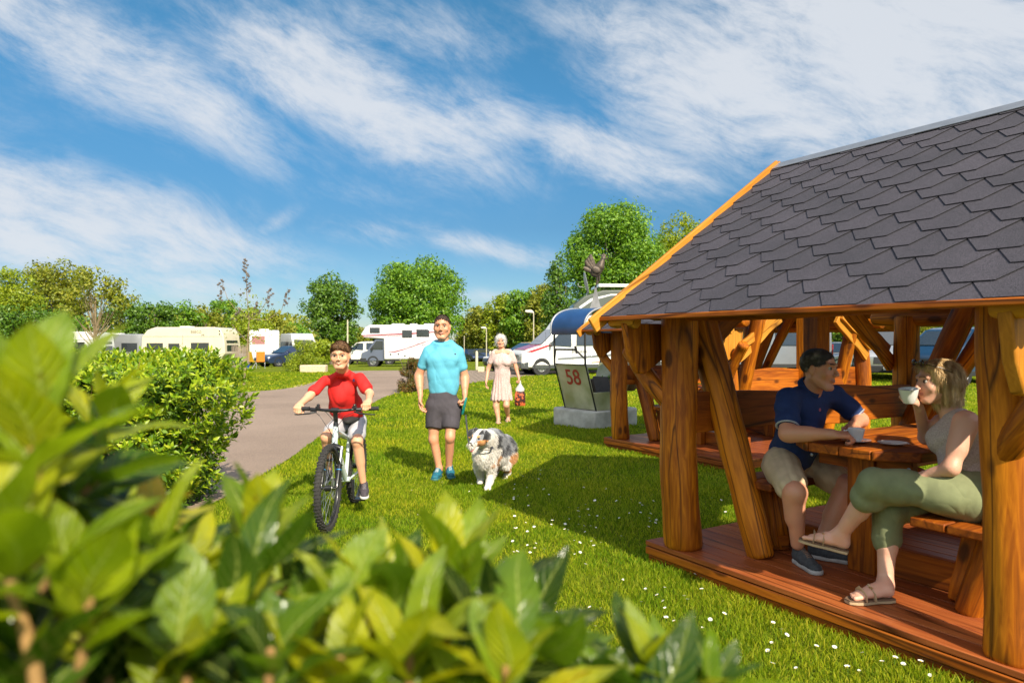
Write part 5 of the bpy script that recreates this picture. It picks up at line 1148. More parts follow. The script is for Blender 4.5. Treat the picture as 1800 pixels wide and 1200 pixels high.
def crockery():
    china = mat('white_china', (.78, .78, .76), .15, var=.01, coat=.6); cof = mat('coffee', (.05, .02, .008), .1)
    prof = [(.018, 0), (.024, .001), (.026, .004), (.034, .025), (.041, .055), (.043, .068), (.0405, .068), (.038, .055), (.031, .025), (.02, .008), (.001, .007)]
    def cup(loc, label, rot=(0, 0, 0)):
        t = thing('coffee_cup', label, 'cup', loc, 0, 'white coffee cups'); t.rotation_euler = rot
        t.scale = (1.12, 1.12, 1.12)
        MB().lathe(prof, seg=28, caps=False).build('bowl', china, t); MB().tube([(.036, 0, .055), (.058, 0, .056), (.066, 0, .040), (.056, 0, .022), (.033, 0, .020)], .0042, 8).build('handle', china, t)
        MB().lathe([(.001, .054), (.0375, .054)], seg=24, caps=False).build('drink', cof, t)
    def saucer(loc, label):
        t = thing('saucer', label, 'saucer', loc, 0, 'white saucers'); t.scale = (1.15, 1.15, 1.15)
        MB().lathe([(.001, .002), (.03, .001), (.045, .004), (.072, .013), (.073, .015), (.045, .008), (.03, .0055), (.001, .0055)], seg=32, caps=False).build('dish', china, t)
    t0 = .9005; a = W(1505, 769, 4.16); a.z = t0; saucer(a, 'white saucer under the cup by the seated man'); cup((a.x, a.y, t0+.0075), 'white coffee cup standing on its saucer by the seated man', (0, 0, R(165)))
    b = W(1570, 779, 4.05); b.z = t0; saucer(b, 'empty white saucer on the table near the blonde woman')
    c = W(1598, 708, 3.66); cup(c, 'white coffee cup raised to the mouth of the blonde woman', (R(-4), R(-8), R(75)))
crockery()
# ================================================================ vegetation
def leafquads(P, Nn, size, rng, asp=.5, fold=0):
    n = len(P); t = rng.normal(size=(n, 3)); t -= Nn*(t*Nn).sum(1)[:, None]; t /= np.linalg.norm(t, axis=1)[:, None]; b = np.cross(Nn, t)
    s = size*rng.uniform(.6, 1.3, n)[:, None]; w_ = s*asp
    v = np.stack([P-t*s*.5, P+b*w_*.5-t*s*.05, P+t*s*.5, P-b*w_*.5-t*s*.05], 1)
    return v.reshape(-1, 3), np.arange(4*n).reshape(-1, 4)
LM = {
 'bright': leafmat('bright_green_leaves', [(.05, .13, .006), (.09, .21, .010), (.15, .29, .012), (.22, .36, .018)], .5, .3),
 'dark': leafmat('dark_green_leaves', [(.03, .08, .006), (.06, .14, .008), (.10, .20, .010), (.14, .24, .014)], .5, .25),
 'olive': leafmat('olive_green_leaves', [(.10, .13, .008), (.16, .20, .010), (.24, .26, .014), (.30, .29, .025)], .55, .3),
 'yellow': leafmat('yellow_green_leaves', [(.11, .17, .006), (.18, .25, .008), (.26, .33, .012), (.34, .37, .02)], .5, .35),
 'red': leafmat('reddish_shrub_leaves', [(.06, .09, .01), (.10, .11, .012), (.16, .09, .02), (.22, .08, .02)], .4, .25),
}
BARK = mat('grey_brown_bark', (.13, .10, .07), .9, var=.4, scale=14, bump=.8, bscale=30, stretch=(1, 1, .3)); PALE = mat('pale_bark', (.22, .165, .095), .85, var=.25, scale=10, bump=.5)
def tree(label, px, hw, top, Y, kind, base_z=None, seed=1, dens=1.0, lsize=None, shape='round', trunk=BARK, group=None, name='tree', cat='tree', low=.18, sparse=False):
    rng = np.random.default_rng(seed); X = (px-900)/F*Y; g = gz(Y) if base_z is None else base_z; H = CH-(top-600)/F*Y-g; Rr = hw/F*Y
    root = thing(name, label, cat, (X, Y, g), 0, group)
    z0 = H*low; cz, rz = (H+z0)/2, (H-z0)/2; nb = int((85 if not sparse else 34)*dens); B = []
    for i in range(nb):
        for _ in range(50):
            d = rng.normal(size=3); d /= np.linalg.norm(d); q = rng.uniform(.25, 1)**.45*.86; c = d*q
            if shape == 'cone' and math.hypot(c[0], c[1]) > .95-.75*(c[2]+1)/2: continue
            if shape == 'oval' and math.hypot(c[0], c[1]) > 1.0-.35*max(0, c[2]): continue
            break
        r = rng.uniform(.19, .34)*(.8 if sparse else 1); B.append((c*np.array([Rr, Rr*.9, rz])+np.array([0, 0, cz]), r*Rr*.85+r*rz*.15))
    P, Nn = [], []; ls = lsize or max(.07, Y*.0032); 
    for c, r in B:
        n = int(min(420, 7.5*(r/ls)**2*dens+30)*(.8 if sparse else 1)); d = rng.normal(size=(n, 3)); d /= np.linalg.norm(d, axis=1)[:, None]
        rad = r*(.55+.5*rng.uniform(0, 1, n)**.6)*(1+.25*np.sin(d[:, 0]*7+c[0]*3)*np.sin(d[:, 1]*6+c[2]*3)); p = c+d*rad[:, None]*np.array([1, 1, .8])
        nn = d*.9+rng.normal(size=(n, 3))*.55+np.array([0, 0, .25]); nn /= np.linalg.norm(nn, axis=1)[:, None]; P.append(p); Nn.append(nn)
    # stray sprays that break the outline
    n = int(400*dens); d = rng.normal(size=(n, 3)); d /= np.linalg.norm(d, axis=1)[:, None]; bi = rng.integers(0, len(B), n)
    p = np.array([B[i][0]+d[k]*B[i][1]*rng.uniform(.9, 1.45) for k, i in enumerate(bi)]); P.append(p); Nn.append(d)
    P, Nn = np.concatenate(P), np.concatenate(Nn); ok = P[:, 2] > .15; P, Nn = P[ok], Nn[ok]
    v, f = leafquads(P, Nn, ls*1.25, rng, .62); nmesh('crown', v, f, [LM[kind]], root, smooth=False)
    mb = MB(); tr = max(.04, H*.020); mb.tube([(0, 0, -.1), (tr*.3, 0, H*.15), (-tr*.4, tr*.3, H*.4), (0, 0, H*.72)], [tr*1.3, tr, tr*.75, tr*.25], 10)
    for i in sorted(range(len(B)), key=lambda i: -B[i][1])[:24 if not sparse else 34]:
        c = B[i][0]; s_ = min(H*.6, max(H*.10, c[2]*rng.uniform(.35, .6))); a = V((0, 0, s_)); e = V(c); m_ = a.lerp(e, .5)+V((0, 0, -.04*H))*rng.uniform(-.3, 1); mb.tube([a, m_, e], [tr*(.45 if not sparse else .28), tr*(.26 if not sparse else .15), tr*.05], 6)
    mb.build('trunk', trunk, root)
    return root
SMALL = 'trees growing along the far edge of the campsite'
tree('pale yellow-green tree at the left edge beyond the camper roofs', 15, 62, 468, 46, 'yellow', seed=2, low=.1)
tree('tall feathery olive tree rising behind the bare-branched tree', 98, 62, 442, 60, 'olive', seed=3, low=.1)
tree('open-crowned tree with pale forked trunk and drooping tufts of leaves', 168, 66, 462, 31, 'olive', seed=4, sparse=True, trunk=PALE, low=.34, lsize=.12, dens=.9)
for i, (px, hw, top, Y, k, lb) in enumerate([
    (40, 70, 535, 44, 'dark', 'dense dark bushy tree below the pale tree at the left edge'), (110, 60, 545, 50, 'bright', 'low dense green tree behind the pale trunk'),
    (212, 44, 512, 58, 'dark', 'dark green tree just right of the open-crowned tree'), (272, 44, 514, 60, 'dark', 'round dark green tree behind the left end of the cream caravan'),
    (322, 42, 520, 62, 'bright', 'round mid green tree behind the middle of the cream caravan'), (362, 36, 528, 64, 'olive', 'olive tree behind the right end of the cream caravan'),
    (398, 34, 512, 70, 'bright', 'slender tree top standing above the hedge line left of the spindly sapling'), (440, 42, 532, 66, 'yellow', 'yellowish tree behind the spindly sapling'),
    (482, 38, 545, 72, 'olive', 'low olive tree above the white camper with the awning'), (515, 32, 560, 84, 'bright', 'small distant tree above the white panel van'),
    (566, 24, 592, 50, 'yellow', 'light green shrubby tree left of the boy'), (628, 24, 572, 66, 'olive', 'brownish green tree between the dark round tree and the overcab motorhome'), (668, 26, 560, 72, 'dark', 'low dark tree above the overcab motorhome')]):
    tree(lb, px, hw, top, Y, k, seed=20+i, dens=.75, low=.06, group=SMALL)
tree('dark green broad-topped tree standing alone behind the boy', 583, 51, 474, 60, 'dark', seed=40, shape='oval', low=.08, dens=1.2)
tree('large round bright green tree standing behind the walking man', 735, 84, 448, 66, 'bright', seed=41, low=.1, dens=1.3)
for i, (px, hw, top, Y, k, lb) in enumerate([
    (822, 26, 550, 92, 'olive', 'small olive tree right behind the shoulder of the walking man'), (848, 32, 528, 90, 'olive', 'olive tree above the row of far parked cars'), (882, 40, 508, 88, 'yellow', 'light green tree above the white-haired woman'),
    (922, 42, 496, 86, 'bright', 'rounded green tree left of the tall lamp post'), (956, 38, 486, 84, 'olive', 'olive tree directly right of the tall lamp post'), (1010, 40, 520, 80, 'dark', 'dark tree behind the metal rooster')]):
    tree(lb, px, hw, top, Y, k, seed=50+i, dens=.9, low=.03, group='trees on the wooded rise')
tree('dark brownish green pine with ragged edge left of the tall bright tree', 985, 40, 436, 72, 'dark', seed=60, shape='cone', low=.1, dens=1.0)
tree('tall dense bright green maple rising behind the rooster', 1082, 88, 348, 50, 'bright', seed=61, low=.12, dens=1.7)
tree('yellow-green tree peeking over the roof edge of the shelter', 1198, 58, 364, 60, 'yellow', seed=62, low=.1, dens=1.1)
for i, px in enumerate((1290, 1390, 1490, 1590, 1690, 1800)):
    tree('bushy tree %s seen beneath the roof of the large shelter' % ['behind the left posts', 'left of the seated man', 'behind the seated man', 'between the seated couple', 'behind the blonde woman', 'at the right edge'][i], px, 62, 505+10*(i % 2), 62, ['dark', 'olive'][i % 2], seed=70+i, dens=.7, low=.05, group='trees behind the large shelter')
def wood_band():
    rng = np.random.default_rng(9); n = 42000; X = rng.uniform(-95, 110, n); Y = rng.uniform(96, 112, n); top = 3.6+2.2*np.sin(X*.11)+1.2*np.sin(X*.37+1)+.8*np.sin(X*1.1); top = top+np.clip(X-0, 0, 40)*.07
    Z = rng.uniform(0, 1, n)**.6*top-.9; P = np.stack([X, Y, Z], 1); Nn = rng.normal(size=(n, 3))+np.array([0, -1.0, .5]); Nn /= np.linalg.norm(Nn, axis=1)[:, None]
    v, f = leafquads(P, Nn, .75, rng, .6); props(nmesh('woodland', v, f, [LM['olive']], smooth=False), 'far-off wood closing the campsite behind the parked vehicles', 'woodland', None, 'stuff')
wood_band()
def shrub(label, loc, r, h, kind, seed, n=9000, ls=.05, name='shrub', stems=16):
    rng = np.random.default_rng(seed); root = thing(name, label, 'shrub', loc); P, Nn = [], []
    nb = 34
    for i in range(nb):
        d = rng.normal(size=3); d /= np.linalg.norm(d); d[2] = abs(d[2])*1.0; c = d*rng.uniform(.35, .85)*np.array([r, r, h*.95]); rr = rng.uniform(.22, .36)*r; m = n//nb; e = rng.normal(size=(m, 3)); e /= np.linalg.norm(e, axis=1)[:, None]
        P.append(c+e*rr*rng.uniform(.6, 1.1, m)[:, None]); Nn.append(e*.8+rng.normal(size=(m, 3))*.5+np.array([0, 0, .3]))
    P, Nn = np.concatenate(P), np.concatenate(Nn); ok = P[:, 2] > .02; P, Nn = P[ok], Nn[ok]; Nn /= np.linalg.norm(Nn, axis=1)[:, None]
    v, f = leafquads(P, Nn, ls, rng, .45); nmesh('foliage', v, f, [LM[kind]], root, smooth=False); mb = MB()
    for i in range(stems): a = rng.uniform(0, 6.28); q = rng.uniform(.3, .8); mb.tube([(0, 0, 0), (math.cos(a)*r*q*.4, math.sin(a)*r*q*.4, h*.4), (math.cos(a)*r*q, math.sin(a)*r*q, h*.8)], [.012, .008, .004], 5)
    mb.build('stems', BARK, root); return root
shrub('rounded reddish green shrub beside the walking man', G(722, 690), .46, 1.28, 'red', 5, 14000, .05)
shrub('tuft of light green shrub beside the concrete block', (-10.6, 35.5, 0), 1.0, 1.9, 'yellow', 6, 9000, .09)
def sapling():
    Y = 24.0; base = G(428, 676); base.y = Y; base.x = (429-900)/F*Y; base.z = 0; root = thing('sapling', 'spindly pale-barked sapling with tall seed stalks standing before the campers', 'tree', base)
    J = lambda a, b, d=0: V(W(a, b, Y+d))-base; mb = MB(); jt = J(438, 560)
    mb.tube([(0, 0, -.05), J(432, 640), J(436, 600), jt], [.045, .035, .03, .022], 8, jit=.1)
    br = [[jt, J(434, 520), J(433, 480), J(432, 452)], [jt, J(418, 550), J(400, 525), J(388, 490)], [jt, J(455, 552), J(468, 530), J(475, 505)], [jt, J(470, 562), J(495, 545), J(506, 506)], [jt, J(425, 545), J(415, 540)], [jt, J(448, 545), J(452, 530)], [J(436, 600), J(420, 585), J(408, 570)], [J(436, 605), J(450, 590), J(458, 575)]]
    for b in br: mb.tube(b, [.018, .012, .009, .004][:len(b)], 6)
    mb.build('trunk', PALE, root); rng = random.Random(3); sm = mat('dry_seed_heads', (.12, .10, .09), .9, var=.4)
    for (a, b, n, s) in ((432, 456, 26, 40), (388, 492, 14, 24), (475, 508, 12, 20), (506, 510, 10, 18), (418, 542, 10, 14), (452, 532, 8, 14)):
        hd = MB()
        for i in range(n): t = i/n; c = J(a+rng.uniform(-7, 7)*(.5+t), b+t*s*1.6, rng.uniform(-.1, .1)); hd.ell(c, (.05, .05, .04), seg=6, rings=4); hd.tube([c, c+V((0, 0, -.12))*1+V((rng.uniform(-.03, .03), 0, 0))], .004, 4)
        hd.build('seed_head', sm, root)
    r = np.random.default_rng(8); n = 700; P = np.array([list(J(r.normal(436, 20), r.normal(562, 20), r.uniform(-.6, .6))) for _ in range(n)]); N_ = r.normal(size=(n, 3)); N_ /= np.linalg.norm(N_, axis=1)[:, None]
    v, f = leafquads(P, N_, .09, r, .5); nmesh('foliage', v, f, [LM['yellow']], root, smooth=False)
sapling()
# ---------------------------------------------------------------- laurel leaves with a real blade
def blades(base, dirv, up, L_, Wd, curl, rng, seg=5, fold=.25):
    """lanceolate leaves: arrays of base point, direction, upper side; returns verts, faces"""
    n = len(base); d = dirv/np.linalg.norm(dirv, axis=1)[:, None]; u = up-d*(up*d).sum(1)[:, None]; u /= np.linalg.norm(u, axis=1)[:, None]+1e-9; s = np.cross(d, u)
    ts = np.linspace(0, 1, seg+1); prof = np.sin(np.pi*np.clip(ts, 0, 1)**.80)**.8; prof[0] = .06; prof[-1] = .02; rows = []
    for i, t in enumerate(ts):
        c = base+d*(L_*t)[:, None]*(1-.10*np.abs(curl)[:, None]*t)-u*(L_*curl*t*t)[:, None]+s*(L_*.05*np.sin(t*5+curl*40))[:, None]; w_ = (Wd*prof[i]*.5)[:, None]
        wv = (L_*.025*np.sin(t*9+curl*60))[:, None]*u; rows += [c-s*w_+u*w_*fold+wv, c, c+s*w_+u*w_*fold-wv]
    v = np.stack(rows, 1); m = v.shape[1]; q = []
    for i in range(seg):
        for j in (0, 1): a = i*3+j; q.append((a, a+1, a+4, a+3))
    f = (np.arange(n)*m)[:, None, None]+np.array(q)[None]; return v.reshape(-1, 3), f.reshape(-1, 4)
def leaf_uv(o, seg):
    """u across the blade (0..1, rib at .5), v along it"""
    me = o.data; li = np.zeros(len(me.loops), np.int32); me.loops.foreach_get('vertex_index', li); k = li % ((seg+1)*3); uv = np.stack([(k % 3)*.5, (k//3)/seg], 1).astype(np.float32)
    me.uv_layers.new(name='blade').data.foreach_set('uv', uv.ravel())
def add_veins(m):
    nt = m.node_tree; N = nt.nodes.new; L = nt.links.new; P = nt.nodes['Principled BSDF']
    def mt(op, a, b=None, c=None):
        n = N('ShaderNodeMath'); n.operation = op
        for i, x in enumerate((a, b, c)):
            if x is None: continue
            if isinstance(x, (int, float)): n.inputs[i].default_value = x
            else: L(x, n.inputs[i])
        return n.outputs[0]
    u = N('ShaderNodeUVMap'); u.uv_map = 'blade'; sp = N('ShaderNodeSeparateXYZ'); L(u.outputs[0], sp.inputs[0]); a = mt('ABSOLUTE', mt('SUBTRACT', sp.outputs[0], .5))
    rib = N('ShaderNodeMapRange'); rib.inputs[1].default_value = .015; rib.inputs[2].default_value = .05; rib.inputs[3].default_value = 1; rib.inputs[4].default_value = 0; L(a, rib.inputs[0])
    vein = mt('POWER', mt('ABSOLUTE', mt('SINE', mt('MULTIPLY', mt('SUBTRACT', sp.outputs[1], mt('MULTIPLY', a, .55)), 28.0))), 6.0)
    g = N('ShaderNodeNewGeometry'); nz = N('ShaderNodeTexNoise'); nz.inputs['Scale'].default_value = 38; nz.inputs['Detail'].default_value = 6; L(g.outputs['Position'], nz.inputs['Vector'])
    src = P.inputs['Base Color'].links[0].from_socket
    c2 = N('ShaderNodeValToRGB'); L(nz.outputs[0], c2.inputs[0]); c2.color_ramp.elements[0].position = .35; c2.color_ramp.elements[1].position = .65; c2.color_ramp.elements[0].color = (.62, .72, .6, 1); c2.color_ramp.elements[1].color = (1.25, 1.15, 1.0, 1)
    m1 = N('ShaderNodeMix'); m1.data_type = 'RGBA'; m1.blend_type = 'MULTIPLY'; m1.inputs[0].default_value = 1; L(src, m1.inputs[6]); L(c2.outputs[0], m1.inputs[7])
    f = mt('MINIMUM', mt('ADD', mt('MULTIPLY', rib.outputs[0], .65), mt('MULTIPLY', vein, .28)), 1.0)
    m2 = N('ShaderNodeMix'); m2.data_type = 'RGBA'; L(f, m2.inputs[0]); L(m1.outputs[2], m2.inputs[6]); m2.inputs[7].default_value = (.42, .50, .10, 1)
    # brown spots on a few leaves
    sc2 = N('ShaderNodeTexVoronoi'); sc2.inputs['Scale'].default_value = 45; L(g.outputs['Position'], sc2.inputs['Vector']); s1 = N('ShaderNodeMapRange'); s1.inputs[1].default_value = .06; s1.inputs[2].default_value = .14; s1.inputs[3].default_value = .8; s1.inputs[4].default_value = 0; L(sc2.outputs['Distance'], s1.inputs[0])
    m3 = N('ShaderNodeMix'); m3.data_type = 'RGBA'; L(mt('MULTIPLY', s1.outputs[0], mt('GREATER_THAN', g.outputs['Random Per Island'], .72)), m3.inputs[0]); L(m2.outputs[2], m3.inputs[6]); m3.inputs[7].default_value = (.16, .07, .015, 1); L(m3.outputs[2], P.inputs['Base Color'])
    b = N('ShaderNodeBump'); b.inputs['Strength'].default_value = .55; b.inputs['Distance'].default_value = .004; L(mt('ADD', mt('MULTIPLY', vein, -.5), mt('ADD', nz.outputs[0], mt('MULTIPLY', rib.outputs[0], -1.0))), b.inputs['Height']); L(b.outputs[0], P.inputs['Normal'])
    return m
def laurel_mat(name, cols, trans=.3, rough=.30):
    m = leafmat(name, cols, rough, trans); nt = m.node_tree; P = nt.nodes['Principled BSDF']; P.inputs['Coat Weight'].default_value = .0; return m
HEDGE = laurel_mat('hedge_leaves', [(.06, .13, .006), (.13, .24, .008), (.22, .34, .010), (.34, .43, .014), (.42, .46, .03)], .3, .38)
def hedge():
    rng = np.random.default_rng(12); root = thing('hedge', 'clipped cherry laurel hedge with fresh upright shoots beside the asphalt path', 'hedge', (-3.98, 6.35, 0))
    base, dr, up, L_, Wd, cu = [], [], [], [], [], []
    def shoot(c, n, k, s):
        n = n/np.linalg.norm(n); a0 = rng.uniform(0, 6.28); t = np.cross(n, [0, .3, 1.]); t /= np.linalg.norm(t)+1e-9; b = np.cross(n, t)
        for i in range(k):
            h = i/k; a = a0+i*2.4; o = t*math.cos(a)+b*math.sin(a); base.append(c+n*(h*.11*s)); q = .9-.75*h; dr.append(o*(q+.25)+n*(.45+h*.9)+rng.normal(size=3)*.12); up.append(n*1.0-o*.3); L_.append(s*rng.uniform(.055, .085)*(1-.25*h)); Wd.append(s*rng.uniform(.020, .028)); cu.append(rng.uniform(.0, .35))
    bumps = rng.uniform(0, 6, 8)
    for i in range(3600):
        th = rng.uniform(0, 2*math.pi); z = rng.uniform(0, 1)**.75; e = .42
        cx, sx_ = math.cos(th), math.sin(th); rx, ry = 1.42, .80
        kk = (abs(cx)**3.5+abs(sx_)**3.5)**(-1/3.5); top = rng.uniform() < .42
        if top: q = math.sqrt(rng.uniform(0, 1)); x, y, zz = cx*kk*q*rx*.92, sx_*kk*q*ry*.92, 1.21+.07*math.sin(th*3+bumps[0])+.05*math.sin(q*9+th*5); n = np.array([cx*q*.4, sx_*q*.4, 1.0])
        else:
            sh = 1-.30*(1-z)**2; x, y, zz = cx*kk*rx*sh, sx_*kk*ry*sh, .03+z*1.24; w_ = 1+.06*math.sin(th*7+zz*5)+.05*math.sin(zz*9+th*3); x *= w_; y *= w_; n = np.array([cx, sx_, .55+z*.5])
        if y > .6 and rng.uniform() < .6: continue
        dd = 1-rng.uniform(0, 1)**2.2*.5; c = np.array([x*dd, y*dd, zz]); shoot(c, n+rng.normal(size=3)*.35, rng.integers(7, 12), rng.uniform(.85, 1.25))
    A = lambda q: np.array(q)
    v, f = blades(A(base), A(dr), A(up), A(L_), A(Wd), A(cu), rng, seg=4); nmesh('foliage', v, f, [HEDGE], root, smooth=True)
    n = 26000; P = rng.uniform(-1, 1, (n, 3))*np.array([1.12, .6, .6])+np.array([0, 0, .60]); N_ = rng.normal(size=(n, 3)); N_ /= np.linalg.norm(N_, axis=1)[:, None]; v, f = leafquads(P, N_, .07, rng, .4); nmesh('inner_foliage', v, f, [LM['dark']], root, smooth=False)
    mb = MB(); r = random.Random(2)
    for i in range(260):
        a = r.uniform(0, 6.28); q = r.uniform(.5, .97); x, y = math.cos(a)*1.3*q, math.sin(a)*.7*q; p0 = V((x*.5, y*.5, 0)); p1 = V((x*.85, y*.85, r.uniform(.3, .8))); p2 = V((x*1.05, y*1.05, r.uniform(.4, 1.35))); mb.tube([p0, p1, p2], [.012, .007, .003], 5)
    mb.build('branches', mat('tan_twigs', (.26, .16, .08), .85, var=.3), root)
hedge()
def near_laurel():
    rng = np.random.default_rng(77); root = thing('laurel_bush', 'large out-of-focus laurel bush with glossy yellow-green leaves in the foreground', 'bush', (-.25, .75, 0)); o = np.array([-.25, .75, 0])
    G_ = {k: [[] for _ in range(6)] for k in 'ydr'}
    def leaf(k, b, d, u, l, w_, c):
        for a, x in zip(G_[k], (np.array(b)-o, d, u, l, w_, c)): a.append(x)
    st = MB()
    def whorl(px, py, Y, s, n, lean=(0, 0, 1), kind='y', open_=.7):
        py += 62 if px < 200 else (104 if px < 380 else (118 if px < 760 else 84))
        c = np.array(W(px, py, Y)); ax_ = np.array(lean, float); ax_ /= np.linalg.norm(ax_); t = np.cross(ax_, [.3, 1, .1]); t /= np.linalg.norm(t); b = np.cross(ax_, t); a0 = rng.uniform(0, 6.28)
        for i in range(n):
            h = i/n; a = a0+i*2.4; oo = t*math.cos(a)+b*math.sin(a); d = oo*(open_*(1.15-.8*h))+ax_*(.55+.7*h)+rng.normal(size=3)*.08
            leaf(kind, c+ax_*(h*.05*s-.02*s), d, ax_-oo*.35, s*rng.uniform(.085, .115)*(1-.25*h), s*rng.uniform(.034, .046), rng.uniform(.05, .4))
        st.tube([V(c-o)+V(ax_)*.04*s, V(c-o)-V(ax_)*.05, V((c[0]*.9-o[0], c[1]+.05-o[1], c[2]-.45)), V((c[0]*.8-o[0], c[1]+.1-o[1], .2))], [.003, .004, .007, .010], 7)
    for w_ in [(60, 745, .46, 1.05, 9, (0, 0, 1), 'y', .55), (170, 700, .62, .8, 7, (.3, .1, 1), 'y', .6), (-30, 800, .50, 1.1, 8, (-.3, 0, 1), 'd', .8), (120, 830, .55, 1.0, 8, (.6, .1, .6), 'd', .9),
               (20, 960, .42, 1.1, 8, (-.2, -.1, 1), 'y', .8), (150, 1050, .45, 1.0, 8, (.2, -.1, 1), 'y', .8), (270, 1000, .55, 1.0, 9, (.1, 0, 1), 'y', .7), (260, 845, .62, .7, 5, (.2, .1, 1), 'r', .5), (455, 850, .62, .85, 7, (0, 0, 1), 'y', .45), (330, 900, .7, .95, 8, (-.2, .1, 1), 'd', .8),
               (400, 1010, .55, .9, 8, (-.1, 0, 1), 'y', .7), (500, 920, .66, .9, 7, (.8, .1, .5), 'd', .8), (560, 1010, .62, .9, 9, (.1, 0, 1), 'y', .7), (650, 990, .58, .9, 9, (-.1, 0, 1), 'y', .6), (470, 1110, .48, .9, 9, (.1, -.1, 1), 'd', .8), (600, 1120, .5, .9, 9, (0, -.1, 1), 'y', .8),
               (790, 1000, .62, 1.15, 9, (.06, 0, 1), 'y', .55), (850, 1060, .58, 1.0, 9, (.3, 0, 1), 'd', .8), (720, 1090, .52, .95, 9, (0, 0, 1), 'y', .8), (700, 950, .7, .8, 7, (.1, 0, 1), 'd', .6), (960, 1140, .60, .9, 9, (.2, 0, 1), 'd', .7), (890, 1170, .5, .9, 9, (0, 0, 1), 'y', .8),
               (1070, 1180, .62, .8, 8, (-.1, 0, 1), 'd', .6), (1150, 1150, .60, .85, 8, (.1, 0, 1), 'y', .6), (1240, 1180, .60, .75, 7, (.2, 0, 1), 'd', .6), (1010, 1130, .68, .6, 5, (0, 0, 1), 'y', .4), (330, 1130, .48, 1.0, 9, (0, -.1, 1), 'y', .8), (60, 1150, .44, 1.0, 9, (0, -.1, 1), 'd', .8), (190, 1180, .5, 1.0, 9, (0, 0, 1), 'd', .8)]: whorl(*w_)
    ox = [-80, 0, 120, 200, 330, 450, 540, 620, 700, 780, 870, 960, 1050, 1150, 1260, 1300]; oy = [640, 650, 680, 790, 850, 880, 940, 980, 970, 980, 980, 1040, 1120, 1110, 1150, 1230]
    n = 0
    while n < 1500:
        px = rng.uniform(-120, 1290); e = np.interp(px, ox, oy); py = e+95+rng.uniform(0, 1)**.8*(1500-e)
        if (px > 480 and py < 990) or (250 < px < 330 and 880 < py < 960): continue
        Y = rng.uniform(.50, 1.0); c = np.array(W(px, py, Y)); d = rng.normal(size=3)*.7+np.array([0, -.2, .55]); leaf('d' if rng.uniform() < .68 else ('y' if rng.uniform() < .93 else 'r'), c, d, np.array([0, -.3, 1.])+rng.normal(size=3)*.4, rng.uniform(.07, .11), rng.uniform(.028, .042), rng.uniform(0, .5)); n += 1
    mats_ = {'y': laurel_mat('fresh_laurel_leaf', [(.12, .21, .003), (.22, .31, .003), (.42, .42, .004), (.15, .25, .004)], .46, .38), 'd': laurel_mat('mature_laurel_leaf', [(.006, .025, .002), (.02, .065, .003), (.06, .14, .004), (.14, .24, .005)], .44, .18), 'r': laurel_mat('ageing_laurel_leaf', [(.45, .22, .02), (.55, .35, .02), (.42, .40, .02)], .35, .35)}
    for m_ in mats_.values(): add_veins(m_)
    for k, nm in (('y', 'fresh_leaves'), ('d', 'mature_leaves'), ('r', 'ageing_leaves')):
        v, f = blades(*[np.array(a) for a in G_[k]], rng, seg=7, fold=.22); leaf_uv(nmesh(nm, v, f, [mats_[k]], root), 7)
    rb = random.Random(9)
    for i in range(60): x, y = rb.uniform(-.75, .35), rb.uniform(.65, 1.15); e = V((x+rb.uniform(-.1, .1)-o[0], y-o[1], rb.uniform(.6, 1.1))); st.tube([(x-o[0], y-o[1], 0), (x*.98-o[0], y-o[1], .4), e], [.009, .006, .003], 6)
    st.build('stems', mat('laurel_stem', (.30, .17, .06), .6, var=.3), root)
near_laurel()
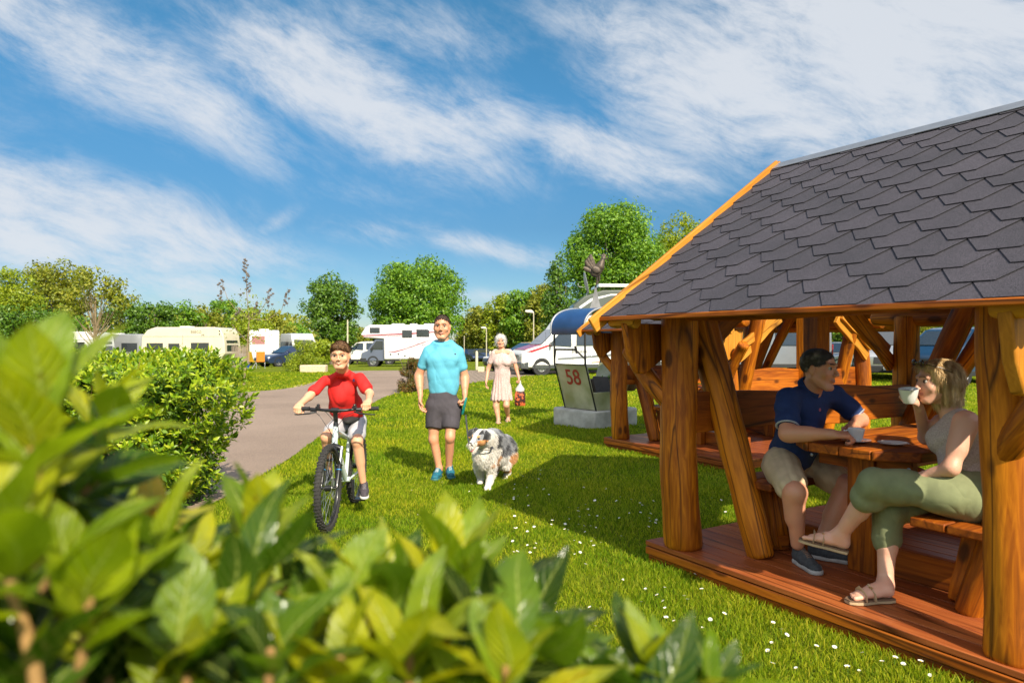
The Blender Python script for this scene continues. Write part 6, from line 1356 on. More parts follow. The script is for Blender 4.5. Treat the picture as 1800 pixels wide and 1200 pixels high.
# ================================================================ vehicles
GLASS = mat('dark_vehicle_glass', (.03, .035, .04), .08, var=.1, coat=1, spec=.8); TYRE = mat('car_tyre', (.02, .02, .02), .85, bump=.2); ALLOY = mat('alloy_rim', (.45, .45, .46), .3, .8)
BLKP = mat('black_plastic', (.02, .02, .022), .55); HLAMP = mat('headlamp_glass', (.6, .62, .65), .1, var=.3, scale=30, coat=1); PLATE = mat('number_plate', (.7, .7, .66), .4); REDL = mat('red_lamp', (.4, .02, .02), .2, coat=.8)
def paint(n, c, metal=0, rough=.3): return mat(n, c, rough, metal, var=.04, scale=2, coat=.7)
class Veh:
    def __init__(s, name, label, cat, px, Y, rz, hw=1.1, z=None, group=None):
        s.r = thing(name, label, cat, ((px-900)/F*Y, Y, gz(Y)+.02 if z is None else z), R(rz), group); s.hw = hw; s.zr = 99; s.tum = 0
    def ys(s, z): return s.hw-max(0, z-s.zr)*s.tum
    def body(s, name, poly, m, bev=.05, hw=None, seg=3):
        """closed side profile (x, z) given width, sides leaning in above zr"""
        n = len(poly); a = sum(poly[i][0]*poly[(i+1) % n][1]-poly[(i+1) % n][0]*poly[i][1] for i in range(n))
        if a < 0: poly = poly[::-1]
        y = [(s.ys(z) if hw is None else hw) for x, z in poly]; vs_ = [(p[0], -yy, p[1]) for p, yy in zip(poly, y)]+[(p[0], yy, p[1]) for p, yy in zip(poly, y)]
        fs = [tuple(range(n)), tuple(reversed(range(n, 2*n)))]+[((i+1) % n, i, n+i, n+(i+1) % n) for i in range(n)]
        return MB().add(vs_, fs).build(name, m, s.r, bev=bev, seg=seg, recalc=True)
    def side(s, name, poly, m, off=.008, th=.03, sides=(1, -1), bev=.01):
        for sd_ in sides:
            n = len(poly); vo = [(x, sd_*(s.ys(z)+off), z) for x, z in poly]; vi = [(x, sd_*(s.ys(z)+off-th), z) for x, z in poly]
            MB().add(vo+vi, [tuple(range(n)), tuple(reversed(range(n, 2*n)))]+[(i, (i+1) % n, n+(i+1) % n, n+i) for i in range(n)]).build(name, m, s.r, bev=bev, recalc=True, ang=40)
    def cross(s, name, p, q, m, w0=.85, w1=.85, off=.012, th=.03, yc=0, bev=.01):
        p, q = V((p[0], 0, p[1])), V((q[0], 0, q[1])); d = (q-p).normalized(); n = V((d.z, 0, -d.x)); a, b = s.ys(p.z)*w0, s.ys(q.z)*w1; o = n*off
        vo = [p+o+V((0, -a+yc, 0)), p+o+V((0, a+yc, 0)), q+o+V((0, b+yc, 0)), q+o+V((0, -b+yc, 0))]; vi = [x-n*th for x in vo]
        MB().add(vo+vi, [(0, 1, 2, 3), (7, 6, 5, 4), (0, 4, 5, 1), (1, 5, 6, 2), (2, 6, 7, 3), (3, 7, 4, 0)]).build(name, m, s.r, bev=bev, recalc=True)
    def wheel(s, x, r=.33, sides=(1, -1), rim=ALLOY):
        for sd_ in sides:
            y = s.hw-.10; M = Matrix.Translation((x, sd_*y, r)) @ Matrix.Rotation(R(-90*sd_), 4, 'X')
            w_ = MB().lathe([(r*.66, -.09), (r*.96, -.10), (r, -.07), (r, .07), (r*.96, .10), (r*.66, .09), (r*.62, .05)], M, 28, caps=False).build('wheel', TYRE, s.r)
            mb = MB(); mb.lathe([(r*.64, .085), (r*.58, .06), (r*.56, .02), (.001, .02)], M, 28, caps=False)
            for k in range(7): a = k*2*math.pi/7; mb.tube([M @ V((0, 0, .075)), M @ V((r*.6*math.cos(a), r*.6*math.sin(a), .07))], (r*.09, .012), 6)
            mb.lathe([(r*.16, .05), (r*.15, .09), (.001, .092)], M, 12, caps=False); mb.build('rim', rim, w_)
            a = MB(); a.lathe([(r*1.14, -.16), (r*1.14, .105), (r*.9, .106), (r*.9, -.16)], M, 24, caps=False); a.build('wheel_arch', BLKP, s.r)
    def lamps(s, x, z, yo=.8, sz=(.06, .30, .16), m=HLAMP, nm='headlight'):
        for sd_ in (1, -1): MB().box((x, sd_*s.hw*yo, z), sz, (0, .25 if x > 0 else 0, sd_*(-.35 if x > 0 else .3))).build(nm, m, s.r, bev=.03, seg=3)
    def mirror(s, x, z, m=BLKP):
        for sd_ in (1, -1): mb = MB(); mb.box((x, sd_*(s.ys(z)+.13), z), (.09, .18, .22)); mb.box((x, sd_*(s.ys(z)+.02), z-.06), (.04, .12, .05)); mb.build('wing_mirror', m, s.r, bev=.025)
def text(name, s, size, M, m, parent, depth=.002, bold=0):
    c = bpy.data.curves.new(name, 'FONT'); c.body = s; c.size = size; c.extrude = depth; c.align_x = 'CENTER'; c.align_y = 'CENTER'; c.offset = bold
    t = bpy.data.objects.new(name, c); link(t); bpy.context.view_layer.update(); me = bpy.data.meshes.new_from_object(t.evaluated_get(bpy.context.evaluated_depsgraph_get())); bpy.data.objects.remove(t)
    me.name = name; me.materials.clear(); me.materials.append(m); o = link(bpy.data.objects.new(name, me)); o.parent = parent; o.matrix_local = M; return o
def face(y, x=0, z=0, flip=False):
    """matrix that stands text on a side wall facing -y (or +y when flipped)"""
    M = Matrix.Translation((x, y, z)) @ Matrix.Rotation(R(90), 4, 'X'); return (Matrix.Translation((x, y, z)) @ Matrix.Rotation(R(180), 4, 'Z') @ Matrix.Rotation(R(90), 4, 'X')) if flip else M
CREAM = paint('cream_caravan', (.68, .60, .44)); WHITE = paint('white_camper', (.72, .71, .68)); GREYP = paint('grey_van', (.22, .23, .25), .3); NAVY = paint('navy_car', (.02, .035, .09), .3); SILV = paint('silver_car', (.45, .46, .48), .6)
def caravan(label, px, Y, rz, L=6.2, m=CREAM, wr=None, txt=False, H=2.6):
    v = Veh('caravan', label, 'caravan', px, Y, rz, 1.12, group='caravans parked on the campsite'); h = L/2
    v.body('body', [(-h, .95), (-h+.25, .45), (h-.35, .45), (h, .9), (h-.03, 1.5), (h-.12, 2.1), (h-.35, H-.06), (h-.7, H), (-h+1.0, H), (-h+.45, H-.18), (-h+.1, H-.6)], m, .05)
    v.side('trim_strip', [(-h+.2, H-.62), (h-.15, H-.62), (h-.15, H-.57), (-h+.2, H-.57)], SILV, .006)
    for x0, x1, z0, z1 in (wr or [(-h+.35, -h+1.3, 1.15, 1.72), (-.9, -.15, 1.3, 1.72), (.55, 1.75, 1.05, 1.72)]): v.side('window', [(x0, z0), (x1, z0), (x1, z1), (x0, z1)], GLASS, .012, .03, bev=.03)
    v.cross('front_window', (h+.0, 1.05), (h-.07, 1.75), GLASS, .72, .70); v.cross('rear_window', (-h+.06, 1.8), (-h-.0, 1.2), GLASS, .7, .7)
    v.wheel(-.2, .31); MB().box((-.3, 0, H+.04), (.7, .6, .09)).build('roof_vent', WHITE, v.r, bev=.02); mb = MB(); mb.box((h+.45, 0, .42), (1.3, .06, .08)); mb.box((h+.6, 0, .7), (.35, .5, .4)); mb.build('drawbar', SILV, v.r, bev=.02)
    v.side('door', [(-.0, .6), (.0+.02, .6), (.0+.02, 2.1), (-.0, 2.1)], BLKP, .004, .01)
    if txt:
        v.side('stripe', [(-h+.3, .78), (h-.4, .78), (h-.4, .86), (-h+.3, .86)], SILV, .005)
        text('lettering', 'EISECO', .22, face(-1.128, .9, H-.32), BLKP, v.r); text('lettering_small', '540', .13, face(-1.128, 1.35, H-.50), BLKP, v.r)
        for zz in (H-.25, H-.45): MB().box((h-.35, -1.13, zz), (.07, .02, .1)).build('marker_lamp', BLKP, v.r)
    return v
caravan('large cream caravan with grey windows and rounded nose behind the hedge', 337, 46, -4, 5.6, CREAM, txt=True, wr=[(-2.4, -1.3, 1.12, 1.58), (-.95, -.2, 1.12, 1.55), (.55, 1.75, 1.0, 1.60)])
caravan('white caravan roof partly hidden at the far left behind the hedge', 120, 50, 3, 5.4, WHITE, H=2.45)
caravan('low pale caravan with a sweeping blue stripe left of the cream one', 215, 54, 0, 5.8, SILV, H=2.4)
def panelvan(label, px, Y, rz, m, H=2.5, L=5.6, two=None, grp=True, hood=None, name='camper_van', cat='camper van', z=None, txt=None, low=BLKP):
    v = Veh(name, label, cat, px, Y, rz, 1.0, group='camper vans parked around the site' if grp else None, z=z); h = L/2; v.zr = 1.15; v.tum = .10
    v.body('body', [(-h, .35), (h-.12, .32), (h, .55), (h-.02, .95), (h-.25, 1.12), (h-.95, 1.32), (h-1.75, 2.05 if H > 2.2 else H-.12), (h-2.15, H-.03), (h-2.6, H), (-h+.15, H), (-h+.02, H-.2)], m, .06)
    b = [(h-.95+.02, 1.34), (h-1.72, 2.03 if H > 2.2 else H-.15)]; v.cross('windscreen', (b[0][0]-.02, b[0][1]), b[1], GLASS, .86, .84, off=.022)
    v.side('side_window', [(h-1.25, 1.3), (h-1.82, 1.86), (h-2.35, 1.86), (h-2.35, 1.25)], GLASS, .010); v.side('rear_side_window', [(h-2.6, 1.3), (h-2.6, 1.88), (-h+.5, 1.88), (-h+.5, 1.3)], GLASS, .010)
    v.body('bumper', [(h-.35, .26), (h+.03, .28), (h+.05, .56), (h-.35, .60)], low, .04, hw=1.0); v.body('sill', [(-h+.1, .28), (h-.5, .28), (h-.5, .46), (-h+.1, .46)], low, .02, hw=1.005)
    v.cross('grille', (h-.005, .62), (h-.02, .88), low, .60, .58, off=.02); v.lamps(h-.13, .90, .80, (.10, .34, .22)); v.mirror(h-1.35, 1.35, low); v.wheel(h-.95, .35); v.wheel(-h+1.0, .35)
    MB().box((h+.055, 0, .45), (.02, .52, .11)).build('number_plate', PLATE, v.r); v.lamps(-h+.0, 1.1, .92, (.04, .12, .5), REDL, 'tail_light')
    if hood: v.cross('bonnet_panel', (h-.22, 1.12), (h-.96, 1.33), hood, .86, .90, off=.010, th=.02)
    for x in (h-1.15, h-2.42): v.side('door_gap', [(x, .5), (x+.012, .5), (x+.012, 1.9), (x, 1.9)], BLKP, .003, .01)
    return v
def alcove():
    v = Veh('motorhome', 'overcab motorhome with grey cab and dark red swoosh stripes standing on the grass', 'motorhome', 713, 50, 181, 1.12); h = 3.0
    mw = paint('pale_lilac_body', (.62, .60, .64)); gc = paint('blue_grey_cab', (.14, .16, .23), .3); rd = paint('dark_red_stripe', (.30, .02, .035))
    v.body('living_body', [(-h, .55), (1.35, .50), (1.38, 1.95), (2.75, 2.02), (2.98, 2.25), (2.62, 2.80), (2.3, 2.92), (-h+.1, 2.92), (-h, 2.8)], mw, .06)
    v.body('cab', [(1.3, .40), (2.85, .40), (3.0, .62), (2.95, .95), (2.55, 1.12), (1.95, 1.98), (1.3, 1.98)], gc, .05, hw=.98)
    v.hw = .985; v.side('cab_window', [(1.45, 1.18), (2.38, 1.18), (1.92, 1.80), (1.45, 1.80)], GLASS, .008); v.cross('windscreen', (2.53, 1.16), (1.99, 1.92), GLASS, .88, .86, off=.02); v.cross('grille', (2.99, .66), (2.96, .92), BLKP, .6, .6, off=.015); v.lamps(2.84, .95, .82, (.1, .3, .2)); v.mirror(2.2, 1.25)
    v.side('cab_door_gap', [(1.42, .55), (1.44, .55), (1.44, 1.15), (1.42, 1.15)], BLKP, .004, .01); v.wheel(2.15, .35); v.body('bumper', [(2.6, .3), (3.04, .32), (3.05, .60), (2.6, .62)], BLKP, .04)
    v.hw = 1.12; v.wheel(-1.5, .35)
    for x0, x1, z0, z1 in ((1.7, 2.3, 2.38, 2.68), (-.55, .05, 2.06, 2.50), (-1.75, -.95, 2.12, 2.55), (-2.7, -2.2, 1.2, 1.7)):
        v.side('window_frame', [(x0-.05, z0-.05), (x1+.05, z0-.05), (x1+.05, z1+.05), (x0-.05, z1+.05)], BLKP, .008, bev=.04); v.side('window', [(x0, z0), (x1, z0), (x1, z1), (x0, z1)], GLASS, .020, bev=.04)
    v.side('upper_stripe', [(2.85, 2.13), (2.9, 2.20), (-.6, 2.36), (-2.9, 2.50), (-2.9, 2.44), (-.6, 2.26)], rd, .007, .02); v.side('lower_stripe', [(2.8, 2.06), (2.82, 2.09), (-.6, 2.21), (-.6, 2.18)], rd, .007, .02)
    v.side('swoosh', [(1.25, 1.02), (.6, 1.08), (-.2, 1.28), (-1.1, 1.62), (-2.2, 1.98), (-1.0, 1.52), (-.1, 1.20), (.6, 1.00)], rd, .007, .02)
    rnd = random.Random(4)
    for k in range(26):
        ln = MB(); a = rnd.uniform(0, 6.28); x, z = rnd.uniform(-1.7, .1), rnd.uniform(1.1, 1.95); l = rnd.uniform(.15, .45); ln.tube([(x, 1.124, z), (x+l*math.cos(a)*.6, 1.124, z+l*math.sin(a)*.3), (x+l*math.cos(a), 1.124, z+l*math.sin(a)*.6+.05)], (.010, .004), 4); ln.build('line_graphic', mat('grey_print', (.12, .11, .13), .5), v.r)
    for x, z in ((.9, .85), (.35, .88), (-.1, .75)): v.side('hatch', [(x-.05, z-.06), (x+.05, z-.06), (x+.05, z+.06), (x-.05, z+.06)], BLKP, .008, sides=(1,))
    for x, w_ in ((.5, .9), (-.6, .5), (-1.8, .9)): MB().box((x, 0, 2.98), (w_, .7, .09)).build('roof_hatch', WHITE, v.r, bev=.03)
alcove()
def camper2():
    v = Veh('motorhome', 'white motorhome seen from behind with a pink-curtained window and grey awning', 'motorhome', 462, 58, 112, 1.12); h = 3.0
    v.body('body', [(-h, .5), (h-1.2, .5), (h-1.2, 1.9), (h-.3, 2.0), (h-.1, 2.3), (h-.5, 2.75), (-h+.3, 2.82), (-h, 2.6)], WHITE, .08); v.body('cab', [(h-1.3, .4), (h+.2, .4), (h+.3, .9), (h-.1, 1.1), (h-.6, 1.9), (h-1.3, 1.9)], WHITE, .05, hw=.98)
    v.cross('rear_window', (-h-.0, 2.35), (-h-.0, 1.7), mat('pink_curtain_window', (.35, .16, .15), .2), .42, .42, yc=.45); v.side('side_window', [(-2.4, 1.5), (-1.4, 1.5), (-1.4, 2.1), (-2.4, 2.1)], GLASS); v.side('door', [(-1.1, .6), (-.4, .6), (-.4, 2.2), (-1.1, 2.2)], GREYP, .01); v.wheel(-1.6, .34); v.wheel(2.0, .34)
    MB().box((-1, 0, 2.88), (1.2, .8, .1)).build('roof_hatch', WHITE, v.r, bev=.03); mb = MB(); mb.add([(-2.6, 1.13, 2.45), (1.4, 1.13, 2.45), (1.4, 2.9, 2.05), (-2.6, 2.9, 2.05), (-2.6, 1.13, 2.43), (1.4, 1.13, 2.43), (1.4, 2.9, 2.03), (-2.6, 2.9, 2.03)], [(0, 1, 2, 3), (7, 6, 5, 4), (0, 4, 5, 1), (2, 6, 7, 3), (1, 5, 6, 2), (3, 7, 4, 0)]); mb.build('awning', mat('grey_awning', (.30, .31, .34), .8), v.r, recalc=True, ang=0)
camper2()
panelvan('white high-roof camper van with black bumper behind the dark saloon car', 527, 57, -58, WHITE, 2.55)
def car(label, px, Y, rz, m, est=False, grp='cars parked on the campsite', z=None, up=None, det=True):
    v = Veh('parked_car', label, 'car', px, Y, rz, .90, group=grp, z=z)
    v.body('body', [(-2.25, .35), (-2.3, .62), (-2.22, .88), (-1.6, .95), (1.0, .93), (1.9, .78), (2.22, .62), (2.28, .42), (2.15, .24), (-2.1, .24)], m, .07)
    v.zr = .9; v.tum = .42; top = [(-2.05 if est else -1.75, .90), (-1.75 if est else -1.1, 1.38), (-.7, 1.45), (.1, 1.43), (.95, .92)]
    v.body('roof', top, up or m, .05); v.hw = .88
    v.side('side_window', [(-1.45 if not est else -1.7, .97), (-1.0 if not est else -1.5, 1.32), (-.65, 1.37), (.05, 1.36), (.70, .97)], GLASS, .006, .02); v.cross('windscreen', (.90, .97), (.15, 1.40), GLASS, .86, .92, off=.016); v.cross('rear_window', top[1], (top[0][0]+.02, .95), GLASS, .9, .85, off=.016); v.hw = .90; v.zr = 9
    v.wheel(1.42, .32); v.wheel(-1.38, .32)
    if det:
        v.lamps(2.10, .64, .78, (.16, .36, .13)); v.lamps(-2.22, .78, .8, (.10, .30, .12), REDL, 'tail_light'); v.cross('grille', (2.29, .46), (2.25, .60), BLKP, .42, .40, off=.008); v.cross('air_intake', (2.26, .28), (2.29, .38), BLKP, .7, .7, off=.006)
        MB().box((2.30, 0, .42), (.02, .52, .11)).build('number_plate', PLATE, v.r); v.hw = .78; v.mirror(.62, 1.0, m); v.hw = .9; v.side('door_gap', [(-.4, .45), (-.385, .45), (-.385, .92), (-.4, .92)], BLKP, .003, .01)
    return v
car('dark blue saloon car facing the viewer on the grass before the campers', 508, 50, -128, NAVY)
rowp = [('black', (828, 84, -60, NAVY)), ('dark blue', (846, 86, -62, paint('blue_car', (.03, .06, .18)))), ('silver', (864, 88, -60, SILV)), ('white', (878, 84, -100, WHITE))]
for i, (cn, a) in enumerate(rowp): car('%s parked car in the far row, %s' % (cn, ['nearest the blue t-shirt', 'second from the blue t-shirt', 'left of the short lamp post', 'just left of the white-haired woman'][i]), *a, grp='far row of parked cars', det=False)
for i, (px, lb) in enumerate(((822, 'white caravan at the left end of the far row'), (850, 'white caravan in the middle of the far row'), (876, 'white caravan at the right end of the far row'))):
    v = Veh('caravan', lb+' behind the parked cars', 'caravan', px, 98+i, 10*i-5, 1.1, group='far row of caravans'); v.body('body', [(-1.3, .5), (1.3, .5), (1.35, 1.8), (1.1, 2.5), (-1.1, 2.5), (-1.3, 1.9)], WHITE, .06); v.side('window', [(-.8, 1.3), (.8, 1.3), (.8, 1.9), (-.8, 1.9)], GLASS); v.wheel(0, .3)
panelvan('white camper van half hidden behind the dark red-striped motorhome cab', 650, 62, 185, WHITE, 2.0)
YEL = paint('yellow_bonnet', (.62, .42, .01))
car('dark car with bright yellow bonnet and roof beside the red-striped motorhome', 930, 36, -150, paint('black_car', (.02, .022, .025)), est=True, up=YEL, grp=None)
def redvan():
    v = panelvan('white motorhome with dark red bonnet and chunky tyres parked behind the gondola seat', 1018, 32.5, 196, WHITE, 2.65, 6.2, grp=False, hood=paint('red_bonnet', (.42, .012, .02)), name='motorhome', cat='motorhome', low=paint('dark_grey_plastic', (.06, .065, .07)))
    v.side('red_stripe', [(2.9, 1.02), (1.9, 1.32), (1.7, 1.34), (1.9, 1.24), (2.6, 1.0)], paint('red_bonnet', (.42, .012, .02)), .009); v.side('grey_swoosh', [(1.4, .75), (-1.5, .95), (-3.0, 1.3), (-3.0, 1.2), (-1.4, .85), (1.4, .66)], GREYP, .009); v.side('orange_line', [(-.2, .55), (-2.8, .70), (-2.8, .66), (-.2, .51)], paint('orange_stripe', (.6, .15, .02)), .009)
    text('lettering', 'FOLDEX L', .16, face(v.ys(1.0)+.012, .35, 1.03, True), BLKP, v.r)
redvan()
def truckcamper():
    v = Veh('expedition_truck', 'tall olive-grey camper with pale roof rail and satellite dish behind the rooster', 'camper truck', 1100, 36.0, 182, 1.25, z=0); h = 3.0
    gg = paint('olive_grey_body', (.075, .085, .065), rough=.5); v.body('body', [(-h, .8), (h-.1, .8), (h, 2.6), (h-.15, 3.3), (h-.7, 3.75), (h-1.6, 4.05), (-h, 4.15)], gg, .08)
    v.body('cab', [(h-.3, .5), (h+.9, .5), (h+.95, 1.4), (h+.6, 2.4), (h-.3, 2.5)], gg, .06, hw=1.15); v.cross('windscreen', (h+.93, 1.5), (h+.64, 2.3), GLASS, .85, .85, off=.02)
    v.body('roof_rail', [(-h, 4.18), (h-1.4, 4.20), (h-1.4, 4.36), (-h, 4.34)], WHITE, .02, hw=1.28); v.side('side_arch', [(h-.4, 3.2), (h-1.0, 3.62), (h-2.0, 3.85), (-h, 3.9), (-h, 3.82), (h-2.0, 3.77), (h-1.1, 3.52), (h-.5, 3.12)], WHITE, .01); v.side('window', [(-1.8, 2.2), (-.4, 2.2), (-.4, 2.9), (-1.8, 2.9)], GLASS); v.wheel(h-.2, .5); v.wheel(-h+1.2, .5)
    d = thing('satellite_dish', 'grey satellite dish standing on the tall olive camper', 'satellite dish', v.r.location+V((-2.15, -.9, 3.75))); dm = mat('dish_grey', (.35, .36, .38), .5)
    M = Matrix.Translation((0, 0, .68)) @ Matrix.Rotation(R(78), 4, 'Y') @ Matrix.Diagonal((1.35, .9, 1, 1)); MB().lathe([(.001, -.08), (.2, -.06), (.36, -.01), (.42, .03), (.41, .04), (.35, .0), (.2, -.045), (.001, -.065)], M, 24, caps=False).build('dish', dm, d); mb = MB(); mb.tube([(0, 0, -.1), (.1, 0, .3), (.05, 0, .65)], .03, 8); mb.tube([(0, 0, .45), (-.35, 0, .5), (-.4, 0, .66)], .015, 6); mb.build('bracket', dm, d)
truckcamper()
panelvan('silver camper van facing the viewer seen between the shelter posts', 1552, 29, -112, SILV, 2.1, 5.2)
panelvan('dark blue van seen behind the head of the blonde woman', 1690, 25.5, -152, paint('deep_blue_van', (.008, .03, .07)), 2.0, 5.0)
panelvan('dark grey van with wide windows seen left of the seated man', 1350, 33, 178, GREYP, 2.2, 5.2)
car('silver grey car parked behind the head of the seated man', 1475, 34, -150, SILV, est=True)
car('pale estate car at the far left of the shelter gap', 1240, 42, 175, WHITE, est=True)
# ================================================================ gondola seat with rooster
def gondola():
    a = R(36); root = thing('gondola_cabin', 'old open ski-lift gondola cabin numbered 58 with a blue curved hood', 'gondola', (1.46, 12.58, 0), a)
    sh = mat('olive_white_enamel', (.30, .31, .15), .42, scale=2.2, col2=(.58, .56, .40), coat=.3, bump=.1, bscale=20); dk = mat('dark_metal_frame', (.03, .028, .028), .5, .3); inn = mat('dark_cabin_lining', (.06, .05, .045), .7)
    b, t, hw = .31, .55, .41; z0, z1 = .30, 1.10
    for sx in (-1, 1):
        vs_ = [(sx*b, -hw, z0), (sx*b, hw, z0), (sx*(b+.02), hw, z0+.10), (sx*t, hw, z1), (sx*t, -hw, z1), (sx*(b+.02), -hw, z0+.10)]; mb = MB(); q = [(x-sx*.035, y, z) for x, y, z in vs_]; mb.add(vs_+q, [(0, 1, 2, 5), (5, 2, 3, 4), (11, 8, 7, 6), (10, 9, 8, 11), (0, 5, 11, 6), (5, 4, 10, 11), (4, 3, 9, 10), (3, 2, 8, 9), (2, 1, 7, 8), (1, 0, 6, 7)]); mb.build('end_panel', sh, root, bev=.015, recalc=True)
        mb = MB(); mb.tube([(sx*b, -hw, z0), (sx*(t+.01), -hw-.005, z1), (sx*(t+.01), hw+.005, z1), (sx*b, hw, z0)], .014, 8); mb.build('edge_trim', dk, root)
        mb = MB(); mb.tube([(sx*.56, -hw, z1), (sx*.57, -hw, 1.68)], .018, 8); mb.tube([(sx*.56, hw, z1), (sx*.57, hw, 1.68)], .018, 8); mb.tube([(sx*.56, -hw, 1.20), (sx*.66, -hw+.15, 1.36), (sx*.66, hw-.15, 1.36), (sx*.56, hw, 1.20)], .018, 8); mb.tube([(sx*.66, -hw+.1, 1.30), (sx*.70, -hw+.1, 1.42)], .022, 8); mb.build('hood_frame', dk, root)
        MB().box((sx*.30, 0, .66), (.05, .74, .40), (0, sx*.28, 0)).build('seat_back', inn, root, bev=.01); MB().box((sx*.20, 0, .50), (.22, .74, .04)).build('seat', inn, root, bev=.01)
    MB().box((0, 0, z0+.02), (.62, .80, .04)).build('floor', inn, root)
    for sy in (-1, 1):
        mb = MB(); mb.add([(-b, sy*hw, z0), (b, sy*hw, z0), (b+.09, sy*hw, .62), (-b-.09, sy*hw, .62), (-b, sy*(hw-.03), z0), (b, sy*(hw-.03), z0), (b+.09, sy*(hw-.03), .62), (-b-.09, sy*(hw-.03), .62)], [(0, 1, 2, 3), (7, 6, 5, 4), (0, 4, 5, 1), (1, 5, 6, 2), (2, 6, 7, 3), (3, 7, 4, 0)]); mb.build('side_panel', sh, root, bev=.01, recalc=True)
        MB().box((.10, sy*(hw+.004), .46), (.05, .012, .30)).build('door_strip', dk, root)
    n = 20; vs_ = []
    for i in range(n+1):
        an = math.pi*(i/n); x = -.62*math.cos(an); z = 1.64+.46*math.sin(an)**.62
        vs_ += [(x, -hw-.03, z), (x, hw+.03, z)]
    k = len(vs_); vi = [(x*.965, y, z-.022) for x, y, z in vs_]; fs = [(2*i, 2*i+1, 2*i+3, 2*i+2) for i in range(n)]+[(k+2*i+2, k+2*i+3, k+2*i+1, k+2*i) for i in range(n)]+[(2*i+2, k+2*i+2, k+2*i, 2*i) for i in range(n)]+[(2*i+1, k+2*i+1, k+2*i+3, 2*i+3) for i in range(n)]+[(0, k, k+1, 1), (2*n+1, k+2*n+1, k+2*n, 2*n)]
    MB().add(vs_+vi, fs).build('hood', mat('blue_tinted_hood', (.02, .06, .17), .35, var=.15, scale=3, coat=.15), root, recalc=True, ang=50)
    for sy in (-1, 1): MB().tube([(vs_[2*i][0]*1.005, sy*(hw+.035), vs_[2*i][2]) for i in range(n+1)], .017, 8).build('hood_rim', mat('grey_rim', (.35, .36, .38), .4, .5), root)
    M = Matrix.Translation((-.455, -.01, .86)) @ Matrix.Rotation(R(-90), 4, 'Z') @ Matrix.Rotation(R(90), 4, 'X'); sl = math.atan2(t-b-.02, z1-z0-.1)
    M = Matrix.Translation((-(b+.02)-math.tan(sl)*(.86-z0-.1)-.004, 0, .86)) @ Matrix.Rotation(-sl, 4, 'Y') @ Matrix.Rotation(R(-90), 4, 'Z') @ Matrix.Rotation(R(90), 4, 'X'); text('number', '58', .40, M, mat('red_paint_number', (.38, .03, .02), .5), root, .002, .004)
    # conical top cap
    mb = MB(); mb.lathe([(.16, 2.07), (.13, 2.12), (.06, 2.30), (.03, 2.42), (.025, 2.5)], Matrix.Translation((.06, 0, 0)), 4); mb.build('pyramid_cap', mat('slate_grey_metal', (.16, .16, .16), .5, .4), root)
    base = thing('concrete_plinth', 'weathered white concrete block under the gondola cabin', 'concrete plinth', (1.50, 12.72, 0), a); cm = mat('whitewashed_concrete', (.42, .40, .36), .9, scale=6, col2=(.62, .60, .55), bump=.6, bscale=25)
    mb = MB(); mb.prism([(-.62, -.40), (-.5, -.56), (.5, -.56), (.66, -.42), (.66, .42), (.5, .56), (-.5, .56), (-.62, .40)], -.02, .30); mb.build('block', cm, base, bev=.03)
    # planter
    for i, (x, y, lb) in enumerate(((.06, -.60, 'woven flower basket hanging on the near side of the gondola cabin'), (.52, -.40, 'woven flower basket at the right end of the gondola cabin'))):
        p = root.matrix_basis @ V((x, y, .78)); pl = thing('flower_basket', lb, 'planter', p, a, 'baskets hung on the gondola cabin'); wk = mat('brown_wicker', (.16, .08, .045), .8, scale=60, stretch=(1, 1, .1), col2=(.28, .15, .08), bump=.8, bscale=90)
        MB().lathe([(.08, -.16), (.14, -.10), (.18, .02), (.185, .05), (.17, .05), (.15, .0), (.001, -.02)], seg=20, caps=False).build('basket', wk, pl); r = np.random.default_rng(i+5); n_ = 260; P = r.normal(size=(n_, 3))*np.array([.09, .09, .05])+np.array([0, 0, .10]); N_ = r.normal(size=(n_, 3)); N_ /= np.linalg.norm(N_, axis=1)[:, None]; v, f = leafquads(P, N_, .05, r, .5); nmesh('plant', v, f, [LM['dark']], pl, smooth=False); mb = MB(); mb.tube([(.0, 0, 0), (.02, 0, .2), (-.03, 0, .38)], .008, 6); mb.tube([(-.12, 0, .05), (-.02, .15, .3)], .006, 6); mb.build('stake', dk, pl)
    # rooster
    rr = thing('rooster_weathervane', 'dark metal rooster figure perched above the gondola hood', 'weathervane', root.matrix_basis @ V((.06, 0, 2.5))); o = rr.location; rm = mat('rusty_metal', (.05, .042, .036), .55, .5, scale=20, col2=(.13, .10, .075), bump=.4)
    S = SDF(); J = lambda x, y, d=0: np.array(W(x, y, 12.55+d))
    S.cap(J(1047, 478), J(1054, 470), .10, .085, k=.05, fwd=(0, 1, 0), q=.6); S.cap(J(1055, 468), J(1060, 456), .065, .04, k=.03); S.ell(J(1061, 453), (.04, .035, .038), k=.02); S.cap(J(1064, 454), J(1068, 457), .014, .004, k=.008)
    for q in ((1058, 449), (1061, 447), (1064, 449)): S.ell(J(*q), (.018, .01, .024), k=.008)
    S.ell(J(1062, 461), (.012, .01, .022), k=.008)
    v, f = S.mesh(.008); nmesh('body', v-np.array(o), f, [rm], rr)
    tl = MB()
    for i in range(11):
        t_ = i/10; a_ = V(J(1046+2*t_, 480-4*t_, (i % 3-1)*.02)); tip = V(J(1026+12*t_, 462-15*t_+8*(t_ < .2), (i % 3-1)*.04)); m_ = a_.lerp(tip, .55)+V((-.05+.03*t_, 0, .02)); tl.tube([a_-o, m_-o, tip-o], [(.025, .012), (.045, .012), (.018, .008)], 8, up=(0, 1, 0))
    tl.build('tail_feathers', rm, rr); wg = MB(); wg.ell(V(J(1048, 474, -.07))-o, (.085, .02, .06), rot=Euler((0, .5, 0)).to_matrix()); wg.build('wing', rm, rr)
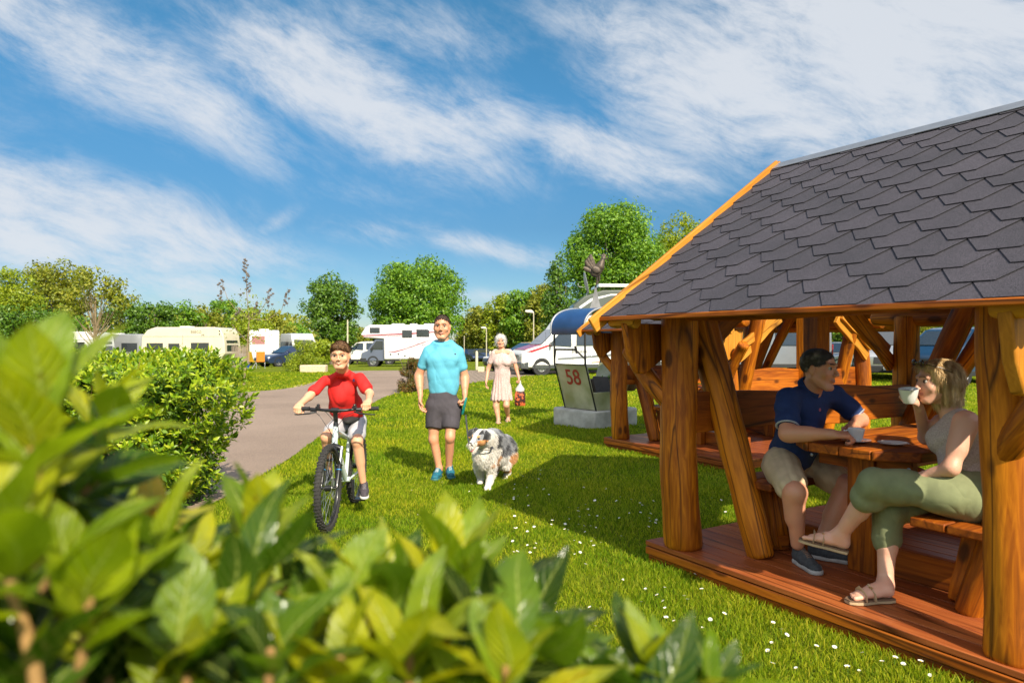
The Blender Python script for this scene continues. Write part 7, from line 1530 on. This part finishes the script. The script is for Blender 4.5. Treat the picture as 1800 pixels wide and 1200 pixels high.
    lg = MB(); lg.tube([V(J(1049, 484))-o, V(J(1050, 494))-o, V(J(1048, 500))-o, (0, 0, -.02)], [.028, .014, .012, .014], 8); lg.tube([V(J(1053, 484))-o, V(J(1054, 492))-o, V(J(1049, 500))-o], [.024, .012, .010], 8); lg.build('legs', rm, rr)
gondola()
# ================================================================ lamps, posts and small things
def lamp_post(label, px, top, Y, arm=-1, head=True, r=.035):
    X = (px-900)/F*Y; g = gz(Y); H = CH-(top-600)/F*Y-g; t = thing('lamp_post', label, 'lamp post', (X, Y, g), 0); pm = mat('pale_post_paint', (.50, .45, .33), .6); MB().tube([(0, 0, 0), (0, 0, .6), (0, 0, .62), (0, 0, H)], [r*1.5, r*1.5, r, r*.8], 10).build('post', pm, t)
    if head: MB().tube([(0, 0, H-.02), (arm*.12, 0, H+.04), (arm*.45, 0, H+.06)], [.04, .10, .07], 10).build('lamp_head', mat('lamp_shade_white', (.62, .60, .54), .4), t)
lamp_post('tall lamp post with white head before the wooded rise', 938, 549, 38); lamp_post('shorter lamp post behind the white-haired woman', 855, 577, 60, r=.05); lamp_post('small lamp post above the roof of the pale caravan at left', 257, 573, 62); lamp_post('plain thin white pole rising behind the boy', 611, 562, 48, head=False, r=.06); lamp_post('thin pole far off right of the walking man', 816, 590, 80, head=False, r=.05)
for i, (px, lb) in enumerate(((838, 'left one of the two short white posts near the concrete block'), (862, 'right one of the two short white posts near the lamp post'))):
    Y = 37; t = thing('short_post', lb, 'post', ((px-900)/F*Y, Y, 0), 0, 'short white posts'); MB().tube([(0, 0, 0), (0, 0, .95), (0, 0, 1.0)], [.075, .07, .03], 10).build('post', mat('pale_post_paint', (.50, .45, .33), .6), t); MB().box((0, 0, .85), (.16, .02, .03)).build('reflector', GREYTRIM, t)
cb = mat('beige_concrete', (.55, .44, .30), .9, var=.15, bump=.4)
t = thing('concrete_block', 'low beige concrete block on the grass behind the boy', 'concrete block', (-9.75, 34, 0)); MB().box((.12, 0, .17), (1.25, .5, .38)).build('block', cb, t, bev=.05)
t = thing('concrete_block', 'small pale concrete footing beside the short white posts', 'concrete block', (-1.52, 34.5, 0)); MB().box((0, 0, .12), (.32, .3, .28)).build('block', cb, t, bev=.03)
def screen():
    t = thing('reed_screen', 'upright reed windscreen between the hedge and the sapling', 'screen', ((423-900)/F*40, 40, gz(40)), R(20)); mb = MB(); r = random.Random(4)
    for i in range(46): x = -.45+i*.02; mb.tube([(x, r.uniform(-.01, .01), 0), (x+r.uniform(-.02, .02), 0, 1.35+r.uniform(-.08, .08))], .010, 5)
    mb.build('reeds', mat('dry_reed', (.28, .22, .17), .9, var=.3, scale=40), t); [MB().tube([(-.47, .02, zz), (.47, .02, zz)], .012, 5).build('binding_wire', BLKP, t) for zz in (.4, 1.0)]
    t = thing('bucket', 'small blue bucket standing on the grass by the sapling', 'bucket', ((435-900)/F*38, 38, gz(38))); MB().lathe([(.11, 0), (.15, .28), (.155, .29), (.14, .29), (.10, .02)], seg=16).build('bucket_body', mat('blue_plastic', (.02, .07, .30), .4), t); MB().tube([(-.15, 0, .28), (-.1, 0, .4), (.1, 0, .4), (.15, 0, .28)], .008, 6).build('handle', BLKP, t)
    for i, (px, c, lb) in enumerate(((445, (.65, .38, .01), 'yellow folding chair with towel beside the dark saloon car'), (458, (.70, .22, .02), 'orange folding chair with towel beside the dark saloon car'))):
        t = thing('folding_chair', lb, 'chair', ((px-900)/F*42, 42, gz(42)), R(150+i*50), 'folding chairs by the campers'); cm_ = mat('chair_cloth_'+('yellow', 'orange')[i], c, .8); fm = SILV
        MB().box((0, 0, .42), (.46, .42, .03)).build('seat', cm_, t, bev=.01); MB().box((0, .24, .72), (.46, .03, .60), (-.25, 0, 0)).build('backrest', cm_, t, bev=.01)
        for sx in (-1, 1): mb = MB(); mb.tube([(sx*.24, -.25, 0), (sx*.24, .22, .62), (sx*.24, .32, 1.02)], .012, 6); mb.tube([(sx*.24, .28, 0), (sx*.24, -.2, .62), (sx*.24, .20, .64)], .012, 6); mb.build('side_frame', fm, t)
screen()

for k in ('light_blue_jersey', 'charcoal_cotton', 'red_cotton', 'grey_jersey_shorts', 'pale_pink_lace', 'navy_pique', 'beige_cotton', 'taupe_jersey', 'olive_linen'): wrinkle(MATS[k], 7.5, .65, .020)
